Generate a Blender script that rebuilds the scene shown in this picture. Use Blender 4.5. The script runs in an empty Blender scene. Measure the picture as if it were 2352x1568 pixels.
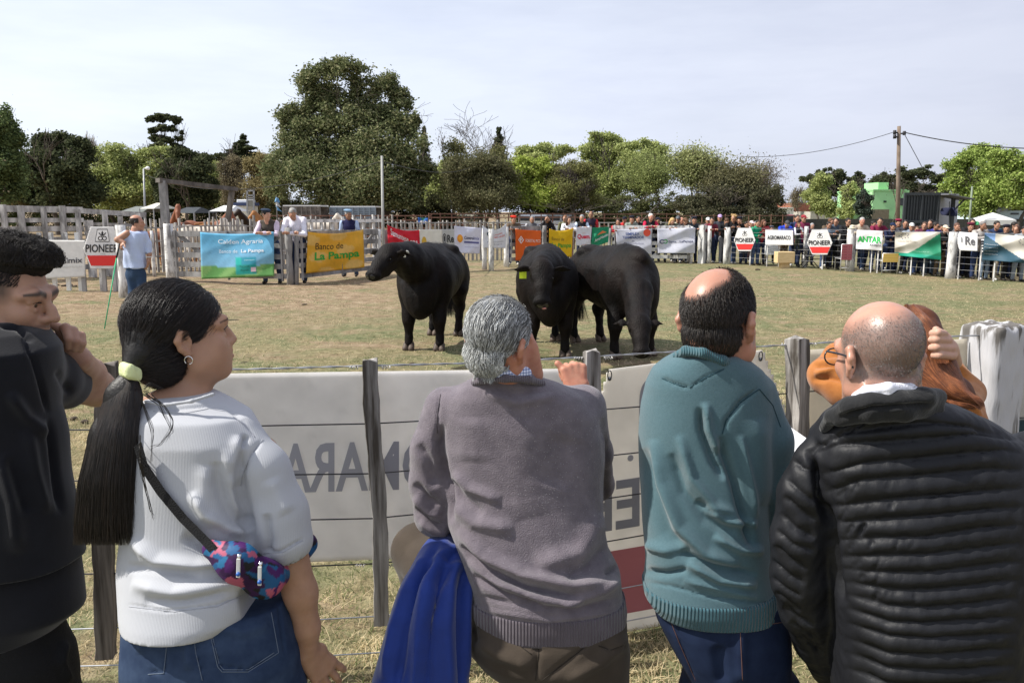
import bpy, math, random
import numpy as np
from mathutils import Matrix, Vector, Euler
from math import radians, sin, cos, pi, sqrt, atan, atan2
random.seed(7); rng = np.random.default_rng(7)
scene = bpy.context.scene
COL = scene.collection
# ---------------------------------------------------------------- camera
FPX, CW, CH, HOR, CAMH = 1900.0, 2352.0, 1568.0, 485.0, 1.85
TH = atan((CH/2-HOR)/FPX)
camd = bpy.data.cameras.new('camera'); cam = bpy.data.objects.new('camera', camd); COL.objects.link(cam)
cam.location = (0, 0, CAMH); cam.rotation_euler = (pi/2-TH, 0, 0)
camd.sensor_width = 36; camd.lens = 36*FPX/CW; camd.clip_start = 0.05; camd.clip_end = 3000
scene.camera = cam
# ---------------------------------------------------------------- sky, sun, exposure
SUN_DIR = Vector((-0.66, -0.05, 0.75)).normalized()
SUN_EL = math.asin(SUN_DIR.z); SUN_AZ = atan2(SUN_DIR.x, SUN_DIR.y)
world = bpy.data.worlds.new('World'); scene.world = world; world.use_nodes = True
wn, wl = world.node_tree.nodes, world.node_tree.links
wn.clear()
def _n(t, **k):
    n = wn.new(t)
    for a, b in k.items(): setattr(n, a, b)
    return n
wo = _n('ShaderNodeOutputWorld'); wb = _n('ShaderNodeBackground')
sk = _n('ShaderNodeTexSky', sky_type='NISHITA', sun_disc=False, sun_elevation=SUN_EL, sun_rotation=SUN_AZ)
sk.air_density = 1.1; sk.dust_density = 2.0; sk.ozone_density = 1.5
tc = _n('ShaderNodeTexCoord'); mp = _n('ShaderNodeMapping'); mp.inputs['Scale'].default_value = (1.0, 1.0, 3.0)
ns = _n('ShaderNodeTexNoise'); ns.inputs['Scale'].default_value = 1.4; ns.inputs['Detail'].default_value = 5; ns.inputs['Roughness'].default_value = .55; ns.inputs['Distortion'].default_value = .4
cr = _n('ShaderNodeValToRGB'); cr.color_ramp.elements[0].position = .32; cr.color_ramp.elements[0].color = (.75,.75,.75,1); cr.color_ramp.elements[1].position = .68; cr.color_ramp.elements[1].color = (.95,.95,.95,1)
# thin high cloud veil: brighter towards the sun side (west, -x), greyer away from it
sx = _n('ShaderNodeSeparateXYZ'); mr = _n('ShaderNodeMapRange'); mr.inputs['From Min'].default_value = -.8; mr.inputs['From Max'].default_value = .9
cc = _n('ShaderNodeValToRGB')
e = cc.color_ramp.elements; e[0].position = 0; e[0].color = (12.2,13.1,14.3,1); e[1].position = 1; e[1].color = (7.2,7.4,9.0,1)
m3 = e.new(.4); m3.color = (9.6,10.4,12.2,1)
mx = _n('ShaderNodeMix', data_type='RGBA')
wl.new(tc.outputs['Generated'], mp.inputs[0]); wl.new(mp.outputs[0], ns.inputs[0]); wl.new(ns.outputs[0], cr.inputs[0])
wl.new(tc.outputs['Generated'], sx.inputs[0]); wl.new(sx.outputs[0], mr.inputs[0]); wl.new(mr.outputs[0], cc.inputs[0])
wl.new(cr.outputs[0], mx.inputs[0]); wl.new(sk.outputs[0], mx.inputs[6])
mp2 = _n('ShaderNodeMapping'); mp2.inputs['Scale'].default_value = (1.0, .8, 5.5); n2 = _n('ShaderNodeTexNoise'); n2.inputs['Scale'].default_value = 1.9; n2.inputs['Detail'].default_value = 6; n2.inputs['Roughness'].default_value = .6; c2 = _n('ShaderNodeValToRGB'); c2.color_ramp.elements[0].position = .38; c2.color_ramp.elements[0].color = (.90,.905,.93,1); c2.color_ramp.elements[1].position = .62; c2.color_ramp.elements[1].color = (1.04,1.035,1.02,1)
ml = _n('ShaderNodeMix', data_type='RGBA', blend_type='MULTIPLY'); ml.inputs[0].default_value = 1; wl.new(tc.outputs['Generated'], mp2.inputs[0]); wl.new(mp2.outputs[0], n2.inputs[0]); wl.new(n2.outputs[0], c2.inputs[0]); wl.new(cc.outputs[0], ml.inputs[6]); wl.new(c2.outputs[0], ml.inputs[7]); wl.new(ml.outputs[2], mx.inputs[7])
wl.new(mx.outputs[2], wb.inputs[0]); wb.inputs[1].default_value = 0.071; wl.new(wb.outputs[0], wo.inputs[0])
sund = bpy.data.lights.new('sun', 'SUN'); sun = bpy.data.objects.new('sun', sund); COL.objects.link(sun)
sund.energy = 5.0; sund.angle = radians(.6); sund.color = (1, .955, .88)
sun.rotation_euler = SUN_DIR.to_track_quat('Z', 'Y').to_euler(); sun.location = (-30, 6, 40)
scene.view_settings.view_transform = 'Standard'; scene.view_settings.look = 'None'
scene.view_settings.exposure = 0.38; scene.view_settings.gamma = 1; scene.view_settings.use_curve_mapping = False
scene.render.engine = 'CYCLES'
scene.cycles.max_bounces = 6; scene.cycles.transparent_max_bounces = 16; scene.cycles.use_denoising = True
# ---------------------------------------------------------------- photograph point -> place
ct, st = cos(TH), sin(TH)
def P(x, y, Y):
    """the point at ground distance Y seen at photo position (x, y) of a 2352 x 1568 frame"""
    u, v = (x-CW/2)/FPX, (CH/2-y)/FPX
    d = (u, ct+v*st, -st+v*ct)
    t = Y/d[1]
    return Vector((d[0]*t, Y, CAMH+d[2]*t))
def G(x, y, z=0.0):
    u, v = (x-CW/2)/FPX, (CH/2-y)/FPX
    d = (u, ct+v*st, -st+v*ct); t = (z-CAMH)/d[2]
    return Vector((d[0]*t, d[1]*t, z))
def PXM(x, y, Y):
    """metres per photo pixel there"""
    p = P(x, y, Y); return (p.y*ct+(CAMH-p.z)*st)/FPX
def proj(v):
    z = v[:, 1]*ct+(CAMH-v[:, 2])*st
    return CW/2+v[:, 0]/z*FPX, CH/2-((v[:, 2]-CAMH)*ct+v[:, 1]*st)/z*FPX
# ---------------------------------------------------------------- objects
def tag(o, label=None, cat=None, group=None, kind=None):
    if label: o['label'] = label
    if cat: o['category'] = cat
    if group: o['group'] = group
    if kind: o['kind'] = kind
    return o
def thing(name, label, cat, loc=(0, 0, 0), rz=0, group=None):
    o = bpy.data.objects.new(name, None); COL.objects.link(o); o.empty_display_size = .1
    o.location = loc; o.rotation_euler = (0, 0, rz); return tag(o, label, cat, group)
def link(o, parent=None, world_space=True):
    COL.objects.link(o)
    if parent is not None:
        o.parent = parent
        if world_space:
            M = Matrix.Identity(4); q = parent
            while q is not None: M = q.matrix_parent_inverse @ (Matrix.LocRotScale(q.location, q.rotation_euler, q.scale)) @ M if False else (q.matrix_parent_inverse @ Matrix.LocRotScale(q.location, q.rotation_euler, q.scale)) @ M; q = q.parent
            o.matrix_parent_inverse = M.inverted()
    return o
def mesh_np(name, v, f, smooth=True):
    """v (n,3); f: (m,4) or (m,3) array, or list of faces"""
    me = bpy.data.meshes.new(name)
    v = np.asarray(v, np.float32)
    if isinstance(f, np.ndarray):
        k = f.shape[1]; f = np.ascontiguousarray(f, np.int32)
        me.vertices.add(len(v)); me.vertices.foreach_set('co', v.ravel())
        me.loops.add(f.size); me.loops.foreach_set('vertex_index', f.ravel())
        me.polygons.add(len(f)); me.polygons.foreach_set('loop_start', np.arange(0, f.size, k, dtype=np.int32))
        me.polygons.foreach_set('loop_total', np.full(len(f), k, np.int32)) if False else None
        me.update(calc_edges=True)
    else:
        me.from_pydata(v.tolist(), [], f); me.update()
    if smooth: me.polygons.foreach_set('use_smooth', np.ones(len(me.polygons), bool))
    return me
def obj(name, me, mat=None, parent=None, world_space=True):
    o = bpy.data.objects.new(name, me)
    if mat is not None:
        for m in (mat if isinstance(mat, (list, tuple)) else [mat]): me.materials.append(m)
    return link(o, parent, world_space)
class MB:
    """collects simple shapes into one mesh"""
    def __init__(s): s.v = []; s.f = []; s.n = 0
    def add(s, v, f):
        s.v.extend([tuple(p) for p in v]); s.f.extend([tuple(i+s.n for i in q) for q in f]); s.n += len(v); return s
    def box(s, c, h, R=None, taper=1.0):
        c = Vector(c); pts = []
        for dz in (-1, 1):
            k = 1 if dz < 0 else taper
            for dx, dy in ((-1, -1), (1, -1), (1, 1), (-1, 1)):
                q = Vector((dx*h[0]*k, dy*h[1]*k, dz*h[2]))
                pts.append(c+(R @ q if R is not None else q))
        return s.add(pts, [(3, 2, 1, 0), (4, 5, 6, 7), (0, 1, 5, 4), (1, 2, 6, 5), (2, 3, 7, 6), (3, 0, 4, 7)])
    def bar(s, a, b, w, h, up=(0, 0, 1), jit=0):
        """box from a to b, w wide (sideways), h high"""
        a, b = Vector(a), Vector(b); d = (b-a); L = d.length; d.normalize(); up = Vector(up)
        if abs(d.dot(up)) > .98: up = Vector((1, 0, 0)) if abs(d.x) < .9 else Vector((0, 1, 0))
        x = d.cross(up).normalized(); z = x.cross(d).normalized()
        R = Matrix((x, d, z)).transposed()
        j = lambda: 1+random.uniform(-jit, jit)
        return s.box((a+b)/2, (w/2*j(), L/2, h/2*j()), R)
    def tube(s, pts, r, n=8, caps=True):
        pts = [Vector(p) for p in pts]; rr = r if isinstance(r, (list, tuple)) else [r]*len(pts)
        v = []; f = []; prev = None
        for i, p in enumerate(pts):
            d = (pts[min(i+1, len(pts)-1)]-pts[max(i-1, 0)]).normalized()
            if prev is None:
                a = Vector((0, 0, 1)) if abs(d.z) < .9 else Vector((1, 0, 0)); x = d.cross(a).normalized()
            else:
                x = (prev-d*prev.dot(d)).normalized()
            prev = x; y = d.cross(x)
            for k in range(n):
                t = 2*pi*k/n; v.append(p+(x*cos(t)+y*sin(t))*rr[i])
        for i in range(len(pts)-1):
            for k in range(n):
                a = i*n+k; b = i*n+(k+1) % n; f.append((a, b, b+n, a+n))
        if caps: f.append(tuple(range(n-1, -1, -1))); f.append(tuple((len(pts)-1)*n+k for k in range(n)))
        return s.add(v, f)
    def me(s, name='m', smooth=False):
        m = bpy.data.meshes.new(name); m.from_pydata(s.v, [], s.f); m.update()
        if smooth: m.polygons.foreach_set('use_smooth', np.ones(len(m.polygons), bool))
        return m
    def build(s, name, mat=None, parent=None, smooth=False, ws=True, bevel=0):
        o = obj(name, s.me(name, smooth), mat, parent, ws)
        if bevel:
            b = o.modifiers.new('bevel', 'BEVEL'); b.width = bevel; b.segments = 2; b.limit_method = 'ANGLE'
        return o
# ---------------------------------------------------------------- materials
MATS = {}
def mat(name, col, rough=.8, var=.0, vscale=8, bump=0, bscale=60, col2=None, spec=.3, sheen=0, sss=0, metal=0, detail=4, stretch=None, bdist=.01, cpos=(.35, .65), trans=0, coat=0, bstretch=None, obinfo=0, subw=None):
    if name in MATS: return MATS[name]
    m = bpy.data.materials.new(name); m.use_nodes = True; MATS[name] = m
    nt = m.node_tree; N, L = nt.nodes, nt.links; b = N['Principled BSDF']
    col = tuple(col)+(1,) if len(col) == 3 else col
    b.inputs['Base Color'].default_value = col; b.inputs['Roughness'].default_value = rough
    b.inputs['Specular IOR Level'].default_value = spec; b.inputs['Metallic'].default_value = metal
    if sheen: b.inputs['Sheen Weight'].default_value = sheen; b.inputs['Sheen Roughness'].default_value = .5
    if coat: b.inputs['Coat Weight'].default_value = coat
    if sss:
        b.inputs['Subsurface Weight'].default_value = sss; b.inputs['Subsurface Radius'].default_value = (1, .35, .2); b.inputs['Subsurface Scale'].default_value = .008
    if trans:   # thin cloth or leaf lit from behind
        tr = N.new('ShaderNodeBsdfTranslucent'); ms = N.new('ShaderNodeMixShader'); ms.inputs[0].default_value = trans
        L.new(b.outputs[0], ms.inputs[1]); L.new(tr.outputs[0], ms.inputs[2]); L.new(ms.outputs[0], N['Material Output'].inputs[0]); tr.inputs[0].default_value = col
    tcn = N.new('ShaderNodeTexCoord'); src = tcn.outputs['Object']
    out = None
    if var or col2 is not None:
        s2 = src
        if stretch: q = N.new('ShaderNodeMapping'); q.inputs['Scale'].default_value = stretch; L.new(src, q.inputs[0]); s2 = q.outputs[0]
        n = N.new('ShaderNodeTexNoise'); n.inputs['Scale'].default_value = vscale; n.inputs['Detail'].default_value = detail; n.inputs['Roughness'].default_value = .6
        L.new(s2, n.inputs[0]); r = N.new('ShaderNodeValToRGB'); L.new(n.outputs[0], r.inputs[0])
        e = r.color_ramp.elements; e[0].position, e[1].position = cpos
        if col2 is None:
            e[0].color = tuple(c*(1-var) for c in col[:3])+(1,); e[1].color = tuple(min(1, c*(1+var)) for c in col[:3])+(1,)
        else: e[0].color = col; e[1].color = tuple(col2)+(1,)
        out = r.outputs[0]
    if obinfo:
        oi = N.new('ShaderNodeObjectInfo'); hs = N.new('ShaderNodeHueSaturation'); mr_ = N.new('ShaderNodeMapRange')
        mr_.inputs['To Min'].default_value = 1-obinfo; mr_.inputs['To Max'].default_value = 1+obinfo
        L.new(oi.outputs['Random'], mr_.inputs[0]); L.new(mr_.outputs[0], hs.inputs['Value'])
        if out is not None: L.new(out, hs.inputs['Color'])
        else: hs.inputs['Color'].default_value = col
        out = hs.outputs[0]
    if out is not None:
        L.new(out, b.inputs['Base Color'])
        if trans: L.new(out, tr.inputs[0])
    if bump:
        n = N.new('ShaderNodeTexNoise'); n.inputs['Scale'].default_value = bscale; n.inputs['Detail'].default_value = 3
        if bstretch: q = N.new('ShaderNodeMapping'); q.inputs['Scale'].default_value = bstretch; L.new(src, q.inputs[0]); L.new(q.outputs[0], n.inputs[0])
        else: L.new(src, n.inputs[0])
        bp = N.new('ShaderNodeBump'); bp.inputs['Strength'].default_value = bump; bp.inputs['Distance'].default_value = bdist
        L.new(n.outputs[0], bp.inputs['Height']); L.new(bp.outputs[0], b.inputs['Normal'])
    return m
def vcol_mat(name, rough=.8, bump=0, bscale=60, bdist=.002, sss=0, sheen=0, spec=.3, var=0, vscale=20):
    """base colour read from the colour attribute 'col' painted on the mesh (prints, hair lines)"""
    m = mat(name, (.5, .5, .5), rough, bump=bump, bscale=bscale, bdist=bdist, sss=sss, sheen=sheen, spec=spec)
    N, L = m.node_tree.nodes, m.node_tree.links; a = N.new('ShaderNodeAttribute'); a.attribute_name = 'col'
    out = a.outputs[0]
    if var:
        n = N.new('ShaderNodeTexNoise'); n.inputs['Scale'].default_value = vscale; n.inputs['Detail'].default_value = 5; t_ = N.new('ShaderNodeTexCoord'); L.new(t_.outputs['Object'], n.inputs[0])
        mr_ = N.new('ShaderNodeMapRange'); mr_.inputs['To Min'].default_value = 1-var; mr_.inputs['To Max'].default_value = 1+var; mr_.inputs['From Min'].default_value = .3; mr_.inputs['From Max'].default_value = .7; L.new(n.outputs[0], mr_.inputs[0])
        hs = N.new('ShaderNodeHueSaturation'); L.new(mr_.outputs[0], hs.inputs['Value']); L.new(out, hs.inputs['Color']); out = hs.outputs[0]
    L.new(out, N['Principled BSDF'].inputs['Base Color']); return m
def set_vcol(me, c):
    a = me.color_attributes.new('col', 'FLOAT_COLOR', 'POINT'); c = np.asarray(c, np.float32)
    if c.shape[1] == 3: c = np.hstack([c, np.ones((len(c), 1), np.float32)])
    a.data.foreach_set('color', np.ascontiguousarray(c).ravel())
# ---------------------------------------------------------------- smooth solids (distance fields meshed by surface nets)
def smin(a, b, k):
    if k <= 0: return np.minimum(a, b)
    h = np.maximum(k-np.abs(a-b), 0)/k
    return np.minimum(a, b)-h*h*k*.25
class S:
    def __init__(s, k=.02): s.k = k; s.pr = []
    def _add(s, fn, lo, hi, k, sub): s.pr.append((fn, np.array(lo, float), np.array(hi, float), s.k if k is None else k, sub)); return s
    def rc(s, a, b, ra, rb, k=None, sq=None, sub=False):
        """tapered rod; sq=(axis, factor) flattens it along axis"""
        a, b = np.array(a, float), np.array(b, float); d = b-a; L2 = max(float(d@d), 1e-9)
        if sq: n = np.array(sq[0], float); n /= np.linalg.norm(n); fac = 1/sq[1]-1
        def fn(p):
            t = np.clip(((p-a)@d)/L2, 0, 1); v = p-a-t[..., None]*d
            if sq: v = v+n*((v@n)[..., None]*fac)
            return np.sqrt((v*v).sum(-1))-(ra+(rb-ra)*t)
        r = max(ra, rb); return s._add(fn, np.minimum(a, b)-r, np.maximum(a, b)+r, k, sub)
    def ch(s, pts, k=None, sq=None, sub=False):
        """chain of (point, radius)"""
        for (a, ra), (b, rb) in zip(pts[:-1], pts[1:]): s.rc(a, b, ra, rb, k, sq, sub)
        return s
    def el(s, c, r, R=None, k=None, sub=False):
        c = np.array(c, float); r = np.array([r]*3 if np.isscalar(r) else r, float); M = np.eye(3) if R is None else np.array(R)
        def fn(p):
            q = (p-c)@M; k0 = np.sqrt(((q/r)**2).sum(-1)); k1 = np.sqrt(((q/r**2)**2).sum(-1))+1e-9
            return k0*(k0-1)/k1
        e = np.sqrt(((M*r)**2).sum(1)); return s._add(fn, c-e, c+e, k, sub)
    def bx(s, c, h, r=.005, R=None, k=None, sub=False):
        c = np.array(c, float); h = np.array(h, float)-r; M = np.eye(3) if R is None else np.array(R)
        def fn(p):
            q = np.abs((p-c)@M)-h
            return np.sqrt((np.maximum(q, 0)**2).sum(-1))+np.minimum(q.max(-1), 0)-r
        e = np.abs(M)@(h+r); return s._add(fn, c-e, c+e, k, sub)
    def loft(s, rows, k=None, n=2.3, sub=False):
        """upright body: rows (z, cx, cy, half width, half depth)"""
        rows = np.array(sorted(rows), float); z = rows[:, 0]
        def fn(p):
            Z = p[..., 2]; o = [np.interp(Z, z, rows[:, i]) for i in (1, 2, 3, 4)]
            q = (np.abs((p[..., 0]-o[0])/o[2])**n+np.abs((p[..., 1]-o[1])/o[3])**n)**(1/n)
            d = (q-1)*np.minimum(o[2], o[3])
            return np.maximum(d, np.maximum(z[0]-Z, Z-z[-1]))
        lo = [(rows[:, 1]-rows[:, 3]).min(), (rows[:, 2]-rows[:, 4]).min(), z[0]]; hi = [(rows[:, 1]+rows[:, 3]).max(), (rows[:, 2]+rows[:, 4]).max(), z[-1]]
        return s._add(fn, lo, hi, k, sub)
    def mesh(s, h, smooth=1, bounds=None):
        los = np.min([q[1] for q in s.pr if not q[4]], 0)-2.5*h; his = np.max([q[2] for q in s.pr if not q[4]], 0)+2.5*h
        if bounds is not None: los = np.maximum(los, bounds[0]); his = np.minimum(his, bounds[1])
        n = np.ceil((his-los)/h).astype(int)+1
        D = np.full(n, 9.0, np.float32); ax = [los[i]+h*np.arange(n[i]) for i in range(3)]
        for fn, lo, hi, k, sub in s.pr:
            m = max(k, 0)+2*h; a = np.clip(np.floor((lo-m-los)/h).astype(int), 0, n-1); b = np.clip(np.ceil((hi+m-los)/h).astype(int)+1, 1, n)
            if (b <= a).any(): continue
            g = np.stack(np.meshgrid(*[ax[i][a[i]:b[i]] for i in range(3)], indexing='ij'), -1)
            d = fn(g).astype(np.float32); sl = tuple(slice(a[i], b[i]) for i in range(3))
            D[sl] = -smin(-D[sl], d, k) if sub else smin(D[sl], d, k)
        for i in range(3):   # close at the box border
            for e_ in (0, -1):
                q = [slice(None)]*3; q[i] = e_; D[tuple(q)] = np.maximum(D[tuple(q)], h*.5)
        return nets(D, los, h, smooth)
def nets(D, lo, h, smooth=1):
    ins = D < 0; nx, ny, nz = D.shape
    c = np.zeros((nx-1, ny-1, nz-1), np.int8)
    for i in (0, 1):
        for j in (0, 1):
            for k in (0, 1): c += ins[i:nx-1+i, j:ny-1+j, k:nz-1+k]
    act = (c > 0) & (c < 8); idx = np.full(act.shape, -1, np.int64); I = np.argwhere(act); idx[act] = np.arange(len(I))
    acc = np.zeros((len(I), 3)); cnt = np.zeros(len(I))
    cor = [(i, j, k) for i in (0, 1) for j in (0, 1) for k in (0, 1)]
    for a in cor:
        for b in cor:
            if sum(b)-sum(a) != 1 or any(b[i] < a[i] for i in range(3)): continue
            da = D[I[:, 0]+a[0], I[:, 1]+a[1], I[:, 2]+a[2]]; db = D[I[:, 0]+b[0], I[:, 1]+b[1], I[:, 2]+b[2]]
            m = (da < 0) != (db < 0); t = np.where(m, da/np.where(m, da-db, 1), 0)
            acc += np.where(m[:, None], np.array(a)+t[:, None]*(np.array(b)-np.array(a)), 0); cnt += m
    V = I+acc/cnt[:, None]
    F = []
    for ax in range(3):
        o = [0, 1, 2]; o.remove(ax); s0 = [slice(None)]*3; s1 = [slice(None)]*3
        s0[ax] = slice(0, -1); s1[ax] = slice(1, None)
        a_, b_ = ins[tuple(s0)], ins[tuple(s1)]; E = np.argwhere(a_ != b_)
        E = E[(E[:, o[0]] > 0) & (E[:, o[1]] > 0) & (E[:, o[0]] < D.shape[o[0]]-1) & (E[:, o[1]] < D.shape[o[1]]-1)]
        fl = a_[E[:, 0], E[:, 1], E[:, 2]]
        q = []
        for du, dv in ((-1, -1), (0, -1), (0, 0), (-1, 0)):
            e = E.copy(); e[:, o[0]] += du; e[:, o[1]] += dv; q.append(idx[e[:, 0], e[:, 1], e[:, 2]])
        q = np.stack(q, 1)
        if ax == 1: fl = ~fl
        q[~fl] = q[~fl][:, ::-1]; F.append(q)
    F = np.concatenate(F)
    V = V*h+lo
    for _ in range(smooth): V = lap(V, F, .5)
    return V, F
def lap(V, F, w=.5):
    acc = np.zeros_like(V); cnt = np.zeros(len(V))
    for i in range(F.shape[1]):
        a, b = F[:, i], F[:, (i+1) % F.shape[1]]
        for d in range(3): acc[:, d] += np.bincount(a, V[b, d], len(V))+np.bincount(b, V[a, d], len(V))
        cnt += np.bincount(a, minlength=len(V))+np.bincount(b, minlength=len(V))
    return V*(1-w)+w*acc/np.maximum(cnt, 1)[:, None]
def vnorm(V, F):
    n = np.cross(V[F[:, 2]]-V[F[:, 0]], V[F[:, -1]]-V[F[:, 1]] if F.shape[1] == 4 else V[F[:, 1]]-V[F[:, 0]])
    if F.shape[1] == 3: n = -n
    N = np.zeros_like(V)
    for i in range(F.shape[1]):
        for d in range(3): N[:, d] += np.bincount(F[:, i], n[:, d], len(V))
    return N/(np.linalg.norm(N, axis=1)[:, None]+1e-12)
def joinvf(L):
    v = []; f = []; n = 0
    for a, b in L: v.append(a); f.append(b+n); n += len(a)
    return np.concatenate(v), np.concatenate(f)
def vnoise(p, scale, seed=0):
    """cheap smooth noise from sines, about -1..1"""
    r = np.random.default_rng(seed); o = np.zeros(len(p))
    for i in range(6):
        w = r.normal(size=3); w = w/np.linalg.norm(w)*scale*(0.7+.3*i); o += np.sin(p@w+r.uniform(0, 6.28))
    return o/3.2
def folds(V, F, strokes, front=True):
    """cloth folds: each stroke ([(x, y), ...], width px, height m) raises (or sinks) the cloth along a line drawn over the photo"""
    N = vnorm(V, F); X, Y = proj(V); tocam = np.array([0, 0, CAMH])-V; tocam /= np.linalg.norm(tocam, axis=1)[:, None]
    fac = np.clip((N*tocam).sum(1)*3+.2, 0, 1) if front else np.ones(len(V)); dsp = np.zeros(len(V))
    for st_ in strokes:
        pts, w, amp = st_[:3]; asym = st_[3] if len(st_) > 3 else 0
        pts = np.array(pts, float); best = np.full(len(V), 1e9); bt = np.zeros(len(V)); L = 0; seg = np.linalg.norm(np.diff(pts, axis=0), axis=1); T = seg.sum()
        sel = (X > pts[:, 0].min()-4*w) & (X < pts[:, 0].max()+4*w) & (Y > pts[:, 1].min()-4*w) & (Y < pts[:, 1].max()+4*w); ii = np.where(sel)[0]
        if not len(ii): continue
        q = np.stack([X[ii], Y[ii]], 1); bb = np.full(len(ii), 1e9); tt = np.zeros(len(ii)); sg = np.zeros(len(ii))
        for (a, b, l) in zip(pts[:-1], pts[1:], seg):
            d = b-a; t = np.clip(((q-a)@d)/(d@d), 0, 1); r = q-a-t[:, None]*d; dd = np.linalg.norm(r, axis=1); m = dd < bb
            bb[m] = dd[m]; tt[m] = (L+t[m]*l)/T; sg[m] = np.sign(d[0]*r[m, 1]-d[1]*r[m, 0]); L += l
        ww = w*(1+asym*sg)
        pr_ = np.exp(-(bb/ww)**2)*np.clip(np.minimum(tt, 1-tt)*6, 0, 1)**.7
        dsp[ii] += amp*pr_
    return V+N*(dsp*fac)[:, None]
def pr(x, y, Y, r):
    return (P(x, y, Y), r*PXM(x, y, Y))
def rows(L):
    """(y, x left, x right, ground distance, half depth m) in photo pixels -> loft rows"""
    o = []
    for y, xl, xr, Y, b in L:
        a, c = P(xl, y, Y), P(xr, y, Y); o.append((a.z, (a.x+c.x)/2, Y, (c.x-a.x)/2, b))
    return o
def strands(name, pts, rad, mat_, parent=None, ws=True, tip=.3):
    """pts (n, m, 3) hairs or grass blades as real curves; rad scalar or (n,)"""
    n, m, _ = pts.shape; hc = bpy.data.hair_curves.new(name); hc.add_curves([m]*n)
    hc.points.foreach_set('position', np.ascontiguousarray(pts, np.float32).ravel())
    r = np.broadcast_to(np.asarray(rad, np.float32).reshape(-1, 1), (n, m))*np.linspace(1, tip, m)[None, :]
    hc.points.foreach_set('radius', np.ascontiguousarray(r, np.float32).ravel())
    hc.materials.append(mat_); o = bpy.data.objects.new(name, hc); return link(o, parent, ws)
# ================================================================ ground
def ground_mat():
    m = mat('ground_grass', (.2, .17, .1), .95, spec=.1); N, L = m.node_tree.nodes, m.node_tree.links; b = N['Principled BSDF']
    t = N.new('ShaderNodeTexCoord').outputs['Object']
    def noise(sc, det=5, rough=.6, dist=0, mp=None):
        n = N.new('ShaderNodeTexNoise'); n.inputs['Scale'].default_value = sc; n.inputs['Detail'].default_value = det; n.inputs['Roughness'].default_value = rough; n.inputs['Distortion'].default_value = dist
        if mp: q = N.new('ShaderNodeMapping'); q.inputs['Scale'].default_value = mp; L.new(t, q.inputs[0]); L.new(q.outputs[0], n.inputs[0])
        else: L.new(t, n.inputs[0])
        return n.outputs[0]
    def ramp(src, *st):
        r = N.new('ShaderNodeValToRGB'); e = r.color_ramp.elements; e[0].position, e[0].color = st[0][0], st[0][1]+(1,); e[1].position, e[1].color = st[-1][0], st[-1][1]+(1,)
        for p, c in st[1:-1]: q = e.new(p); q.color = c+(1,)
        L.new(src, r.inputs[0]); return r.outputs[0]
    def mix(f, a, c, mode='MIX'):
        x = N.new('ShaderNodeMix'); x.data_type = 'RGBA'; x.blend_type = mode
        if isinstance(f, float): x.inputs[0].default_value = f
        else: L.new(f, x.inputs[0])
        L.new(a, x.inputs[6]); L.new(c, x.inputs[7]); return x.outputs[2]
    fine = ramp(noise(9, 7, .75), (.3, (.09, .074, .038)), (.5, (.21, .176, .096)), (.68, (.37, .31, .19)))
    green = ramp(noise(7, 7, .75), (.32, (.058, .07, .03)), (.52, (.15, .158, .078)), (.7, (.31, .29, .165)))
    dirt = ramp(noise(4, 7, .7), (.3, (.12, .085, .052)), (.5, (.25, .18, .115)), (.72, (.43, .34, .24)))
    big = ramp(noise(.55, 4, .6, .5), (.46, (0, 0, 0)), (.64, (1, 1, 1)))
    mid = ramp(noise(2.1, 4, .65, .3), (.45, (0, 0, 0)), (.63, (1, 1, 1)))
    g = mix(big, green, fine); g = mix(mid, g, fine)
    # trodden soil along the gates on the far left side of the ring
    s = N.new('ShaderNodeSeparateXYZ'); L.new(t, s.inputs[0])
    def mrange(src, a, c):
        q = N.new('ShaderNodeMapRange'); q.inputs['From Min'].default_value = a; q.inputs['From Max'].default_value = c; L.new(src, q.inputs[0]); return q.outputs[0]
    def math_(op, a, c):
        q = N.new('ShaderNodeMath'); q.operation = op; q.use_clamp = True
        for i, v in enumerate((a, c)):
            if isinstance(v, (int, float)): q.inputs[i].default_value = v
            else: L.new(v, q.inputs[i])
        return q.outputs[0]
    wear = math_('MULTIPLY', mrange(s.outputs[0], 1.5, -4), mrange(s.outputs[1], 12, 16.5))
    wn_ = noise(1.1, 5, .6, .4, (1, 1, 1)); wear = math_('MULTIPLY', wear, mrange(wn_, .34, .52))
    g = mix(wear, g, dirt)
    patch = math_('MULTIPLY', mrange(noise(.9, 5, .62, .8, (.6, 1.3, 1)), .53, .64), .85)
    g = mix(patch, g, dirt)
    sp = ramp(noise(38, 3, .6), (.28, (.45, .42, .36)), (.42, (1, 1, 1)), (1., (1, 1, 1)))
    g = mix(.8, g, sp, 'MULTIPLY')
    L.new(g, b.inputs['Base Color'])
    bp = N.new('ShaderNodeBump'); bp.inputs['Strength'].default_value = .8; bp.inputs['Distance'].default_value = .05
    hh = math_('ADD', math_('MULTIPLY', noise(12, 6, .7), .6), math_('MULTIPLY', noise(50, 3, .6), .4)); L.new(hh, bp.inputs['Height']); L.new(bp.outputs[0], b.inputs['Normal'])
    return m
def gz(x, y):
    """gentle bumps of the turf inside the ring"""
    return .012*np.sin(x*1.7+1)*np.cos(y*1.3)+.008*np.sin(x*4.1+y*3.3)+.02*np.sin(x*.35+y*.21)-.014
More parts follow.
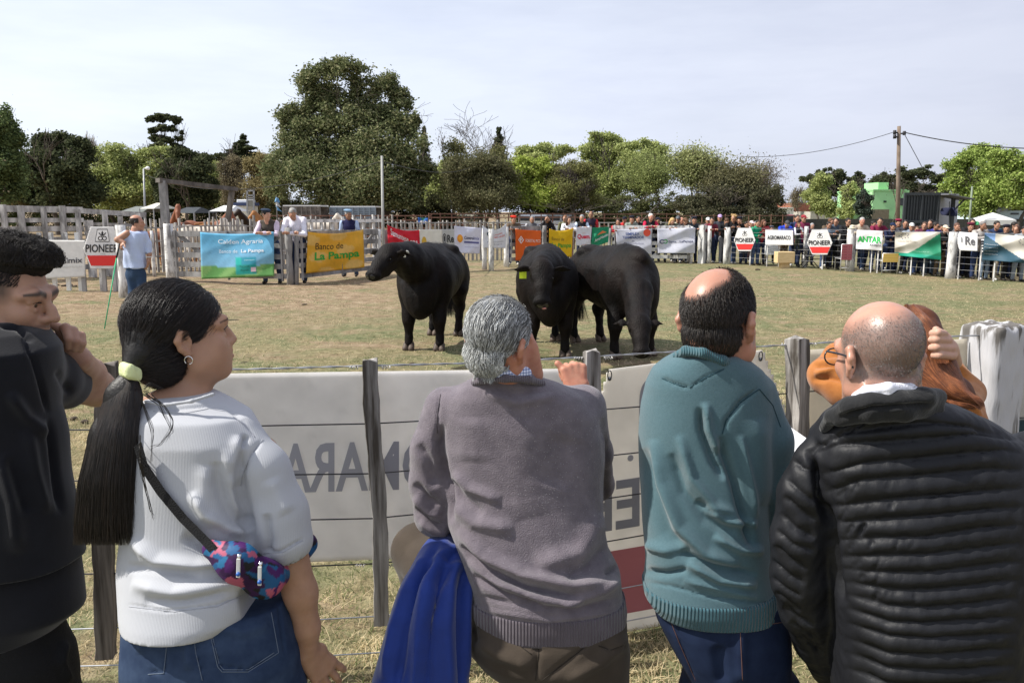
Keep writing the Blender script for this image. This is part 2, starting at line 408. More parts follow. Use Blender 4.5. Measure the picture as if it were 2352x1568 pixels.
def build_ground():
    xs = np.concatenate([np.linspace(-900, -40, 12), np.linspace(-36, 36, 181), np.linspace(40, 900, 12)])
    ys = np.concatenate([np.linspace(-60, -4, 6), np.linspace(-3, 45, 161), np.linspace(50, 1500, 14)])
    X, Y = np.meshgrid(xs, ys, indexing='ij'); Z = np.where((abs(X) < 37) & (Y > -4) & (Y < 46), gz(X, Y), -.02)
    n, m_ = X.shape; i = np.arange(n*m_).reshape(n, m_)
    F = np.stack([i[:-1, :-1], i[1:, :-1], i[1:, 1:], i[:-1, 1:]], -1).reshape(-1, 4)
    o = obj('ground', mesh_np('ground', np.stack([X, Y, Z], -1).reshape(-1, 3), F), ground_mat()); tag(o, 'dry trodden show ring turf, tan straw with green patches', kind='structure')
def in_view_points(n, y0, y1, margin=1.25, power=1.0):
    Y = y0+(y1-y0)*rng.random(n)**power; hw = Y*ct/FPX*CW/2*margin+1.0
    X = (rng.random(n)*2-1)*hw; return X, Y
def grass(n, y0, y1, h0, h1, rad, name, mats, power, label):
    for k, (mt, fr, lab) in enumerate(mats):
        c = int(n*fr); X, Y = in_view_points(c, y0, y1, power=power)
        den = vnoise(np.stack([X, Y, 0*X], 1), 2.2, 5+k)+.5*vnoise(np.stack([X, Y, 0*X], 1), 7, 9+k); keep = rng.random(c) < np.clip(.55+.6*den, .08, 1); X, Y = X[keep], Y[keep]; c = len(X)
        a = rng.random(c)*2*pi; h = h0+(h1-h0)*rng.random(c)**2; lean = rng.random(c)*1.6*h
        p = np.zeros((c, 3, 3)); z0 = gz(X, Y)-.004
        for i, t in enumerate((0, .5, 1)):
            p[:, i, 0] = X+np.cos(a)*lean*t**1.5; p[:, i, 1] = Y+np.sin(a)*lean*t**1.5; p[:, i, 2] = z0+h*(t-.3*t*t*rng.random(c))
        o = strands(name, p, rad*(.7+.6*rng.random(c)), mt, None); tag(o, lab, 'grass', kind='stuff')
build_ground()
STRAW = mat('straw_blade', (.60, .50, .31), .8, var=.3, vscale=3, trans=.25)
GREENB = mat('green_blade', (.17, .20, .08), .7, var=.3, vscale=3, trans=.3)
grass(230000, 2.4, 8.5, .012, .055, .0022, 'dry_grass', [(STRAW, .80, 'short dry straw coloured grass at the foot of the near fence'), (GREENB, .20, 'short green grass blades growing among the straw by the near fence')], 1.25, '')
grass(90000, 8.5, 24, .012, .04, .0035, 'ring_grass', [(STRAW, .55, 'sparse dry grass on the open show ring'), (GREENB, .45, 'sparse green grass on the open show ring')], 1.2, '')
DUNG = mat('dung', (.06, .045, .03), .95, var=.4, vscale=30, bump=.6, bscale=40)
def clod(loc, r, parent=None, name='dung_clod'):
    s = S(r*.5)
    for i in range(5): a = random.uniform(0, 6.28); s.el((cos(a)*r*.55, sin(a)*r*.55, r*.15), (r*random.uniform(.45, .75), r*random.uniform(.45, .75), r*random.uniform(.3, .5)))
    V, F = s.mesh(r/6); V += vnoise(V, 40/r*.1, 3)[:, None]*r*.06
    o = obj(name, mesh_np(name, V, F), DUNG); o.location = loc; return o
DL = ['%s dung clod of the row at the left edge, under the white board' % w for w in ('first', 'second', 'third', 'fourth', 'last')]+['dung clod right of the leftmost bull\'s shadow', 'dung clod in front of the leftmost bull\'s chest', 'dung clod behind the man with the cane', 'second dung clod behind the man with the cane', 'dung clod on the bare soil before the yellow banner', 'dung clod just above the long white sign, left end', 'second dung clod above the long white sign', 'third dung clod above the long white sign', 'dung clod near the post with a hat', 'dung clod behind the middle bull', 'dung clod on open turf behind the teal man\'s head', 'larger dung clod left of the ponytail, near the dark dropper', 'smaller dung clod next to the larger one by the dark dropper', 'dung clod before the AGROMARACO board', 'dung clod at the top edge of the long white sign'];_cl = None; protos = []
for i, (x, y, r) in enumerate([(133, 655, 5), (145, 657, 6), (153, 656, 6), (163, 655, 7), (170, 658, 5), (1060, 690, 4), (936, 700, 3), (255, 620, 8), (275, 624, 8), (700, 700, 4), (560, 835, 6), (620, 846, 5), (760, 842, 5), (1990, 612, 5), (1205, 600, 4), (1680, 700, 4), (165, 962, 9), (195, 968, 7), (1740, 620, 4), (950, 838, 6)]):
    p = G(x, y)
    o = clod(p, .0042*r*p.y/10) if len(protos) < 4 else protos[i % 4].copy()
    if len(protos) < 4: protos.append(o)
    else: COL.objects.link(o); o.location = p; o.rotation_euler = (0, 0, i); k = .0042*r*p.y/10/.03; o.scale = (k, k, k*.8)
    tag(o, DL[i], 'dung', 'dung clods scattered over the ring')
# ================================================================ trees
BARK = mat('bark', (.10, .085, .07), .9, var=.35, vscale=3, bump=.5, bscale=12, stretch=(1, 1, .2))
PALEBARK = mat('pale_bark', (.28, .25, .2), .9, var=.3, vscale=3)
def leaf_mat(): 
    m = vcol_mat('leaf', .85, spec=.08); N, L = m.node_tree.nodes, m.node_tree.links
    tr = N.new('ShaderNodeBsdfTranslucent'); ms = N.new('ShaderNodeMixShader'); ms.inputs[0].default_value = .3
    a = [n for n in N if n.type == 'ATTRIBUTE'][0]; L.new(a.outputs[0], tr.inputs[0])
    L.new(N['Principled BSDF'].outputs[0], ms.inputs[1]); L.new(tr.outputs[0], ms.inputs[2]); L.new(ms.outputs[0], N['Material Output'].inputs[0]); return m
LEAF = leaf_mat()
def leaves(name, C, size, cols, parent, r, up=.3, long=1.5):
    """C (n,3) leaf centres -> one mesh of leaf-shaped quads, each leaf with its own colour"""
    n = len(C); a = r.normal(size=(n, 3)); a[:, 2] *= (1-up); a /= np.linalg.norm(a, axis=1)[:, None]
    b = r.normal(size=(n, 3)); b -= (b*a).sum(1)[:, None]*a; b /= np.linalg.norm(b, axis=1)[:, None]
    s = size*(.6+.8*r.random(n))[:, None]; a = a*s*long*.5; b = b*s*.5
    V = np.stack([C-a, C+b, C+a, C-b], 1).reshape(-1, 3); F = np.arange(4*n).reshape(n, 4)
    cols = np.array(cols); t = r.random(n)*(len(cols)-1); i = np.clip(t.astype(int), 0, len(cols)-2) if len(cols) > 1 else np.zeros(n, int); f = (t-i)[:, None]
    c = cols[i]*(1-f)+cols[np.minimum(i+1, len(cols)-1)]*f; c = c*(.86+.28*r.random(n))[:, None]
    me = mesh_np(name, V, F, False); set_vcol(me, np.repeat(c, 4, 0)); o = obj(name, me, LEAF, parent); o['kind'] = 'stuff'; return o
def grow(levels, r, spread=.5, nb=3, curve=.15, up=.25, short=.72, split0=None, tr=.3):
    """recursive limbs; returns list of (points, r0, r1, level)"""
    out = []
    def g(p, d, L, rad, lv):
        pts = [p]; q = p.copy(); dd = d.copy(); n = 4
        for i in range(n):
            dd = dd+r.normal(size=3)*curve+np.array([0, 0, up*.15]); dd /= np.linalg.norm(dd); q = q+dd*L/n; pts.append(q.copy())
        out.append((pts, rad, rad*.62, lv))
        if lv >= levels: return
        k = nb if lv else (split0 or nb)
        for j in range(k+(r.random() < .4)):
            ax = r.normal(size=3); ax -= ax@dd*dd; ax /= np.linalg.norm(ax)
            nd = dd*cos(spread)+ax*sin(spread*r.uniform(.5, 1.4)); nd[2] += up; nd /= np.linalg.norm(nd)
            st_ = pts[-1] if j == 0 or lv == 0 else pts[r.integers(2, 5)]
            g(st_, nd, L*short*r.uniform(.75, 1.2), rad*.62*(.9 if j == 0 else .75), lv+1)
    g(np.zeros(3), np.array([0, 0, 1.]), tr, .045, 0); return out
def tree(name, label, xl, xr, yt, Y, seed, cols, nleaf, lsize, levels=4, spread=.5, nb=3, up=.25, blobs=None, bark=None, spreadleaf=.35, group='trees behind the show ground', droop=0, xb=None, curve=.15, long=1.5, short=.72, tr=.3, leaf_lv=1, rk=1.0, maxlen=None, yb=None, cat='tree', fill=0):
    nleaf = int(nleaf*2.1) if nleaf > 700 else nleaf; lsize *= .58; cols = [tuple(1.25*q for q in c) for c in cols]
    r = np.random.default_rng(seed); xc = (xl+xr)/2 if xb is None else xb
    base = P(xc, HOR, Y); base = np.array([base.x, Y, 0.0]); top = P(xc, yt, Y).z; W = (xr-xl)*Y/FPX
    root = thing(name, label, cat, tuple(base), 0, group)
    segs = grow(levels, r, spread, nb, curve, up, short, tr=tr)
    A = np.concatenate([np.array(s[0]) for s in segs]); mn, mx_ = A.min(0), A.max(0)
    sc = np.array([W/(mx_[0]-mn[0]), W*.8/(mx_[1]-mn[1]), top/mx_[2]])
    cx = (xl+xr)/2-xc; off = np.array([cx*Y/FPX-(mn[0]+mx_[0])/2*sc[0], 0, 0])
    def T(p):
        p = np.asarray(p, float); return p*sc+off*np.clip(p[..., 2:3]/mx_[2]*2.5, 0, 1)+base
    mb = MB(); tw = MB()
    for pts, r0, r1, lv in segs:
        q = [Vector(x) for x in T(np.array(pts))]; rr = [max(.012*Y/60, rk*(r0+(r1-r0)*i/4)*top*.55) for i in range(5)]
        (mb if lv <= 1 else tw).tube(q, rr, 6 if lv < 2 else 3, False)
    mb.build('trunk', bark or BARK, root, True)
    if tw.v: o = tw.build('branches', bark or BARK, root, True)
    C = []
    if blobs:
        vol = np.array([b[2]*b[3] for b in blobs], float); cnt = (nleaf*vol/vol.sum()).astype(int)
        for (bx_, by_, rx, ry), c in zip(blobs, cnt):
            o = np.array(P(bx_, by_, Y)); o[1] += r.uniform(-.35, .35)*min(W*.6, rx*2.5*Y/FPX); R = np.array([rx, (rx+ry)*.5, ry])*Y/FPX
            k = max(4, int(12+rx/3)); cc = r.normal(size=(k, 3)); cc /= np.linalg.norm(cc, axis=1)[:, None]; cc *= r.uniform(.3, 1.12, (k, 1))
            j = r.integers(0, k, c); q = cc[j]+r.normal(size=(c, 3))*(.16 if np.mean(cols) < .12 else .23); C.append(o+q*R)
    else:
        ends = [np.array(T(np.array(s[0]))) for s in segs if s[3] >= levels-leaf_lv]
        E = np.concatenate([e[1:] for e in ends]); j = r.integers(0, len(E), nleaf); C.append(E[j]+r.normal(size=(nleaf, 3))*spreadleaf*np.array([1, 1, .8]))
        if droop: C[-1][:, 2] -= r.random(nleaf)**2*droop
        if fill:
            lo = E.min(0); hi = E.max(0); q = r.normal(size=(fill, 3)); q /= np.linalg.norm(q, axis=1)[:, None]; q *= r.random((fill, 1))**.4*.5; C.append((lo+hi)/2+q*(hi-lo))
    C = np.concatenate(C); C = C[C[:, 2] > .25]
    if nleaf: leaves('crown', C, lsize, cols, root, r, long=long)
    return root
def c8(L): return [(x/2.327, y/2.327+91.9, a/2.327, b/2.327) for x, y, a, b in L]
DK = [(.028, .038, .02), (.06, .072, .034), (.10, .11, .055)]
EU = [(.05, .068, .03), (.11, .13, .055), (.18, .195, .095), (.25, .24, .135)]
LG = [(.16, .19, .07), (.29, .33, .12), (.42, .44, .19)]
OL = [(.08, .085, .035), (.14, .14, .06), (.2, .19, .09)]
BR = [(.11, .09, .06), (.17, .145, .09), (.2, .17, .10)]
GB = 'trees behind the show ground'
# the big eucalyptus
tree('eucalyptus_tree', 'huge olive green eucalyptus with several rounded crowns, tallest tree behind the ring', 640, 985, 150, 62, 11, EU, 60000, .20, levels=5, spread=.42, nb=2, xb=838, rk=.8, long=1.8, group=GB,
     blobs=c8([(1730,330,75,60),(1880,330,80,50),(2010,380,100,60),(1640,330,60,50),(1700,190,95,70),(1860,165,85,62),(1775,130,55,32),(1640,235,55,50),(1740,262,90,42),(1900,235,55,50),(2050,235,80,50),(2125,305,70,52),(1990,285,50,42),(2165,340,40,32),
      (1560,385,80,50),(1620,455,110,75),(1515,425,42,50),(1760,430,105,75),(1900,405,90,66),(2050,430,105,70),(2150,480,70,70),(1540,560,80,80),(1680,600,135,100),(1850,590,145,110),(2020,610,150,115),(2180,620,100,100),
      (1500,690,80,70),(1650,750,150,90),(1850,770,165,105),(2050,770,160,105),(2210,740,90,80),(2285,685,45,30),(2222,430,32,48),(1900,860,140,50),(2120,860,110,50),(1470,790,50,70)]))
tree('fir_tree', 'narrow dark conifer peeking out right of the big eucalyptus', 950, 996, 288, 75, 3, DK, 3500, .3, blobs=[(974, 300+i*16, 4+i*2.3, 9) for i in range(12)])
tree('shade_tree', 'dark dense round tree rising over the old board corral', 62, 218, 300, 66, 4, DK, 26000, .26, xb=130, blobs=[(120,330,45,30),(170,345,35,30),(85,345,25,30),(100,390,45,40),(170,400,50,45),(140,440,80,40),(70,440,40,40),(205,440,30,35)])
tree('willow_tree', 'fresh green bushy willow left of the tall thin lamp pole', 205, 345, 335, 74, 5, LG, 16000, .22, blobs=[(235,365,30,22),(280,355,30,20),(320,365,30,20),(240,410,40,30),(300,410,45,35),(270,450,70,28)])
tree('willow_tree', 'fresh green willow between the lamp pole and the dark round tree', 330, 410, 338, 73, 6, LG, 9000, .22, blobs=[(350,352,25,14),(385,356,25,18),(360,390,30,25),(350,430,30,30),(330,460,40,20)])
tree('eucalyptus_tree', 'tall thin eucalyptus with separate tufted crowns standing over the willows', 332, 430, 262, 90, 7, DK+[(.1, .11, .05)], 9000, .3, xb=385, levels=4, spread=.35, blobs=[(362,270,22,8),(400,274,16,8),(345,276,9,6),(375,295,18,6),(350,300,12,7),(395,296,10,6),(355,318,18,10),(385,322,16,8),(410,318,9,6),(415,304,6,4),(370,340,26,10),(400,338,14,8),(425,343,7,6)])
tree('shade_tree', 'dark glossy round tree behind the horses', 366, 492, 345, 64, 8, DK, 24000, .24, xb=430, blobs=[(420,365,40,20),(455,372,28,20),(400,395,35,30),(450,400,40,35),(420,440,55,35),(470,440,25,30),(375,440,18,35),(385,470,25,20)])
tree('willow_tree', 'small bright green willow right of the dark round tree', 468, 512, 368, 76, 9, LG, 4500, .2, blobs=[(490,385,20,15),(495,415,18,25),(500,450,20,20)])
tree('pine_tree', 'layered dark pine above the brown thicket', 518, 592, 308, 88, 10, DK, 6500, .3, xb=556, blobs=[(556,316,7,7),(553,328,16,6),(560,340,24,6),(545,350,24,6),(572,354,18,5),(556,366,32,9)])
tree('oak_tree', 'low dark rounded tree left of the pine', 428, 525, 345, 92, 12, DK, 6000, .3, blobs=[(440,365,20,14),(475,368,20,13),(505,362,22,13),(600,370,20,14)])
tree('thicket_tree', 'grey brown leafless thicket under the pine', 510, 570, 360, 70, 13, BR, 9000, .13, levels=6, spread=.35, nb=3, blobs=[(530,385,22,22),(550,380,18,20),(540,430,30,40)])
tree('thicket_tree', 'tan olive bush left of the big eucalyptus', 560, 640, 352, 68, 14, [(.16,.13,.06),(.24,.2,.1),(.3,.26,.13)], 12000, .16, blobs=[(590,380,25,22),(620,370,20,18),(600,420,35,35),(625,450,30,30),(580,460,25,25)])
tree('eucalyptus_tree', 'green tree cut by the left edge of the photo', -60, 52, 240, 55, 15, [(.05,.07,.03),(.10,.14,.055),(.16,.2,.085)], 14000, .2, xb=-20, blobs=[(10,280,30,25),(25,320,26,28),(-10,330,40,40),(20,380,35,35),(-10,420,50,40)])
tree('thicket_tree', 'brownish bush between the left edge tree and the dark shade tree', 0, 75, 355, 68, 16, [(.1,.09,.04),(.17,.14,.06)], 9000, .2, blobs=[(45,370,22,20),(30,400,32,35),(40,440,40,35)])
tree('bare_tree', 'bare twiggy tree top hanging into the upper left corner', -140, 44, 142, 40, 17, BR, 500, .12, levels=6, spread=.5, nb=3, xb=-75, rk=.5, up=.05)
tree('bare_tree', 'pale leafless tree behind the willow on the left', 190, 245, 300, 95, 18, BR, 300, .1, levels=6, spread=.3, bark=PALEBARK, rk=.35)
# the dead-topped tree and neighbours
tree('dead_tree', 'tall tree with bare dead branches sticking out over its grey green crown', 1005, 1195, 228, 63, 19, OL, 9000, .17, levels=6, spread=.42, nb=2, rk=.95, xb=1100, up=.18, blobs=[(1050,345,30,25),(1090,390,50,40),(1140,370,30,30),(1060,430,50,40),(1130,430,50,45)], short=.78)
tree('dead_tree', 'second bare limbed tree left of the dead top', 1008, 1075, 290, 66, 40, BR, 600, .1, levels=5, spread=.4, nb=2, rk=.9)
tree('cypress_tree', 'dark pointed conifer inside the dead-topped tree', 1108, 1180, 290, 72, 20, DK, 11000, .25, xb=1145, blobs=[(1145, 300+i*13, 5+i*2.8, 10) for i in range(12)])
tree('thicket_tree', 'grey green tangled tree hiding the lower trunks behind the middle of the ring', 1030, 1180, 345, 60, 21, [(.06,.065,.03),(.12,.12,.06),(.17,.155,.09)], 26000, .14, blobs=[(1060,400,35,35),(1110,385,45,35),(1150,400,35,35),(1070,450,45,35),(1130,450,55,35)], levels=6, spread=.4)
tree('willow_tree', 'light green willow directly right of the big eucalyptus', 985, 1050, 360, 70, 22, LG, 9000, .18, blobs=[(1010,400,22,25),(1030,380,20,20),(1015,440,30,28),(1005,465,25,20)])
tree('willow_tree', 'bright yellow green dome shaped tree in the middle of the tree line', 1160, 1285, 358, 62, 23, [(.17,.22,.04),(.28,.34,.07),(.4,.44,.13)], 21000, .19, blobs=[(1200,385,32,20),(1245,385,32,22),(1180,410,22,20),(1230,415,45,25),(1210,450,45,25),(1260,445,28,30)])
tree('poplar_tree', 'pale green feathery tree behind the yellow green dome', 1180, 1300, 332, 80, 24, LG, 11000, .2, blobs=[(1210,350,22,12),(1255,345,25,13),(1290,350,22,12),(1230,365,40,12)])
tree('poplar_tree', 'brown budding tree in front of the tall green poplars', 1270, 1370, 372, 61, 25, [(.1,.1,.04),(.17,.16,.07),(.22,.24,.09)], 16000, .14, levels=6, spread=.45, blobs=[(1300,390,30,18),(1340,395,30,20),(1300,430,40,28),(1345,440,35,30),(1310,465,45,15)])
tree('poplar_tree', 'tallest light green tree right of the middle', 1335, 1440, 298, 68, 26, LG, 19000, .19, blobs=[(1385,315,28,13),(1410,325,22,15),(1365,345,28,18),(1405,355,35,22),(1380,390,40,22),(1410,420,35,28),(1370,450,40,20)])
tree('poplar_tree', 'light green tree with fine dark limbs left of the budding willow', 1415, 1535, 320, 66, 27, LG, 16000, .17, levels=6, spread=.42, blobs=[(1450,335,28,14),(1490,335,28,14),(1515,355,18,18),(1460,365,35,20),(1500,375,28,22),(1440,400,28,28),(1475,420,35,25)])
tree('poplar_tree', 'wide green tree with arching branches toward the right', 1430, 1560, 345, 60, 28, [(.14,.17,.06),(.26,.29,.11)], 9000, .13, levels=6, spread=.45, nb=3, xb=1440, spreadleaf=.4, rk=.6)
tree('willow_tree', 'open crowned tree with dark forked limbs and thin green foliage', 1535, 1655, 338, 60, 29, [(.15,.17,.07),(.26,.28,.12),(.36,.37,.18)], 9000, .15, levels=6, spread=.5, nb=3, xb=1590, spreadleaf=.45, rk=.8)
tree('bare_tree', 'grey budding tree with rounded top right of the forked tree', 1625, 1735, 355, 58, 30, [(.09,.09,.04),(.16,.15,.08),(.22,.21,.12)], 12000, .13, levels=6, spread=.45, nb=3, rk=.6, spreadleaf=.6)
tree('bare_tree', 'purplish grey leafless tree at the end of the tree line', 1690, 1795, 372, 60, 31, [(.1,.08,.06),(.17,.14,.11)], 9000, .1, levels=6, spread=.45, nb=3, rk=.5, spreadleaf=.5)
tree('thicket_tree', 'dark low thicket under the grey trees', 1600, 1790, 425, 57, 32, [(.04,.045,.025),(.09,.09,.05),(.12,.11,.07)], 20000, .16, blobs=[(1640,455,40,28),(1700,445,50,32),(1755,455,38,32),(1600,465,45,20),(1670,480,80,15),(1640,505,60,25),(1740,505,60,25)])
tree('thicket_tree', 'dark green undergrowth below the light poplars', 1180, 1560, 440, 64, 33, [(.07,.08,.035),(.15,.16,.07)], 24000, .17, blobs=[(1200+i*38, 468+(i % 3)*5+q, 32, 24) for i in range(11) for q in (0, 38)])
tree('thicket_tree', 'dark undergrowth below the willows on the left', -40, 640, 440, 78, 34, [(.03,.04,.018),(.07,.08,.03)], 30000, .2, blobs=[(-20+i*40, 462+(i % 4)*5+q, 34, 24) for i in range(17) for q in (0, 38)])
tree('thicket_tree', 'dark undergrowth at the foot of the big eucalyptus', 640, 1040, 440, 66, 35, [(.03,.035,.018),(.075,.075,.035)], 22000, .17, blobs=[(650+i*38, 470+(i % 3)*5+q, 30, 24) for i in range(11) for q in (0, 36)])
# right hand side
tree('bare_tree', 'small bare tree in the gap above the brick house', 1815, 1860, 425, 90, 36, BR, 1200, .12, levels=6, spread=.45, rk=.35)
tree('eucalyptus_tree', 'dark tufted tree behind the pair of small willows', 1855, 1985, 392, 100, 37, DK+[(.1,.11,.06)], 12000, .3, blobs=[(1865,410,18,12),(1885,403,14,12),(1912,400,16,12),(1935,405,18,14),(1962,412,16,14),(1900,430,40,22),(1950,440,30,25)])
tree('willow_tree', 'small yellow green willow left of the leaning dark tree', 1860, 1915, 402, 78, 38, LG, 7000, .19, blobs=[(1885,415,20,14),(1880,445,22,25),(1895,475,22,22)])
tree('willow_tree', 'small yellow green willow beside the green house', 1930, 1985, 425, 76, 39, LG, 6500, .19, blobs=[(1955,440,20,16),(1958,470,24,20),(1945,490,22,14)])
tree('bush', 'blue grey conifer bush in front of the green house', 1965, 2003, 438, 70, 41, [(.03,.045,.03),(.09,.11,.09)], 6000, .18, cat='bush', blobs=[(1985,455,14,16),(1985,480,18,20),(1990,500,16,10)])
tree('eucalyptus_tree', 'dark eucalyptus clump rising behind the green house', 1988, 2170, 386, 110, 42, DK+[(.09,.1,.06)], 17000, .34, blobs=[(2010,420,20,16),(2035,410,16,14),(2075,400,24,14),(2115,398,22,14),(2145,412,20,14),(2040,440,35,25),(2110,435,50,22),(2155,450,25,28)])
tree('bare_tree', 'thin bare leaning sapling beside the tall wooden pole', 2035, 2068, 388, 60, 43, BR, 60, .1, levels=5, spread=.25, nb=2, rk=.35, xb=2046)
tree('poplar_tree', 'broad light green tree at the right edge behind the white canopy', 2175, 2300, 340, 64, 44, [(.13,.19,.04),(.24,.31,.08),(.34,.4,.13)], 22000, .2, blobs=[(2200,385,22,20),(2235,365,30,20),(2275,350,30,18),(2215,420,35,25),(2265,400,40,28),(2240,460,45,30),(2290,450,35,35)])
tree('poplar_tree', 'broad light green tree cut by the right edge of the photo', 2270, 2420, 335, 60, 45, [(.13,.19,.04),(.24,.31,.08),(.34,.4,.13)], 18000, .2, blobs=[(2310,360,28,16),(2345,385,30,28),(2320,420,35,28),(2380,400,35,40),(2330,455,40,20)])
for i in range(9):   # pale far tree line beyond the gap
    x = 1770+i*26; tree('far_tree', ['leftmost of the nine small hazy trees on the horizon', 'second hazy horizon tree from the left, over the white house', 'third hazy horizon tree, beside the water tank', 'fourth hazy horizon tree, left of the brick house', 'hazy horizon tree right behind the brick house', 'hazy horizon tree right of the brick house', 'seventh hazy horizon tree, above the beige house', 'eighth hazy horizon tree, left of the blue grey bush', 'rightmost of the nine small hazy trees on the horizon'][i], x-22, x+22, 462+(i*7) % 14, 190, 60+i, [(.09, .1, .07), (.15, .16, .11)], 1200, .5, blobs=[(x, 474, 20, 9), (x+6, 485, 22, 8)], group='hazy far trees')
# ================================================================ things beyond the ring
def wood(name, a, b, c=4): return mat(name, a, .9, col2=b, vscale=c, stretch=(1, 1, .35), bump=.5, bscale=20, bstretch=(1, 1, .15), bdist=.006, obinfo=.18)
GREYWOOD = wood('grey_weathered_wood', (.16, .155, .15), (.36, .35, .34))
DARKWOOD = wood('dark_wood', (.10, .09, .08), (.2, .18, .16))
WHITEWOOD = mat('peeling_whitewash', (.22, .21, .2), .9, col2=(.66, .65, .63), vscale=6, cpos=(.38, .52), stretch=(1, 1, .4), bump=.4, bscale=25, bdist=.006, obinfo=.08)
WHITE = mat('white_paint', (.78, .78, .76), .6, var=.06)
RUST = mat('rusty_pipe', (.19, .10, .07), .8, var=.3, obinfo=.2)
GREYMETAL = mat('grey_metal', (.3, .31, .32), .5, var=.15, metal=.3)
GLASSD = mat('dark_window', (.03, .035, .04), .15, spec=.6)
TYRE = mat('black_tyre', (.03, .03, .03), .9)
def quadbox(name, x0, x1, y0, y1, Y, depth, m, parent, ground=False):
    """block whose front face fills photo rectangle at distance Y"""
    a, b = P(x0, y0, Y), P(x1, y1, Y); z1, z0 = a.z, (0 if ground else b.z)
    mb = MB(); mb.box(((a.x+b.x)/2, Y+depth/2, (z0+z1)/2), (abs(b.x-a.x)/2, depth/2, (z1-z0)/2)); return mb.build(name, m, parent)
def base_at(x, Y): p = P(x, HOR, Y); return (p.x, Y, 0)
# green house
GREEN = mat('green_render', (.36, .66, .33), .85, var=.06, vscale=.6)
t = thing('house', 'pale lime green two storey house with a square stair tower on its flat roof', 'house', base_at(2045, 74))
quadbox('wall', 2006, 2083, 437, 520, 74, 8, GREEN, t, True); quadbox('stair_tower', 2018, 2040, 419, 438, 75, 3, GREEN, t)
quadbox('parapet', 2006, 2083, 435, 438.5, 73.9, 8.2, mat('green_trim', (.3, .58, .28), .85), t)
quadbox('window', 2066, 2078, 455, 472, 73.95, .3, GLASSD, t); quadbox('window', 2030, 2036, 461, 465, 73.95, .3, GLASSD, t)
quadbox('annex', 2003, 2040, 481, 520, 73, 1.5, mat('brown_annex', (.2, .17, .12), .9, var=.2), t, True)
# container
CONT = mat('charcoal_steel', (.045, .05, .055), .5, var=.15)
t = thing('shipping_container', 'dark grey corrugated steel container kiosk raised behind the crowd', 'container', base_at(2130, 40))
a, b = P(2080, 443, 40), P(2158, 443, 40); w = b.x-a.x
C2 = P(2200, HOR, 42.6); dx_ = C2.x-b.x; B4 = [(a.x, 40.1), (b.x, 40.1), (C2.x, 42.6), (a.x+dx_, 42.6)]; mb = MB(); mb.add([(x, y, .05) for x, y in B4]+[(x, y, a.z) for x, y in B4], [(3, 2, 1, 0), (4, 5, 6, 7), (0, 1, 5, 4), (2, 3, 7, 6), (3, 0, 4, 7)]); mb.build('body', CONT, t)
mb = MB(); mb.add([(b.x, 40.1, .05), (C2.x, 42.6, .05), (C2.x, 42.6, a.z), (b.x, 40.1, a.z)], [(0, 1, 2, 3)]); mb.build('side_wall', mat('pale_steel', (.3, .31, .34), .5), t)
fr = MB()
for x in (a.x, b.x, (a.x+b.x)/2): fr.box((x, 40.02, a.z/2), (.05 if x != (a.x+b.x)/2 else .03, .06, a.z/2))
for z in (.05, a.z*.5, a.z-.05): fr.box(((a.x+b.x)/2, 40.0, z), (w/2+.05, .05, .06))
fr.build('door_frame', CONT, t)
m1 = MB().box((0, 0, 0), (.028, .03, a.z*.235)).me('corrugation')
for i in range(12):
    for k in (0, 1):
        o = obj('rib', m1, CONT, t, False); o.location = (a.x+(i+.5)*w/12-t.location.x, 40.07-40, a.z*(.255+.49*k))
c1, c2 = P(2160, 447, 40), P(2218, 458, 40)
mb = MB(); mb.bar(c1, c2, 1.6, .05); mb.build('awning', mat('awning_grey', (.13, .13, .14), .8), t)
mb = MB(); mb.bar(P(2215, 458, 40), P(2190, 485, 40), .06, .06); mb.build('awning_strut', CONT, t)
mb = MB(); q = P(2189, 470, 40.3); mb.box((q.x, 40.3, 1.35), (.07, .07, 1.3)); mb.build('awning_post', CONT, t)
t = thing('flag', 'drooping navy blue flag hanging under the container awning', 'flag', base_at(2183, 39.6))
def cloth(name, c00, c10, c01, c11, wave, m, parent, nx=14, ny=10, th=0):
    u, v = np.meshgrid(np.linspace(0, 1, nx), np.linspace(0, 1, ny), indexing='ij'); u = u.ravel()[:, None]; v = v.ravel()[:, None]
    p = (np.array(c00)*(1-u)+np.array(c10)*u)*(1-v)+(np.array(c01)*(1-u)+np.array(c11)*u)*v
    p[:, 1] += wave*np.sin(u[:, 0]*9+v[:, 0]*3); i = np.arange(nx*ny).reshape(nx, ny); F = np.stack([i[:-1, :-1], i[1:, :-1], i[1:, 1:], i[:-1, 1:]], -1).reshape(-1, 4)
    o = obj(name, mesh_np(name, p, F), m, parent); s_ = o.modifiers.new('thick', 'SOLIDIFY'); s_.thickness = .01; return o
cloth('cloth', P(2163, 478, 39.6), P(2195, 476, 39.6), P(2163, 494, 39.6), P(2195, 497, 39.6), .15, mat('navy_cloth', (.015, .018, .045), .9), t)
mb = MB(); mb.tube([P(2181, 463, 39.6), P(2181, 520, 39.6)], .03); mb.build('pole', CONT, t)
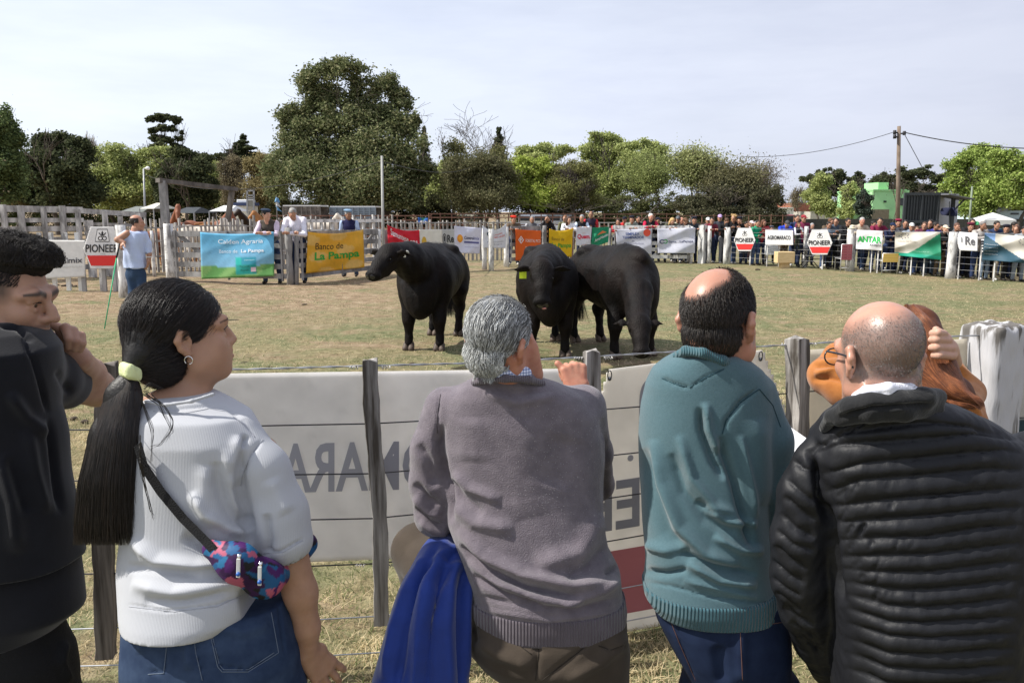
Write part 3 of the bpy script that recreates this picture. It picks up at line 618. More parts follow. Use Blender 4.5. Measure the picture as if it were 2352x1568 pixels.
# white canopy tent, pale blue house
t = thing('canopy_tent', 'white pyramid roofed market canopy above the crowd', 'canopy', base_at(2300, 45))
q = [P(2264, 505, 44), P(2334, 505, 44)]; w = q[1].x-q[0].x; ap = Vector(((q[0].x+q[1].x)/2, 44+w/2, P(2300, 488, 45).z))
cr_ = [Vector((q[0].x, 44, q[0].z)), Vector((q[1].x, 44, q[0].z)), Vector((q[1].x, 44+w, q[0].z)), Vector((q[0].x, 44+w, q[0].z))]
mb = MB(); mb.add(cr_+[ap], [(0, 1, 4), (1, 2, 4), (2, 3, 4), (3, 0, 4)]); mb.add(cr_+[c-Vector((0, 0, .28)) for c in cr_], [(0, 4, 5, 1), (1, 5, 6, 2), (2, 6, 7, 3), (3, 7, 4, 0)])
mb.build('canopy_cloth', mat('white_canvas', (.8, .8, .79), .8, trans=.3), t)
for c in cr_:
    mb = MB(); mb.tube([(c.x, c.y, 0), (c.x, c.y, c.z-.02)], .03); mb.build('leg', GREYMETAL, t)
t = thing('house', 'pale blue house with a low curved grey roof at the right edge', 'house', base_at(2330, 62))
PB = mat('pale_blue_render', (.58, .7, .76), .85, var=.05)
quadbox('wall', 2296, 2400, 484, 520, 62, 6, PB, t, True); quadbox('window', 2322, 2340, 489, 493, 61.95, .2, GLASSD, t); quadbox('window', 2326, 2340, 503, 512, 61.95, .2, GLASSD, t); quadbox('door', 2344, 2350, 502, 520, 61.95, .2, GREYMETAL, t, True)
mb = MB(); pts = []
for i in range(9):
    k = i/8; p = P(2290+120*k, 484-13*sin(pi*k), 61.8); pts.append(p)
n = len(pts); mb.add(pts+[p+Vector((0, 6.5, 0)) for p in pts]+[p+Vector((0, 0, -.2)) for p in pts], [(i, i+1, n+i+1, n+i) for i in range(n-1)]+[(2*n+i, 2*n+i+1, i+1, i) for i in range(n-1)]); mb.build('roof', GREYMETAL, t)
# small houses seen in the gap
BRICKM = mat('orange_brick', (.33, .13, .08), .9, var=.15)
t = thing('house', 'small unrendered orange brick house in the gap of the tree line', 'house', base_at(1840, 95))
quadbox('wall', 1821, 1860, 467, 500, 95, 6, BRICKM, t, True); quadbox('upper_wall', 1821, 1851, 466.5, 470, 94.9, 6.2, mat('brick_band', (.25, .11, .08), .9), t)
t = thing('house', 'low white house with a round water tank on the roof', 'house', base_at(1790, 90))
quadbox('wall', 1758, 1822, 478, 500, 90, 6, mat('white_render', (.66, .65, .6), .9, var=.1), t, True); quadbox('roof', 1757, 1822, 476.5, 478.2, 89.8, 6.5, WHITE, t); quadbox('chimney', 1763, 1766, 459, 478, 90, .4, WHITE, t)
mb = MB(); c = P(1776, 470, 92); mb.tube([c-Vector((0, 0, .3)), c+Vector((0, 0, .45)), c+Vector((0, 0, .6))], [.35, .35, .12], 12); mb.build('water_tank', mat('cream_plastic', (.65, .62, .5), .6), t, True)
mb = MB(); mb.box((c.x, c.y, c.z-.6), (.3, .3, .3)); mb.build('tank_stand', GREYMETAL, t)
t = thing('house', 'low beige house with a grey water tank right of the brick house', 'house', base_at(1900, 88))
quadbox('wall', 1862, 1962, 486, 505, 88, 6, mat('beige_render', (.45, .42, .36), .9, var=.15), t, True)
mb = MB(); c = P(1896, 476, 88); mb.tube([c-Vector((0, 0, .4)), c+Vector((0, 0, .4)), c+Vector((0, 0, .5))], [.3, .3, .1], 12); mb.build('water_tank', WHITE, t, True); quadbox('tank_stand', 1888, 1892, 479, 487, 88, .3, WHITE, t)
t = thing('house', 'grey ruined looking house with a blue water tank seen between tree trunks', 'house', base_at(1680, 85))
quadbox('wall', 1655, 1740, 487, 505, 85, 6, mat('grey_render', (.32, .29, .27), .9, var=.2), t, True); quadbox('roof', 1650, 1700, 478, 488, 87, 4, mat('tan_roof', (.33, .3, .27), .9), t)
mb = MB(); c = P(1683, 474, 84); mb.tube([c-Vector((0, 0, .35)), c+Vector((0, 0, .35))], .28, 12); mb.build('water_tank', mat('blue_plastic', (.25, .42, .5), .6), t, True)
t = thing('garden_wall', 'long dark low wall behind the right hand crowd', 'wall', base_at(1950, 60)); quadbox('wall', 1740, 2352, 503, 520, 60, .2, mat('dark_wall', (.06, .06, .05), .9, var=.3), t, True)
# poles and wires
POLEWOOD = wood('pole_wood', (.11, .08, .06), (.2, .155, .12))
CONC = mat('concrete', (.38, .38, .36), .85, var=.1)
def pole(name, label, x, ytop, Y, r, m, lean=0, cat='pole'):
    b = Vector(base_at(x, Y)); tp = P(x+lean, ytop, Y); t = thing(name, label, cat, b); mb = MB(); mb.tube([b, tp], [r, r*.75], 10); mb.build('shaft', m, t, True); return t, tp
t, tp = pole('utility_pole', 'tall brown wooden utility pole with insulators behind the crowd', 2066, 290, 52, .14, POLEWOOD, -1)
for dx, dz, l in ((-10, 16, 'insulator'), (12, 18, 'insulator'), (-10, 26, 'insulator')):
    mb = MB(); q = P(2065, 290+dz, 52); e_ = P(2065+dx, 290+dz-2, 51.9); mb.tube([q, e_], .05, 6); mb.tube([e_+Vector((0, 0, -.12)), e_+Vector((0, 0, .12))], .1, 8); mb.build(l, mat('black_iron', (.03, .03, .035), .5), t, True)
CABLE = mat('black_cable', (.02, .02, .02), .6)
def cable(label, a, b, sag, r=.02, name='power_cable'):
    a, b = Vector(a), Vector(b); pts = [a.lerp(b, i/16)+Vector((0, 0, -sag*4*(i/16)*(1-i/16))) for i in range(17)]
    mb = MB(); mb.tube(pts, r, 5); o = mb.build(name, CABLE, None, True); tag(o, label, 'cable'); return o
cable('thin black cable running left from the tall wooden pole into the trees', P(2052, 304, 52), P(1700, 360, 60), .45, .018)
cable('thicker black cable running right from the tall wooden pole out of the photo', P(2080, 305, 52), P(2420, 342, 48), .25, .03)
cable('black guy cable slanting down from the tall pole to the container', P(2076, 306, 51.9), P(2120, 388, 47), .0, .022)
t, tp = pole('concrete_pole', 'pale concrete post standing behind the yellow banner gate', 878, 358, 24, .045, CONC, -1)
cable('thin wire from the concrete post to the trees on the right', tp+Vector((0, 0, -.15)), P(1080, 385, 50), .3, .012)
cable('thin wire from the concrete post to the lamp pole on the left', tp+Vector((0, 0, -.15)), P(330, 400, 45), .8, .012)
t, tp = pole('lamp_pole', 'thin grey street lamp pole between the willows', 330, 388, 45, .06, GREYMETAL)
mb = MB(); mb.tube([tp, tp+Vector((.15, 0, .05))], .03, 6); mb.el = None; mb.build('lamp_arm', GREYMETAL, t); V, F = S().el(tp+Vector((.22, 0, .03)), (.12, .1, .1)).mesh(.03); obj('lamp_globe', mesh_np('g', V, F), WHITE, t)
t, tp = pole('green_pole', 'slim grey green pole right of the container', 2229, 428, 44, .06, mat('grey_green', (.2, .24, .18), .7), 4)
# arch of posts and a beam, loading chute
t = thing('timber_arch', 'weathered goalpost arch of two posts and a long sloping beam over the horse pen', 'arch', base_at(450, 27))
a, b = P(374, 415, 26), P(527, 432, 28)
mb = MB(); mb.box((a.x, a.y, a.z/2), (.1, .1, a.z/2)); mb.build('post', GREYWOOD, t); mb = MB(); mb.bar((b.x+.1, b.y, b.z), P(521, 520, 28), .2, .14); mb.build('post', DARKWOOD, t)
mb = MB(); mb.bar(P(362, 414, 25.9), P(542, 435, 28.1), .25, .13); mb.build('beam', DARKWOOD, t)
t = thing('loading_chute', 'tall grey slatted metal chute end standing over the far pens', 'chute', base_at(575, 40))
a, b = P(568, 438, 40), P(583, 474, 40)
for nm, q0, q1 in (('frame', (568, 438), (568, 490)), ('frame', (583, 438), (583, 490)), ('slat', (568, 438), (583, 438)), ('slat', (568, 449), (583, 449)), ('slat', (568, 455), (583, 455))):
    mb = MB(); mb.bar(P(*q0, 40), P(*q1, 40), .07, .07); mb.build(nm, GREYMETAL, t)
quadbox('panel', 569, 582, 460, 474, 40, .08, mat('grey_board', (.25, .25, .22), .8), t)
# Argentine flag
t = thing('flag', 'pale blue and white striped flag on a short pole behind the gate', 'flag', base_at(634, 24))
mb = MB(); mb.tube([(P(637, 540, 24).x, 24, 0), P(635, 449, 24)], .018); mb.build('pole', DARKWOOD, t)
ux = [(634, 450), (636, 450)]; bl = mat('sky_blue_cloth', (.25, .5, .75), .85, trans=.3); wh = mat('white_cloth', (.8, .8, .8), .85, trans=.3)
for k, mm in enumerate((bl, wh, bl)):
    A = [P(635+k*1.2, 450+k*4, 24), P(635+(k+1)*1.2, 450+(k+1)*4, 24), P(637+k*3.2, 494+k*5, 23.9), P(640+(k+1)*3.4, 492+(k+1)*5, 23.9)]
    cloth('stripe', P(633, 452+k*10, 24), P(640-k, 456+k*10, 24), P(631+k*3, 464+k*10, 24), P(644+k*2, 466+k*10, 24), .04, mm, t, 6, 6)
# trucks and cars
def truck(x0, x1, yt, Y, label, kind, bodymat):
    t = thing('parked_truck' if kind != 'car' else 'parked_car', label, 'truck' if kind != 'car' else 'car', base_at((x0+x1)/2, Y))
    if kind == 'car': Y *= 1.42
    a, b = P(x0, yt, Y), P(x1, yt, Y); L = max(b.x-a.x, 3.7 if kind == 'car' else 0); H = a.z; cx = (a.x+b.x)/2
    if kind == 'stock':
        mb = MB(); mb.box((cx, Y+1.1, 1.0), (L/2, 1.1, .12)); mb.build('bed', DARKWOOD, t)
        for i in range(7): mb = MB(); mb.box((cx, Y, 1.2+(H-1.25)*i/6), (L/2, .03, .06)); mb.build('slat', bodymat, t)
        for i in range(9): mb = MB(); mb.box((a.x+L*i/8, Y-.04, H/2+.5), (.04, .03, (H-1)/2)); mb.build('upright', bodymat, t)
        mb = MB(); mb.box((cx, Y+2.2, H/2+.5), (L/2, .03, (H-1.1)/2)); mb.build('far_side', DARKWOOD, t); mb = MB(); mb.box((cx, Y+1.1, H+.03), (L/2, 1.12, .04)); mb.build('roof_rail', WHITE, t)
    elif kind == 'box':
        mb = MB(); mb.box((cx, Y+1.1, H*.5+.3), (L/2, 1.1, H/2-.35)); mb.build('body', bodymat, t, bevel=.08)
        mb = MB(); mb.box((cx, Y+1.1, H-.02), (L/2+.06, 1.16, .1)); mb.build('roof', mat('dark_blue_trim', (.05, .07, .15), .6), t); mb = MB(); mb.box((cx+L*.1, Y+1.1, H+.14), (L*.34, .8, .12)); mb.build('roof_tarpaulin', WHITE, t, bevel=.05)
    else:
        V, F = S(.25).bx((cx, Y+.8, .62), (L/2, .8, .3), .15).bx((cx, Y+.8, H-.35), (L*.3, .68, .33), .2).mesh(.09); obj('body', mesh_np('b', V, F), bodymat, t)
        for s_ in (-1, 1): mb = MB(); mb.box((cx+s_*L*.14, Y+.11, H-.3), (L*.12, .06, .16)); mb.build('window', GLASSD, t)
        mb = MB(); mb.box((cx, Y+.09, H*.55), (.02, .1, .28)); mb.build('door_seam', TYRE, t)
    for s_ in (-.33, .33):
        mb = MB(); mb.tube([(cx+s_*L, Y-.05, .33), (cx+s_*L, Y+.2, .33)], .33, 12); mb.build('wheel', TYRE, t)
    return t
VW = mat('white_car_paint', (.75, .76, .78), .25, spec=.6)
truck(558-28, 558+8+2, 468, 52, 'small cream box truck with a navy roof edge behind the horses', 'box', mat('cream_side', (.6, .58, .48), .7, var=.08))
truck(650, 735, 474, 48, 'slatted livestock truck behind the man in the beret', 'stock', DARKWOOD); truck(758, 862, 476, 50, 'long slatted livestock truck under the big eucalyptus', 'stock', mat('grey_blue_slat', (.2, .24, .28), .7))
truck(765, 800, 487, 46, 'white car roof seen between the livestock trucks', 'car', VW)
for x0, x1, Y, lab, mm in ((985, 1028, 50, 'cream pickup behind the red pipe pens', mat('cream_paint', (.6, .56, .42), .4)), (1055, 1110, 49, 'pale yellow truck cab behind the red pipe pens', mat('cream_paint', (.6, .56, .42), .4)), (1192, 1260, 42, 'white car parked behind the man in the red beret', VW), (1262, 1315, 43, 'white car parked behind the woman filming', VW), (1215, 1240, 46, 'dark blue car beyond the white cars', mat('blue_paint', (.06, .15, .3), .3)), (1590, 1668, 40, 'white pickup parked behind the leaning men', VW), (1740, 1788, 40, 'black car behind the crowd', mat('black_paint', (.03, .03, .035), .3)), (1825-55, 1885-62, 44, 'maroon edged car behind the crowd', mat('maroon_paint', (.3, .1, .12), .4)), (2265, 2300, 47, 'dark van beside the white canopy', mat('dark_paint', (.03, .03, .03), .4))):
    truck(x0, x1, 492 if Y > 41 else 490, Y, lab, 'car', mm)
for x0, x1, yt, lab, mm in ((270, 330, 474, 'grey tarpaulin shelter with a red end behind the board corral', mat('grey_tarp', (.16, .17, .16), .8, var=.2)), (320, 352, 466, 'cream canvas roof over the board corral', mat('cream_tarp', (.6, .57, .47), .8)), (480, 528, 472, 'white peaked tent behind the white horse', WHITE), (392, 445, 476, 'dark tent roof behind the chestnut horses', mat('dark_tarp', (.04, .045, .05), .7))):
    Y = 40; t = thing('tent', lab, 'tent', base_at((x0+x1)/2, Y)); a, b = P(x0, yt+6, Y), P(x1, yt+6, Y); ap = P((x0+x1)/2, yt, Y+1.5).z
    mb = MB(); mx_ = (a.x+b.x)/2; mb.add([(a.x, Y, a.z-.15), (b.x, Y, a.z-.15), (b.x-.2, Y+1.5, ap), (a.x+.2, Y+1.5, ap), (b.x, Y+3, a.z-.15), (a.x, Y+3, a.z-.15)], [(0, 1, 2, 3), (3, 2, 4, 5), (0, 3, 5), (1, 4, 2)]); mb.build('roof', mm, t)
    for c in ((a.x, Y), (b.x, Y), (a.x, Y+3), (b.x, Y+3)): mb = MB(); mb.tube([(c[0], c[1], 0), (c[0], c[1], a.z-.15)], .03); mb.build('leg', GREYMETAL, t)
# ================================================================ ring fence, gates, signs
FX = np.array([(-400, 760), (100, 664), (276, 664), (384, 648), (668, 655), (883, 628), (1120, 617), (1163, 611), (1251, 607), (1402, 603), (1616, 605), (1674, 607), (1960, 622), (2195, 639), (2352, 650), (2600, 668)], float)
def FY(x): return G(x, float(np.interp(x, FX[:, 0], FX[:, 1]))).y
def FB(x, dy=0): y = FY(x)+dy; return Vector((P(x, HOR, y).x, y, 0))
TX = {}
def text2d(s, bold=0.0):
    k = (s, bold)
    if k in TX: return TX[k]
    c = bpy.data.curves.new('t', 'FONT'); c.body = s; c.offset = bold; c.resolution_u = 3; o = bpy.data.objects.new('t', c); COL.objects.link(o)
    dg = bpy.context.evaluated_depsgraph_get(); me = bpy.data.meshes.new_from_object(o.evaluated_get(dg)); v = np.array([q.co[:] for q in me.vertices]); f = [tuple(p.vertices) for p in me.polygons]
    bpy.data.objects.remove(o); bpy.data.curves.remove(c); bpy.data.meshes.remove(me)
    v = v[:, :2]-v[:, :2].min(0); h = v[:, 1].max(); w = v[:, 0].max(); TX[k] = (v/np.array([w, h]), f); return TX[k]
INK = {}
def banner_mat(tr_):
    k = 'printed_cloth_%d' % int(tr_*100)
    if k in MATS: return MATS[k]
    m = vcol_mat(k, .6, var=.06, vscale=9); N, L = m.node_tree.nodes, m.node_tree.links; t = N.new('ShaderNodeBsdfTranslucent'); x = N.new('ShaderNodeMixShader'); x.inputs[0].default_value = tr_
    L.new(N['Principled BSDF'].inputs['Base Color'].links[0].from_socket, t.inputs[0]); L.new(N['Principled BSDF'].outputs[0], x.inputs[1]); L.new(t.outputs[0], x.inputs[2]); L.new(x.outputs[0], N['Material Output'].inputs[0]); return m
def ink(c):
    k = 'ink_%d_%d_%d' % tuple(int(x*99) for x in c); return mat(k, c, .7)
class Banner:
    """cloth or board sign. corners in photo px (tl, tr, br, bl); surface(u, v) -> world"""
    def __init__(s, label, tl, tr, br, bl, fn, name='banner', cat='banner', wave=.03, lift=.19, cloth_=True, sag=0, group='sponsor banners on the ring fence', Yf=None, rough=.6, nx=40, ny=24, seed=0, edge=None, mask=None, trans=.15):
        s.c = [np.array(q, float) for q in (tl, tr, br, bl)]; s.wave = wave; s.sag = sag; s.lift = lift; s.seed = seed; s.Yf = Yf or FY
        r = np.random.default_rng(seed+len(label)); s.ph = r.uniform(0, 6, 4); s.cloth = cloth_
        xc = (tl[0]+tr[0])/2; b = P(xc, HOR, s.Yf(xc)-lift); s.t = thing(name, label, cat, (b.x, b.y, 0), 0, group)
        u, v = np.meshgrid(np.linspace(0, 1, nx), np.linspace(0, 1, ny), indexing='ij'); u, v = u.ravel(), v.ravel(); p = s.S(u, v)
        i = np.arange(nx*ny).reshape(nx, ny); F = np.stack([i[:-1, :-1], i[:-1, 1:], i[1:, 1:], i[1:, :-1]], -1).reshape(-1, 4)
        if mask is not None: uc, vc = u[F].mean(1), v[F].mean(1); F = F[mask(uc, vc)]
        me = mesh_np('panel', p, F); set_vcol(me, np.array([fn(a, b_) for a, b_ in zip(u, v)])); s.m = banner_mat(trans)
        o = obj('panel', me, s.m, s.t); md = o.modifiers.new('thick', 'SOLIDIFY'); md.thickness = .006; md.offset = 1 if s.lift > 0 else -1
    def S(s, u, v, up=0.0):
        u = np.asarray(u, float); v = np.asarray(v, float); w = [(1-u)*(1-v), u*(1-v), u*v, (1-u)*v]
        px = sum(a*c[0] for a, c in zip(w, s.c)); py = sum(a*c[1] for a, c in zip(w, s.c))
        if s.sag: py = py+s.sag*4*u*(1-u)*(1-v)**1.5
        Y = np.array([s.Yf(q) for q in np.atleast_1d(px)])-s.lift
        if s.cloth:
            a = s.ph; Y = Y+s.wave*(np.sin(u*7+v*2+a[0])*.6+np.sin(u*15-v*6+a[1])*.3+np.sin(v*9+u*4+a[2])*.35+.9*np.abs(np.sin(u*3.1+v*4.2+a[3]))-.5)
        Y = Y-up; uu, vv = (px-CW/2)/FPX, (CH/2-py)/FPX; d1 = ct+vv*st; t_ = Y/d1
        return np.stack([uu*t_, Y, CAMH+(-st+vv*ct)*t_], -1)
    def put(s, v2, f, x0, y0, x1, y1, col, name='lettering', up=.02, flip=False, slant=0, m=None):
        """v2 in 0..1 box (y up) -> banner box (u, v; v down)"""
        a = v2[:, 0]; b = v2[:, 1]
        if flip: a = 1-a
        u = x0+(x1-x0)*a; v = y1+(y0-y1)*b+slant*(a-.5)
        me = bpy.data.meshes.new(name); me.from_pydata(s.S(u, v, up).tolist(), [], f); me.update(); return obj(name, me, m or ink(col), s.t)
    def text(s, t, x0, y0, x1, y1, col, bold=.0, **k): v, f = text2d(t, bold); return s.put(v, f, x0, y0, x1, y1, col, **k)
    def poly(s, pts, col, name='printed_shape', up=.015, m=None, n=6):
        """filled convex polygon in (u, v)"""
        P_ = []
        for i in range(len(pts)):
            a, b = np.array(pts[i]), np.array(pts[(i+1) % len(pts)])
            for k in range(n): P_.append(a+(b-a)*k/n)
        c = np.mean(P_, 0); rings = [np.array(P_)*k+c*(1-k) for k in (1, .66, .33)]; V = np.concatenate(rings+[c[None]]); N_ = len(P_); f = []
        for r_ in (0, 1):
            for i in range(N_): j = (i+1) % N_; f.append((r_*N_+i, r_*N_+j, (r_+1)*N_+j, (r_+1)*N_+i))
        for i in range(N_): f.append((2*N_+i, 2*N_+(i+1) % N_, 3*N_))
        me = bpy.data.meshes.new(name); me.from_pydata(s.S(V[:, 0], V[:, 1], up).tolist(), [], f); me.update(); return obj(name, me, m or ink(col), s.t)
    def ring(s, cx, cy, rx, ry, w, col, name='logo', n=28, a0=0, a1=2*pi, up=.017, pw=2, m=None):
        t_ = np.linspace(a0, a1, n); cs = np.sign(np.cos(t_))*np.abs(np.cos(t_))**(2/pw); sn = np.sign(np.sin(t_))*np.abs(np.sin(t_))**(2/pw); k = 1-w
        u = np.concatenate([cx+rx*cs, cx+rx*k*cs]); v = np.concatenate([cy+ry*sn, cy+ry*k*sn]); f = [(i, i+1, n+i+1, n+i) for i in range(n-1)]
        me = bpy.data.meshes.new(name); me.from_pydata(s.S(u, v, up).tolist(), [], f); me.update(); return obj(name, me, m or ink(col), s.t)
def solid(c): return lambda u, v: c
BK = (.02, .02, .022)
def hexmask(u, v): top = .27+.03; return (np.abs(u-.5) < np.where(v < .52, .31+(v/.52)*.19, .5-(v-.52)/.48*.20))
def pioneer(label, x0, x1, y0, y1, dy=0, **k):
    WH = (.74, .73, .72)
    def mask(u, v): return hexmask(u, v)
    b = Banner(label, (x0, y0), (x1, y0+dy), (x1, y1+dy), (x0, y1), solid(WH), name='sign', cat='sign', cloth_=False, wave=0, mask=mask, nx=60, ny=60, **k)
    R_ = [(.36, .05), (.64, .05), (.70, .36), (.30, .36)]; lo = [(.372, .068), (.628, .068), (.683, .342), (.317, .342)]
    b.poly(R_, BK, 'logo_border', up=.006); b.poly(lo, WH, 'logo_field', up=.010)
    b.ring(.445, .275, .065, .055, .36, BK, up=.014); b.ring(.555, .275, .065, .055, .36, BK, up=.014)
    b.poly([(.5, .09), (.53, .15), (.515, .22), (.485, .22), (.47, .15)], BK, 'logo_leaf', up=.014); b.poly([(.49, .2), (.41, .13), (.40, .155), (.45, .2), (.48, .225)], BK, 'logo_leaf', up=.014); b.poly([(.51, .2), (.59, .13), (.60, .155), (.55, .2), (.52, .225)], BK, 'logo_leaf', up=.014)
    b.text('PIONEER', .05, .42, .93, .61, BK, .02); b.text('MAIZ', .45, .635, .58, .655, (.2, .2, .2))
    b.poly([(.09, .685), (.91, .685), (.80, .93), (.20, .93)], (.62, .035, .03), 'red_field'); return b
# posts --------------------------------------------------------
def post(x, ytop, label, r, m=WHITEWOOD, dy=0, sq=False, lean=0, yb=None, rough=.12, group='whitewashed posts of the ring fence', h=None, top=.92):
    b = FB(x, dy) if yb is None else G(x, yb); z = P(x, ytop, b.y).z if h is None else h
    t = None; mb = MB(); n = 9; pts = [b+Vector((lean*k/4, 0, z*k/4-.02*(k == 0))) for k in range(5)]; mb.tube(pts, [r*random.uniform(1-rough, 1+rough)*(top if k == 4 else 1) for k in range(5)], 4 if sq else n)
    o = obj('fence_post', mb.me('fence_post', not sq), m); return tag(o, label, 'post', group)
post(288, 517, 'thick whitewashed post right behind the man with the green cane', .12, yb=683); post(384, 514, 'thick peeling white post left of the blue banner gate', .13, rough=.05)
post(345, 530, 'thin white post between the cane man and the thick peeling post', .05, dy=2.5)
post(660, 523, 'rugged grey gate post with split top between blue and yellow banners', .085, GREYWOOD, rough=.2); post(674, 530, 'second leaning grey post of the gate pair between blue and yellow banners', .055, GREYWOOD, lean=.06)
post(883, 527, 'grey square post below the concrete pole', .09, GREYWOOD, sq=True); post(868, 527, 'white post directly left of the square post below the concrete pole', .08)
post(1112, 524, 'leaning white post under the bull emblem banner', .085); post(1128, 526, 'short grey white post beside the leaning one under the bull emblem banner', .085, dy=-1.0); post(1163, 521, 'white post left of the orange banner gate', .09)
post(1251, 518, 'grey post between the orange and the yellow banner', .085, GREYWOOD); post(1402, 524, 'grey post right of the green banner', .065, GREYWOOD); post(1590, 520, 'white gate post right of the wide white company banner', .07)
post(1616, 517, 'massive square white post at the end of the gate', .16, sq=True); post(1632, 519, 'narrow white post beside the massive square one', .07); post(1674, 522, 'round whitewashed post left of the hexagon sign', .125)
post(1855, 520, 'white post left of the second hexagon sign on the far side', .08, dy=.6); post(1960, 525, 'round whitewashed post with a hat on its top', .13); post(2195, 533, 'round whitewashed post left of the rounded white sign', .135)
for i, (x, yt, yb_) in enumerate([(1334, 520, 600), (1355, 524, 590), (1383, 527, 592), (1896, 570, 603), (2102, 582, 615), (2132, 582, 617), (2213, 560, 600), (2262, 560, 620), (2296, 595, 627), (1728, 545, 590), (1767, 560, 600), (1795, 560, 604), (2009, 575, 612), (2024, 532, 620)]):
    o = post(x, yt, 'thin pale dropper of the wire fence %s' % ['left of the green banner', 'under the red lettered banner', 'beside the green banner edge', 'left of the maroon chair', 'under the middle of the green banner hem', 'under the right part of the green banner hem', 'below the rounded white sign', 'in front of the striped boy', 'under the last beige banner', 'under the first hexagon sign on the right', 'left below the AGROMARACO board', 'near the wooden box', 'under the ANTAR banner', 'right of the ANTAR banner'][i], .022, WHITEWOOD, sq=True, group='thin droppers of the far wire fence')
# wires on the right part
WIREM = mat('fence_wire', (.32, .32, .33), .45, metal=.6)
def wires(label, xs, zs, r=.004, dy=0, Yf=None, name='fence_wire', sagx=0):
    t = thing(name, label, 'wire fence', FB(xs[0], dy))
    for z in zs:
        mb = MB(); mb.tube([FB(x, dy)+Vector((0, 0, z)) for x in xs], r, 4); mb.build('wire', WIREM, t)
    return t
ZW = [.25, .42, .6, .78, .96, 1.12, 1.27]
wires('seven thin wires strung along the right part of the ring', [1674, 1750, 1855, 1960, 2080, 2195, 2352, 2500], ZW)
wires('thin wires between the posts behind the bulls', [883, 1000, 1120, 1163], ZW, .003); wires('wires behind the man with the cane', [276, 384], ZW, .003)
# board gates
def gate(label, xa, xb, group, boards=(.22, .48, .72, .98, 1.27), stile=.12, m=GREYWOOD, dy=0, X=True, top_bow=0):
    a, b = FB(xa, dy), FB(xb, dy); t = thing('board_gate', label, 'gate', a.lerp(b, .5), 0, group); d = (b-a).normalized()
    for i, z in enumerate(boards):
        mb = MB(); q = Vector((0, 0, z)); mb.bar(a+q, b+q+Vector((0, 0, random.uniform(-.02, .02))), .035, .13 if i < 4 else .14); mb.build('board', m, t)
    for k in (0.03, .5, .97):
        q = a.lerp(b, k)+Vector((0, -.04, 0)); mb = MB(); mb.bar(q+Vector((0, 0, .1)), q+Vector((0, 0, 1.36)), .1, .035); mb.build('stile', m, t)
    if X:
        for k0, k1 in ((.05, .48), (.95, .52)):
            p0, p1 = a.lerp(b, k0)+Vector((0, .04, 1.25)), a.lerp(b, k1)+Vector((0, .04, .2)); mb = MB(); mb.bar(p0, p1, .03, .11); mb.build('brace', m, t)
    return t
GG = 'wooden board gates of the ring'
gate('grey board gate carrying the blue banner', 392, 652, GG); gate('grey board gate carrying the yellow banner', 684, 868, GG); gate('narrow board gate behind the orange banner', 1172, 1243, GG)
gate('white board gate carrying the two wide white company banners', 1408, 1588, GG, m=WHITEWOOD)
# far pens: pickets and pipes ------------------------------------------------
def pen(label, x0, x1, Y0, Y1, n, rails, r, m, h, name='cattle_pen', jit=.08, rr=.02, sq=True, zr=None):
    a, b = P(x0, HOR, Y0), P(x1, HOR, Y1); a.z = b.z = 0; t = thing(name, label, 'pen', a.lerp(b, .5), 0, 'cattle pens behind the ring')
    for i in range(n):
        k = i/(n-1); q = a.lerp(b, k); hh = h*random.uniform(1-jit, 1+jit); rad = r*random.uniform(.7, 1.3); mb = MB(); mb.tube([q, q+Vector((random.uniform(-.02, .02), 0, hh))], rad, 4 if sq else 6); mb.build('picket', m, t)
    for z in rails: mb = MB(); mb.bar(a+Vector((0, -.03, z)), b+Vector((0, -.03, z)), rr*2, rr*2); mb.build('rail', m, t)
    return t
PW = wood('picket_wood', (.2, .18, .16), (.5, .48, .45), 5)
pen('pale picket pen behind the man with the cane', 250, 420, 24, 26, 16, (.5, .95, 1.35), .035, PW, 1.55); pen('rough picket pen holding the white horse', 400, 560, 25, 27, 18, (.6, 1.1, 1.4), .04, PW, 1.5, jit=.12)
pen('picket pen right of the timber arch', 545, 700, 28, 29, 18, (.5, .95, 1.35), .045, PW, 1.5, jit=.15); pen('white board pen between the two livestock trucks', 690, 880, 30, 31, 9, (.45, .8, 1.15, 1.5), .05, WHITEWOOD, 1.6, rr=.055)
pen('second row of pickets deeper behind the yellow banner', 640, 900, 35, 36, 26, (.9, 1.5), .035, PW, 1.6); pen('pale picket pen behind the red banner', 890, 1170, 31, 32, 30, (.6, 1.1, 1.42), .035, PW, 1.48, jit=.06)
pen('high rusty pipe rail pen in front of the tree line', 985, 1345, 40, 41, 15, (1.55, 1.72, 1.2, .8, .4), .03, RUST, 1.75, rr=.025, jit=.01, sq=False); pen('rusty pipe pen behind the crowd in the middle', 1360, 1560, 42, 43, 8, (1.5, 1.7, 1.1), .03, RUST, 1.75, rr=.025, jit=.01, sq=False)
pen('low pale rail pen below the rusty pipes', 880, 1560, 36, 37, 34, (1.05, 1.35, .7), .025, mat('pale_pipe', (.42, .4, .37), .6, obinfo=.15), 1.4, rr=.02, jit=.03); pen('brown pipe pen behind the picket pens', 620, 990, 42, 42, 20, (.6, 1., 1.4, 1.62), .03, RUST, 1.65, rr=.03, jit=.03)
pen('dark pipe pen between crowd and houses', 1560, 1850, 46, 47, 12, (.8, 1.2, 1.6), .03, RUST, 1.65, rr=.02, jit=.02)
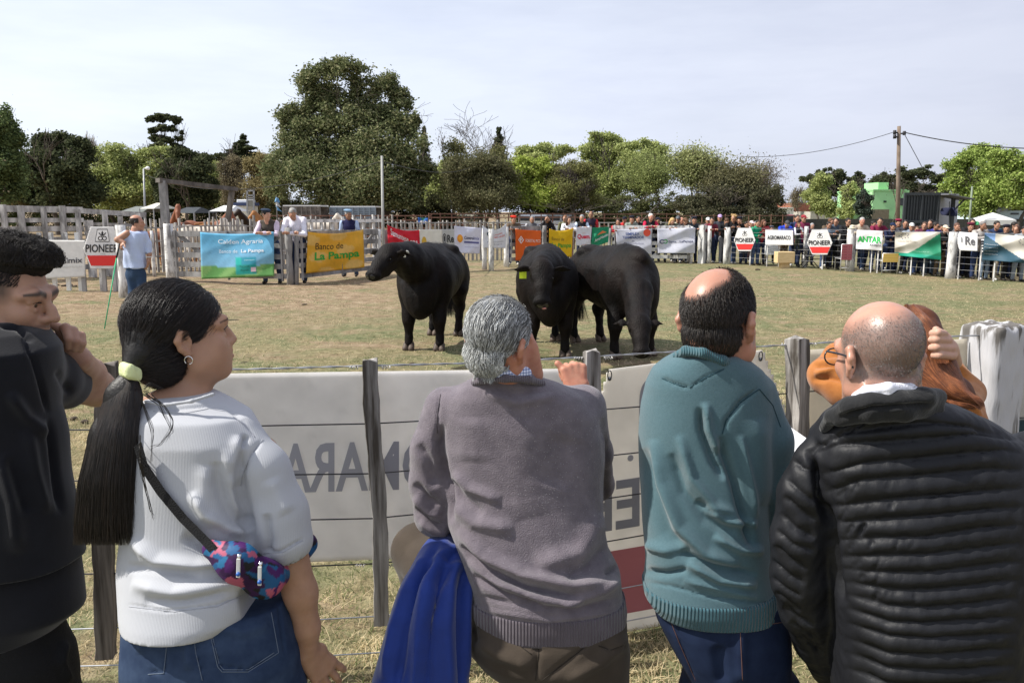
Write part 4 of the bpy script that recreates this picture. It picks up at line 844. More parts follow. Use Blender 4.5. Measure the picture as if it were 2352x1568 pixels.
# old board corral on the far left
CORW = wood('corral_wood', (.2, .19, .18), (.6, .58, .55), 6)
t = thing('board_corral', 'old grey board corral with wide gappy planks on the far left', 'corral', G(120, 655))
def cb(x, Y): p = P(x, HOR, Y); return Vector((p.x, Y, 0))
YC = lambda x: 22+x*.008
for x0, x1, z0, z1, w in ((-60, 190, 1.93, 1.88, .17), (185, 335, 1.86, 1.74, .14), (-60, 190, 1.62, 1.6, .12), (-60, 190, 1.38, 1.37, .14), (190, 335, 1.5, 1.42, .1), (190, 335, 1.25, 1.2, .09), (-60, 150, 1.1, 1.1, .1), (150, 335, 1.0, .98, .09), (-60, 335, .68, .66, .15), (-60, 335, .3, .3, .15)):
    a, b = cb(x0, YC(x0)), cb(x1, YC(x1)); mb = MB(); mb.bar(a+Vector((0, 0, z0)), b+Vector((0, 0, z1)), .04, w); mb.build('plank', CORW, t)
for x, h, w in ((8, 2.02, .05), (48, 2.0, .06), (100, 1.96, .045), (143, 2.0, .06), (178, 1.9, .045), (202, 1.6, .09), (240, 1.85, .05), (275, 1.7, .04), (318, 1.8, .06), (-40, 2.0, .06)):
    q = cb(x, YC(x)-.12); mb = MB(); mb.box((q.x, q.y, h/2), (w, .07, h/2)); mb.build('post', CORW, t)
for k, x in enumerate((85, 112, 144, 172, 222, 256, 268, 300)):
    q = cb(x, 19.4); mb = MB(); mb.box((q.x, q.y, .68), (.045, .03, .68)); o = mb.build('fence_dropper', WHITEWOOD); tag(o, 'thin white dropper rising %s' % ['at the left end of the white board', 'over the left half of the white board', 'over the young man\'s hair', 'over the middle of the white board', 'at the left edge of the hexagon sign', 'over the hexagon sign', 'above the hexagon emblem', 'right above the hexagon sign'][k], 'dropper', 'thin droppers near the left corner of the ring')
# signs on the left -------------------------------------------------------------
YL = lambda x: 19.3
b = Banner('white sponsor board with a grey and black lower case word, left corner of the ring', (70, 551), (196, 552), (196, 636), (70, 642), solid((.74, .73, .7)), name='board', cat='board', cloth_=False, wave=0, Yf=YL, lift=.1)
b.text('nutral', .35, .47, .68, .62, (.13, .13, .14)); b.text('mix', .69, .47, .95, .61, (.07, .07, .08), .02); b.text('ALIMENTANDO FUTURO', .35, .69, .96, .74, (.45, .44, .42))
for x in (180,): q = cb(x, 19.25); mb = MB(); mb.box((q.x, q.y, .5), (.045, .03, .5)); tag(mb.build('stake', GREYWOOD), 'grey stake under the white board at the left corner', 'stake')
for x in (228, 252): q = cb(x, 19.25); mb = MB(); mb.box((q.x, q.y, .5), (.04, .03, .5)); tag(mb.build('stake', GREYWOOD), '%s grey stake under the leftmost hexagon sign' % ('left' if x < 240 else 'right'), 'stake', 'stakes of the leftmost hexagon sign')
pioneer('white hexagon sign with a red field beside the man with the cane', 192, 278, 521, 617, Yf=YL, lift=.14)
# banners ----------------------------------------------------------------------
def f_blue(u, v):
    sky = np.array((.10, .38, .60))*(1-v)+np.array((.26, .50, .68))*v
    if v > .72+.03*sin(u*3): c = np.array((.13, .34, .10)) if (sin(u*17+v*9) < .2) else np.array((.22, .42, .14))
    else: c = sky*(1+.12*((u*5+v*3) % 1 < .4))
    if .47 < u < .75 and .56 < v < .93: c = np.array((.03, .42, .38))*(.8+.5*(v < .7)) if u < .56 or v > .72 else np.array((.05, .33, .45))
    return c
b = Banner('sky blue and green bank banner with white lettering hung on the left gate', (460, 533), (629, 532), (630, 634), (463, 641), f_blue, sag=5, wave=.05, seed=3)
b.text('Calden Agraria', .24, .13, .85, .26, (.72, .78, .82)); b.text('Banco de', .25, .36, .50, .44, (.6, .7, .78)); b.text('La Pampa', .55, .36, .86, .46, (.72, .76, .8), .015)
b.poly([(.68, .78), (.75, .78), (.75, .88), (.68, .88)], (.6, .45, .5), 'printed_patch'); b.text('Calden Agraria', .59, .60, .73, .63, (.6, .8, .8)); b.text('Tarjeta', .52, .73, .66, .78, (.02, .15, .12), .01); b.text('Rural', .54, .82, .64, .86, (.02, .15, .12), .01)
def f_yel(u, v): k = sin(u*8+v*5)*sin(v*9-u*4); return np.array((.78, .42, .03)) if k < .25 else np.array((.80, .5, .12))
b = Banner('orange yellow bank banner with black and green lettering hung on the left gate', (707, 532), (834, 527), (837, 614), (703, 628), f_yel, sag=7, wave=.05, seed=5)
b.text('Banco de', .15, .26, .64, .43, (.05, .03, .01)); b.text('La Pampa', .14, .50, .92, .76, (.03, .33, .04), .03)
b = Banner('crumpled red banner with white lettering behind the leftmost bull', (889, 516), (964, 528), (972, 578), (892, 570), solid((.62, .02, .04)), sag=7, wave=.06, seed=6)
b.text('Samuntese', .1, .2, .62, .5, (.75, .72, .72), .01, slant=.25); b.text('SRL', .66, .5, .92, .68, (.75, .72, .72), .02)
b = Banner('white banner with a golden round logo behind the leftmost bull', (963, 527), (1014, 527), (1016, 590), (966, 590), solid((.74, .72, .64)), wave=.02, seed=7)
b.ring(.2, .46, .11, .2, 1, (.6, .38, .05)); b.text('Nutralmix', .36, .42, .97, .55, (.2, .2, .2)); b.text('ALIMENTANDO FUTURO', .36, .62, .95, .66, (.5, .5, .47))
b = Banner('grey white sign with two big dark letters and an oval seal behind the leftmost bull', (1015, 527), (1043, 526), (1044, 578), (1016, 578), solid((.5, .5, .48)), wave=.01, seed=8)
b.ring(.2, .42, .16, .24, .25, (.1, .1, .1)); b.ring(.2, .42, .07, .14, 1, (.05, .05, .05)); b.text('Re', .42, .25, .97, .6, (.05, .05, .05), .03); b.poly([(.02, .68), (.98, .68), (.98, .74), (.02, .74)], (.25, .25, .25))
b = Banner('white banner with an orange swirl logo and navy lettering', (1043, 519), (1106, 524), (1101, 583), (1044, 581), solid((.68, .68, .78)), wave=.04, seed=9)
b.ring(.22, .45, .11, .15, .6, (.75, .3, .03)); b.ring(.22, .45, .045, .06, 1, (.8, .4, .05)); b.text('Control', .38, .35, .75, .47, (.03, .03, .1), .02); b.text('mix', .76, .35, .95, .47, (.1, .1, .3)); b.poly([(.38, .54), (.95, .54), (.95, .61), (.38, .61)], (.1, .1, .25)); b.text('www.controlmix.com.ar', .4, .73, .95, .77, (.3, .3, .4))
b = Banner('sagging white banner with a bull emblem and red lettering', (1108, 518), (1163, 513), (1161, 570), (1110, 570), solid((.72, .73, .76)), sag=14, wave=.03, seed=10)
b.ring(.28, .27, .1, .12, .45, (.04, .08, .12)); b.text('CABAÑA', .45, .24, .85, .34, (.6, .1, .06), .01); b.text('PAMPA NEGRA', .45, .4, .95, .5, (.6, .1, .06), .01); b.text('Reproductores', .2, .68, .9, .73, (.1, .1, .15)); b.text('Angus', .45, .8, .85, .85, (.1, .1, .15))
b = Banner('orange banner with white diamond logo and lettering', (1184, 527), (1242, 530), (1243, 598), (1184, 598), solid((.75, .13, .015)), wave=.03, seed=11)
b.ring(.22, .33, .11, .13, .3, (.75, .7, .68), n=5); b.text('F', .18, .28, .26, .4, (.75, .7, .68), .02); b.text('FORESTAL PICO', .4, .3, .98, .4, (.78, .68, .6)); b.text('Red Acindar', .4, .55, .96, .67, (.78, .7, .65))
b = Banner('yellow bank banner with green lettering in front of the woman in white', (1262, 525), (1316, 524), (1313, 590), (1259, 587), solid((.74, .47, .01)), sag=6, wave=.05, seed=12)
b.text('Banco de', .12, .28, .65, .4, (.2, .13, .02)); b.text('La Pampa', .14, .5, .96, .72, (.12, .33, .03), .03)
b = Banner('small white banner with a red word', (1324, 522), (1359, 521), (1356, 565), (1322, 564), solid((.72, .71, .76)), wave=.02, seed=13)
b.text('Quem.', .1, .38, .97, .66, (.62, .02, .06), .03); b.text('GRAN', .4, .3, .62, .34, (.7, .4, .4)); b.poly([(.4, .92), (.75, .92), (.75, .945), (.4, .945)], (.4, .2, .2))
b = Banner('green banner with an orange roof logo and white lettering', (1361, 523), (1399, 521), (1397, 556), (1357, 570), solid((.015, .25, .12)), wave=.04, seed=14)
b.poly([(.3, .42), (.62, .2), (.88, .33), (.62, .36)], (.7, .2, .07)); b.text('AgroNación', .2, .5, .97, .72, (.7, .75, .72), .02, slant=-.2)
b = Banner('grey white banner with navy capitals and a red round seal', (1414, 527), (1497, 526), (1496, 584), (1417, 584), lambda u, v: (.55, .56, .64), wave=.03, seed=15)
b.text('SIMPLEX', .27, .13, .66, .24, (.03, .06, .2), .02); b.text('TERMINADOR', .18, .27, .79, .38, (.03, .06, .2), .02); b.text('de', .45, .43, .52, .49, (.1, .1, .2)); b.ring(.25, .57, .04, .05, .4, (.05, .05, .08)); b.ring(.33, .57, .04, .05, .4, (.3, .32, .4)); b.text('GentedeLaPampa', .38, .54, .78, .61, (.1, .1, .2)); b.text('ventas@gentedelapampa.com', .3, .72, .72, .75, (.35, .35, .45)); b.text('Nutrición y Sanidad Animal', .22, .81, .77, .85, (.3, .3, .4)); b.text('La Pampa 123 - Tel 4 - Pico', .15, .91, .9, .94, (.3, .3, .4)); b.ring(.87, .14, .1, .15, 1, (.75, .1, .06), 'seal', up=.014)
b = Banner('wide white banner with a green and blue double oval logo', (1510, 526), (1597, 523), (1596, 582), (1511, 582), lambda u, v: (.64, .65, .74), wave=.04, seed=16)
b.ring(.12, .52, .07, .09, .4, (.04, .05, .12), a0=.6, a1=5.9); b.ring(.21, .52, .06, .09, .4, (.06, .35, .1), a0=-2.4, a1=2.6); b.text('Gente', .29, .49, .5, .57, (.04, .05, .12), .015); b.text('de', .51, .49, .58, .57, (.5, .5, .55)); b.text('LaPampa', .59, .48, .95, .59, (.04, .05, .12), .02)
pioneer('white hexagon sign with a red field in front of the boy in green', 1686, 1735, 524, 577)
b = Banner('white board with black capitals reading AGROMARACO', (1758, 528), (1822, 529), (1822, 563), (1758, 563), solid((.76, .76, .77)), name='board', cat='board', cloth_=False, wave=0)
b.text('AGROMARACO', .07, .36, .9, .63, (.02, .02, .025), .02)
pioneer('white hexagon sign with a red field right of the standing child', 1854, 1912, 528, 585)
b = Banner('white banner with green capitals ANTAR', (1968, 528), (2028, 531), (2026, 576), (1966, 572), solid((.76, .76, .78)), wave=.03, seed=17)
b.text('ANTAR', .04, .3, .95, .62, (.02, .42, .08), .03); b.text('NUTRICIÓN', .03, .68, .46, .76, (.35, .35, .38)); b.text('ANIMAL', .5, .69, .97, .78, (.08, .08, .09), .01)
def f_bg(u, v):
    if v > .86: return (.015, .30, .20)
    return (.02, .22, .12) if v > 1.0-(u-.1)*1.02+.05*sin(u*5) and u > .12 else (.55, .52, .46)
b = Banner('half beige half green banner with a folded over diagonal edge', (2056, 533), (2160, 533), (2162, 597), (2055, 586), f_bg, wave=.07, seed=18, nx=70, ny=50)
for i in range(10): b.ring(.2+.11*cos(i*.63)*(1 if i % 2 else .7), .16+.12*sin(i*.63)*(1 if i % 2 else .7), .012, .018, 1, (.1, .1, .16), n=8)
b.text('Cabaña del Campo', .06, .34, .48, .43, (.4, .36, .3)); b.text('www.banco.com.ar', .25, .74, .75, .77, (.3, .5, .4))
def rmask(u, v): return (u > .14) | (((u-.14)/.14)**2+((v-.5)/.5)**2 < 1)
b = Banner('white sign with rounded left end and two big grey letters', (2199, 532), (2246, 536), (2245, 577), (2200, 575), solid((.76, .76, .77)), name='sign', cat='sign', cloth_=False, wave=0, mask=rmask, seed=19)
b.ring(.2, .42, .035, .15, 1, (.25, .26, .28)); b.text('Re', .38, .22, .87, .68, (.1, .1, .11), .02); b.poly([(.35, .76), (.92, .78), (.92, .79), (.35, .77)], (.5, .5, .5))
def f_last(u, v): return (.035, .09, .13) if v > 0.05+u*1.1 or (u < .35 and v > .3+.5*u) else ((.2, .33, .6) if u < .22 else (.56, .53, .47))
b = Banner('last banner at the right edge, beige with a dark teal corner', (2262, 535), (2380, 545), (2380, 606), (2256, 597), f_last, wave=.06, seed=20, nx=60, ny=40)
for k, s_ in enumerate(('Nuestra', 'Empresa', 'Agropecuaria', 'Pampeana')): b.text(s_, .02, .38+k*.12, .28, .43+k*.12, (.3, .35, .4), .01)
for i in range(10): b.ring(.78+.11*cos(i*.63), .2+.12*sin(i*.63), .012, .018, 1, (.1, .1, .16), n=8)
t = thing('banner', 'blue banner with white letters hanging on the pens behind the bulls', 'banner', base_at(1070-190+10, 36))
b = Banner('blue banner with white letters hanging deep in the pens above the red banner', (943+17, 500), (983, 501), (983, 514), (960, 514), lambda u, v: (.03, .15, .5) if abs(u-.5)+v*.4 > .25 else (.05, .25, .2), Yf=lambda x: 33, wave=.02, seed=21); b.text('RIVA', .2, .45, .85, .85, (.7, .7, .75), .02)
bpy.data.objects.remove(t)
# ================================================================ people and animals kit
def skin(name, c, **k): return mat(name, c, .5, var=.07, vscale=14, bump=.15, bscale=220, bdist=.002, sss=.12, spec=.4, **k)
SK = [skin('skin_fair', (.50, .28, .19)), skin('skin_tan', (.40, .21, .135)), skin('skin_brown', (.30, .155, .095)), skin('skin_ruddy', (.50, .235, .16))]
def cloth_mat(name, c, **k):
    d = dict(rough=.88, var=.10, vscale=6, bump=.25, bscale=180, bdist=.003, sheen=.12, spec=.15); d.update(k); r = d.pop('rough'); return mat('cloth_'+name, c, r, **d)
def frame(fwd, up=(0, 0, 1)):
    f = np.array(fwd, float); f /= np.linalg.norm(f); u = np.array(up, float); r = np.cross(f, u); r /= np.linalg.norm(r); u = np.cross(r, f); return np.stack([r, f, u], 1)
def head(s, c, R, k=1.0, fem=0.0, ears=True, nose=1.0, jaw=1.0, lips=1.0, mouth=0.0, bald=0):
    """face towards R's second axis"""
    c = np.array(c, float); q = lambda *p: c+R@(np.array(p)*k)
    E = lambda p, r, kk=.02, sub=False, RR=None: s.el(q(*p), np.array(r)*k, R if RR is None else R@RR, kk*k, sub)
    Cn = lambda pts, kk=.012, sub=False: s.ch([(q(*p), r*k) for p, r in pts], kk*k, None, sub)
    E((0, -.012, .038), (.075, .096, .086)); E((0, .028, -.03), (.060-.004*fem, .064, .082), .03)
    for sg in (-1, 1):
        Cn([((sg*.052, -.004, -.035), .022), ((sg*.048*jaw, .012, -.068), .020), ((sg*.02, .068, -.098), .017)], .025)
        E((sg*.038, .062, -.022), (.022, .02, .02), .022)
        E((sg*.031, .104, .004), (.019, .016, .0115), .014, True)
        s.el(q(sg*.030, .0765, .003), .0135*k, R, .002*k)                       # eyeball under the lid
        Cn([((sg*.014, .088, .012), .0042), ((sg*.030, .0905, .0155), .0045), ((sg*.044, .082, .008), .004)], .004)
        Cn([((sg*.016, .086, -.006), .0035), ((sg*.030, .0875, -.0095), .0035), ((sg*.043, .080, -.003), .0035)], .004)
        Cn([((sg*.010, .092, .026), .009), ((sg*.034, .088, .030), .009), ((sg*.052, .068, .022), .009)], .016)
        E((sg*.013, .098, -.030), (.009, .010, .008), .008)
        if ears:
            ca, sa = cos(.28), sin(.28); RR = np.array([[ca*sg, -sa, 0], [sa*sg, ca, 0], [0, 0, 1]]) if False else np.eye(3)
            ep = [((sg*.078, -.002, .020), .0075), ((sg*.086, -.020, .022), .0075), ((sg*.090, -.028, .002), .0078), ((sg*.086, -.022, -.018), .0075), ((sg*.079, -.008, -.034), .0085)]
            Cn(ep, .006); E((sg*.080, -.012, -.004), (.007, .017, .026), .006); E((sg*.089, -.008, -.004), (.008, .009, .014), .006, True)
    Cn([((0, .090, .016), .0085), ((0, .104*nose, -.008), .0085), ((0, .110*nose+.003, -.026), .0115)], .012)
    E((0, .094, -.034), (.014, .010, .006), .01)
    E((0, .083, -.052), (.024, .014, .014), .015)
    Cn([((-.021, .083, -.0565), .004), ((-.007, .0945, -.0525), .0058*lips), ((.007, .0945, -.0525), .0058*lips), ((.021, .083, -.0565), .004)], .006)
    Cn([((-.018, .083, -.0645), .004), ((0, .0925, -.0665), .0075*lips), ((.018, .083, -.0645), .004)], .006)
    if mouth: E((0, .098, -.060), (.018, .012, .0022+mouth), .003, True)
    E((0, .080, -.093), (.020, .016, .017), .02)
def eyes(c, R, k, parent, iris=(.09, .045, .02)):
    WHM = mat('eye_white', (.6, .56, .52), .2, spec=.6); IR = mat('eye_iris', iris, .15, spec=.7)
    for sg in (-1, 1):
        V, F = S().el((0, 0, 0), .0128*k).mesh(.003*k); p = np.array(c)+R@(np.array((sg*.030, .0766, .003))*k); o = obj('eye', mesh_np('eye', V+p, F), WHM, parent)
        V, F = S().el((0, 0, 0), (.0058*k, .0022*k, .0058*k), R).mesh(.0012*k); obj('iris', mesh_np('iris', V+p+R@np.array((0, .0120*k, 0)), F), IR, o)
def simple(name, s, h, m, parent, ws=False, smooth=1, fn=None):
    V, F = s.mesh(h, smooth)
    if fn: V = fn(V, F)
    return obj(name, mesh_np(name, V, F), m, parent, ws)
def clothing(c, hint=''):
    return mat('garment_%d_%d_%d' % tuple(int(x*255) for x in c), c, .9, var=.12, vscale=7, bump=.4, bscale=45, bdist=.012, spec=.12)
def hairm(c): return mat('hair_%d_%d_%d' % tuple(int(x*255) for x in c), c, .55, var=.35, vscale=40, stretch=(1, 1, .25), bump=.4, bscale=120, bdist=.004, bstretch=(1, 1, .2), spec=.3)
def person(label, x, ytop, dy=.42, pose='lean', top=(.03, .03, .035), legs=(.03, .04, .08), hair='short', hc=(.02, .015, .012), hat=None, hatc=(.02, .02, .03), sk=1, yaw=0, group=None, vest=None, Y=None, foot=None, glasses=False, face=0, h=.021, kid=False, sleeves=None, child=False):
    r = np.random.default_rng(int(x*7+ytop)); Yp = (FY(x)+dy) if Y is None else Y; p = P(x, ytop, Yp); zt = p.z if foot is None else p.z-foot
    lean = {'lean': .30, 'low': .42, 'stand': .03, 'cross': .04, 'film': .1, 'down': .36, 'hand': .2}[pose]; full = 1.74-(1-cos(lean))*.55-(.05 if pose in ('lean', 'low', 'down') else 0)+(.02 if hat else 0)
    k = zt/full; t = thing('person', label, 'child' if kid else 'person', (p.x, Yp, foot or 0), yaw, group); wid = 1.0 if not kid else 1.08
    k3 = lambda a: np.array(a, float)*k
    lf = lambda z: np.array([0, -sin(lean)*(z-.95), .95+cos(lean)*(z-.95)]) if z > .95 else np.array([0, 0, z])   # along the bent spine
    hip, wst, ch, nk = lf(.95), lf(1.08), lf(1.32), lf(1.50); hd = nk+np.array([0, -.06, .11])
    if pose == 'down': hd = nk+np.array([0, -.12, .06])
    sh = {sg: ch+np.array([sg*.185*wid, 0, .09]) for sg in (-1, 1)}
    fw = 1.24/k if not kid else 1.0
    if pose in ('lean', 'low', 'down'):
        el = {sg: np.array([sg*.25, -.34, min(fw+.02, 1.22)]) for sg in (-1, 1)}; wr = {sg: np.array([-sg*.04, -.50-.03*sg, min(fw+.06, 1.26)]) for sg in (-1, 1)}
    elif pose == 'cross':
        el = {sg: sh[sg]+np.array([sg*.06, -.03, -.27]) for sg in (-1, 1)}; wr = {sg: np.array([-sg*.06, -.24, 1.12+.02*sg]) for sg in (-1, 1)}
    elif pose == 'film':
        el = {sg: sh[sg]+np.array([sg*.07, -.22, -.16]) for sg in (-1, 1)}; wr = {sg: hd+np.array([sg*.07, -.22, -.03]) for sg in (-1, 1)}
    elif pose == 'hand':
        el = {1: sh[1]+np.array([.04, -.22, -.2]), -1: np.array([-.25, -.36, min(fw+.02, 1.22)])}; wr = {1: hd+np.array([.03, -.14, -.10]), -1: np.array([.04, -.5, min(fw+.06, 1.26)])}
    else:
        el = {sg: sh[sg]+np.array([sg*.06, .02, -.30]) for sg in (-1, 1)}; wr = {sg: el[sg]+np.array([sg*.0, -.08, -.25]) for sg in (-1, 1)}
    hy = r.uniform(-.7, .7) if not face else face
    hf = np.array([sin(hy), -cos(hy), -.12 if pose != 'down' else -.7]); HR = frame(hf); hk = k*(.98 if not kid else 1.12)
    b = S(.02*k); head(b, k3(hd), HR, hk); b.rc(k3(nk-[0, 0, .06]), k3(hd-[0, 0, .04]), .055*k, .052*k)
    for sg in (-1, 1):
        b.ch([(k3(sh[sg]), .045*k), (k3(el[sg]), .036*k), (k3(wr[sg]), .026*k)]); d = wr[sg]-el[sg]; d = d/np.linalg.norm(d)
        b.rc(k3(wr[sg]), k3(wr[sg]+d*.07), .03*k, .033*k)
        for f_ in range(4): o_ = np.array([0, 0, 1])*(f_-1.5)*.018; b.rc(k3(wr[sg]+d*.08+o_), k3(wr[sg]+d*(.14+.01*(f_ in (1, 2)))+o_+np.array([0, -.01, -.02])), .0105*k, .009*k, 0.004)
    b.ch([(k3(hip), .1*k), (k3(ch), .11*k)]); simple('body', b, min(h, .014)*k, SK[sk], t)
    c = S(.03*k); W = wid*k
    c.ch([(k3(hip-[0, 0, .02]), .145*W), (k3(wst), .135*W), (k3(ch), .155*W), (k3(ch+[0, 0, .06]), .14*W)], sq=((0, 1, 0), .72)); c.ch([(k3(sh[-1]), .062*k), (k3(sh[1]), .062*k)]); c.rc(k3(ch+[0, 0, .1]), k3(nk-[0, 0, .03]), .09*k, .065*k)
    short = sleeves == 'short'
    for sg in (-1, 1):
        q = [(k3(sh[sg]), .066*k), (k3(el[sg]), .05*k)] if not short else [(k3(sh[sg]), .066*k), (k3(sh[sg]+(el[sg]-sh[sg])*.6), .058*k)]
        if not short: q.append((k3(el[sg]+(wr[sg]-el[sg])*.9), .04*k))
        if vest is None: c.ch(q)
    wr_ = lambda V, F: V+vnorm(V, F)*(vnoise(V, 22/k, int(x))*.006*k)[:, None]
    simple('jacket' if vest is None else 'vest', c, h*k, clothing(vest or top), t, fn=wr_)
    if vest is not None:
        c = S(.02*k)
        for sg in (-1, 1): c.ch([(k3(sh[sg]), .064*k), (k3(el[sg]), .05*k), (k3(el[sg]+(wr[sg]-el[sg])*.9), .04*k)])
        c.rc(k3(ch+[0, -.02, .1]), k3(nk-[0, 0, .02]), .07*k, .062*k); simple('shirt', c, h*k, clothing(top), t, fn=wr_)
    c = S(.03*k); st_ = r.uniform(.07, .13)
    for sg in (-1, 1):
        yo = r.uniform(-.06, .1); c.ch([(k3([sg*.09, 0, .92]), .105*k), (k3([sg*(st_+.01), -.02+yo*.5, .5]), .07*k), (k3([sg*(st_+.03), yo, .08]), .055*k)])
        s2 = S(.01).ch([(k3([sg*(st_+.03), yo+.03, .05]), .045*k), (k3([sg*(st_+.04), yo-.13, .035]), .038*k)]).bx(k3([sg*(st_+.03), yo, -.05]), k3([.2, .4, .05]), .001, sub=True, k=0); simple('shoe', s2, .02*k, mat('dark_shoe', (.03, .025, .02), .6) if r.random() < .7 else mat('pale_shoe', (.5, .48, .45), .7), t)
    simple('trousers', c, h*k, clothing(legs), t, fn=wr_)
    q = lambda *a: k3(hd)+HR@(np.array(a)*hk)
    HE = lambda s_, p_, r_, sub=False, kk=.01: s_.el(q(*p_), np.array(r_)*hk, HR, kk*hk, sub)
    if hair and hair != 'bald':
        s3 = S(.02*k); HE(s3, (0, -.02, .045), (.084, .1, .088)); HE(s3, (0, .085, -.01), (.085, .075, .075), True, .02); 
        if hair in ('short', 'balding'): s3.bx(q(0, 0, -.12), (.15*hk, .15*hk, .075*hk), .02, HR, .01, True)
        if hair == 'balding': HE(s3, (0, .0, .11), (.055, .085, .05), True, .01)
        if hair == 'long': s3.ch([(q(0, -.06, .02), .075*hk), (q(0, -.075, -.1), .075*hk), (q(0, -.06, -.22), .06*hk)]); s3.ch([(q(-.06, -.01, .0), .035*hk), (q(-.07, -.02, -.16), .035*hk)]); s3.ch([(q(.06, -.01, .0), .035*hk), (q(.07, -.02, -.16), .035*hk)])
        if hair == 'curly': [s3.el(q(r.uniform(-.09, .09), r.uniform(-.1, .02), r.uniform(-.1, .12)), .035*hk) for _ in range(26)]
        if not (hat and hair == 'short' and False): simple('hair', s3, .014*k, hairm(hc), t, fn=lambda V, F: V+vnorm(V, F)*(vnoise(V, 90/k, 3)*.004*k)[:, None])
    if hat:
        s4 = S(.012*k)
        if hat == 'beret': s4.el(q(.01, -.01, .115), np.array((.115, .12, .038))*hk, HR); s4.el(q(0, -.01, .085), np.array((.085, .1, .035))*hk, HR)
        else:
            HE(s4, (0, -.012, .06), (.086, .106, .082)); s4.bx(q(0, 0, -.03), (.14*hk, .16*hk, .075*hk), .01, HR, .004*k, True)
            if hat == 'cap': s4.el(q(0, .125, .055), np.array((.065, .07, .012))*hk, HR)
            if hat == 'brim': s4.el(q(0, 0, .055), np.array((.155, .165, .012))*hk, HR)
        simple('hat' if hat != 'cap' else 'cap', s4, .013*k, clothing(hatc), t)
    if glasses:
        mb = MB()
        for sg in (-1, 1): mb.tube([q(sg*.03, .103, .002), q(sg*.031, .106, .002)], .022*hk, 10); mb.tube([q(sg*.05, .098, .006), q(sg*.078, .0, .01)], .003, 4)
        mb.tube([q(-.02, .105, .004), q(.02, .105, .004)], .003, 4); mb.build('sunglasses', mat('black_plastic', (.01, .01, .012), .2, spec=.6), t, ws=False)
    if pose == 'film':
        mb = MB(); z = q(0, .17, -.02); mb.box(z, (.055*k, .03*k, .035*k)); mb.tube([z, z+np.array([0, -.07*k, 0])], .028*k, 10); mb.build('camera', mat('black_plastic', (.01, .01, .012), .2, spec=.6), t, ws=False)
    return t
def quad(name, label, cat, loc, fwd, k, m, kind='horse', headdir=None, group=None, mane=None, headpos=None, h=.03):
    """standing four-legged animal, seen far off or near"""
    R = frame((fwd[0], fwd[1], 0)); loc = np.array(loc, float); q = lambda *p: loc+R@(np.array(p, float)*k); s = S(.08*k); t = thing(name, label, cat, tuple(loc), 0, group)
    H = 1.0 if kind == 'cow' else 1.08
    s.el(q(0, 0, 1.05*H), np.array((.27, .72, .3))*k, R); s.el(q(0, .5, 1.05*H), np.array((.25, .32, .34))*k, R); s.el(q(0, -.52, 1.1*H), np.array((.28, .34, .3))*k, R)
    for sg in (-1, 1):
        s.ch([(q(sg*.16, .5, .9), .11*k), (q(sg*.15, .52, .5), .06*k), (q(sg*.15, .5, .1), .045*k), (q(sg*.15, .53, .04), .055*k)], .04*k); s.ch([(q(sg*.17, -.55, 1.0), .16*k), (q(sg*.17, -.45, .72), .11*k), (q(sg*.17, -.68, .5), .055*k), (q(sg*.17, -.64, .1), .045*k), (q(sg*.17, -.6, .04), .055*k)], .04*k)
    hp = q(0, 1.1, 1.55) if headpos is None else np.array(headpos, float); hd = (R@np.array((0, .8, -.7))) if headdir is None else np.array(headdir, float); hd /= np.linalg.norm(hd)
    s.ch([(q(0, .62, 1.2*H), .22*k), (hp, .11*k)], .08*k, sq=(R[:, 0], .7)); s.ch([(hp, .1*k), (hp+hd*.25*k, .085*k), (hp+hd*.5*k, .055*k)], .04*k)
    for sg in (-1, 1): s.ch([(hp+R[:, 0]*sg*.05*k, .03*k), (hp+R[:, 0]*sg*.07*k+np.array((0, 0, .14*k)), .012*k)], .02*k)
    V, F = s.mesh(h*k); obj('body', mesh_np('body', V, F), m, t)
    V, F = S(.03).ch([(q(0, -.84, 1.2), .05*k), (q(0, -.95, .9), .06*k), (q(0, -.93, .5), .04*k)]).mesh(.03*k); obj('tail', mesh_np('tail', V, F), mane or m, t)
    if kind == 'horse': V, F = S(.03).ch([(q(0, .6, 1.45*H), .05*k), (hp+np.array((0, 0, .08*k)), .045*k)], sq=(R[:, 0], .5)).mesh(.025*k); obj('mane', mesh_np('mane', V, F), mane or m, t)
    return t
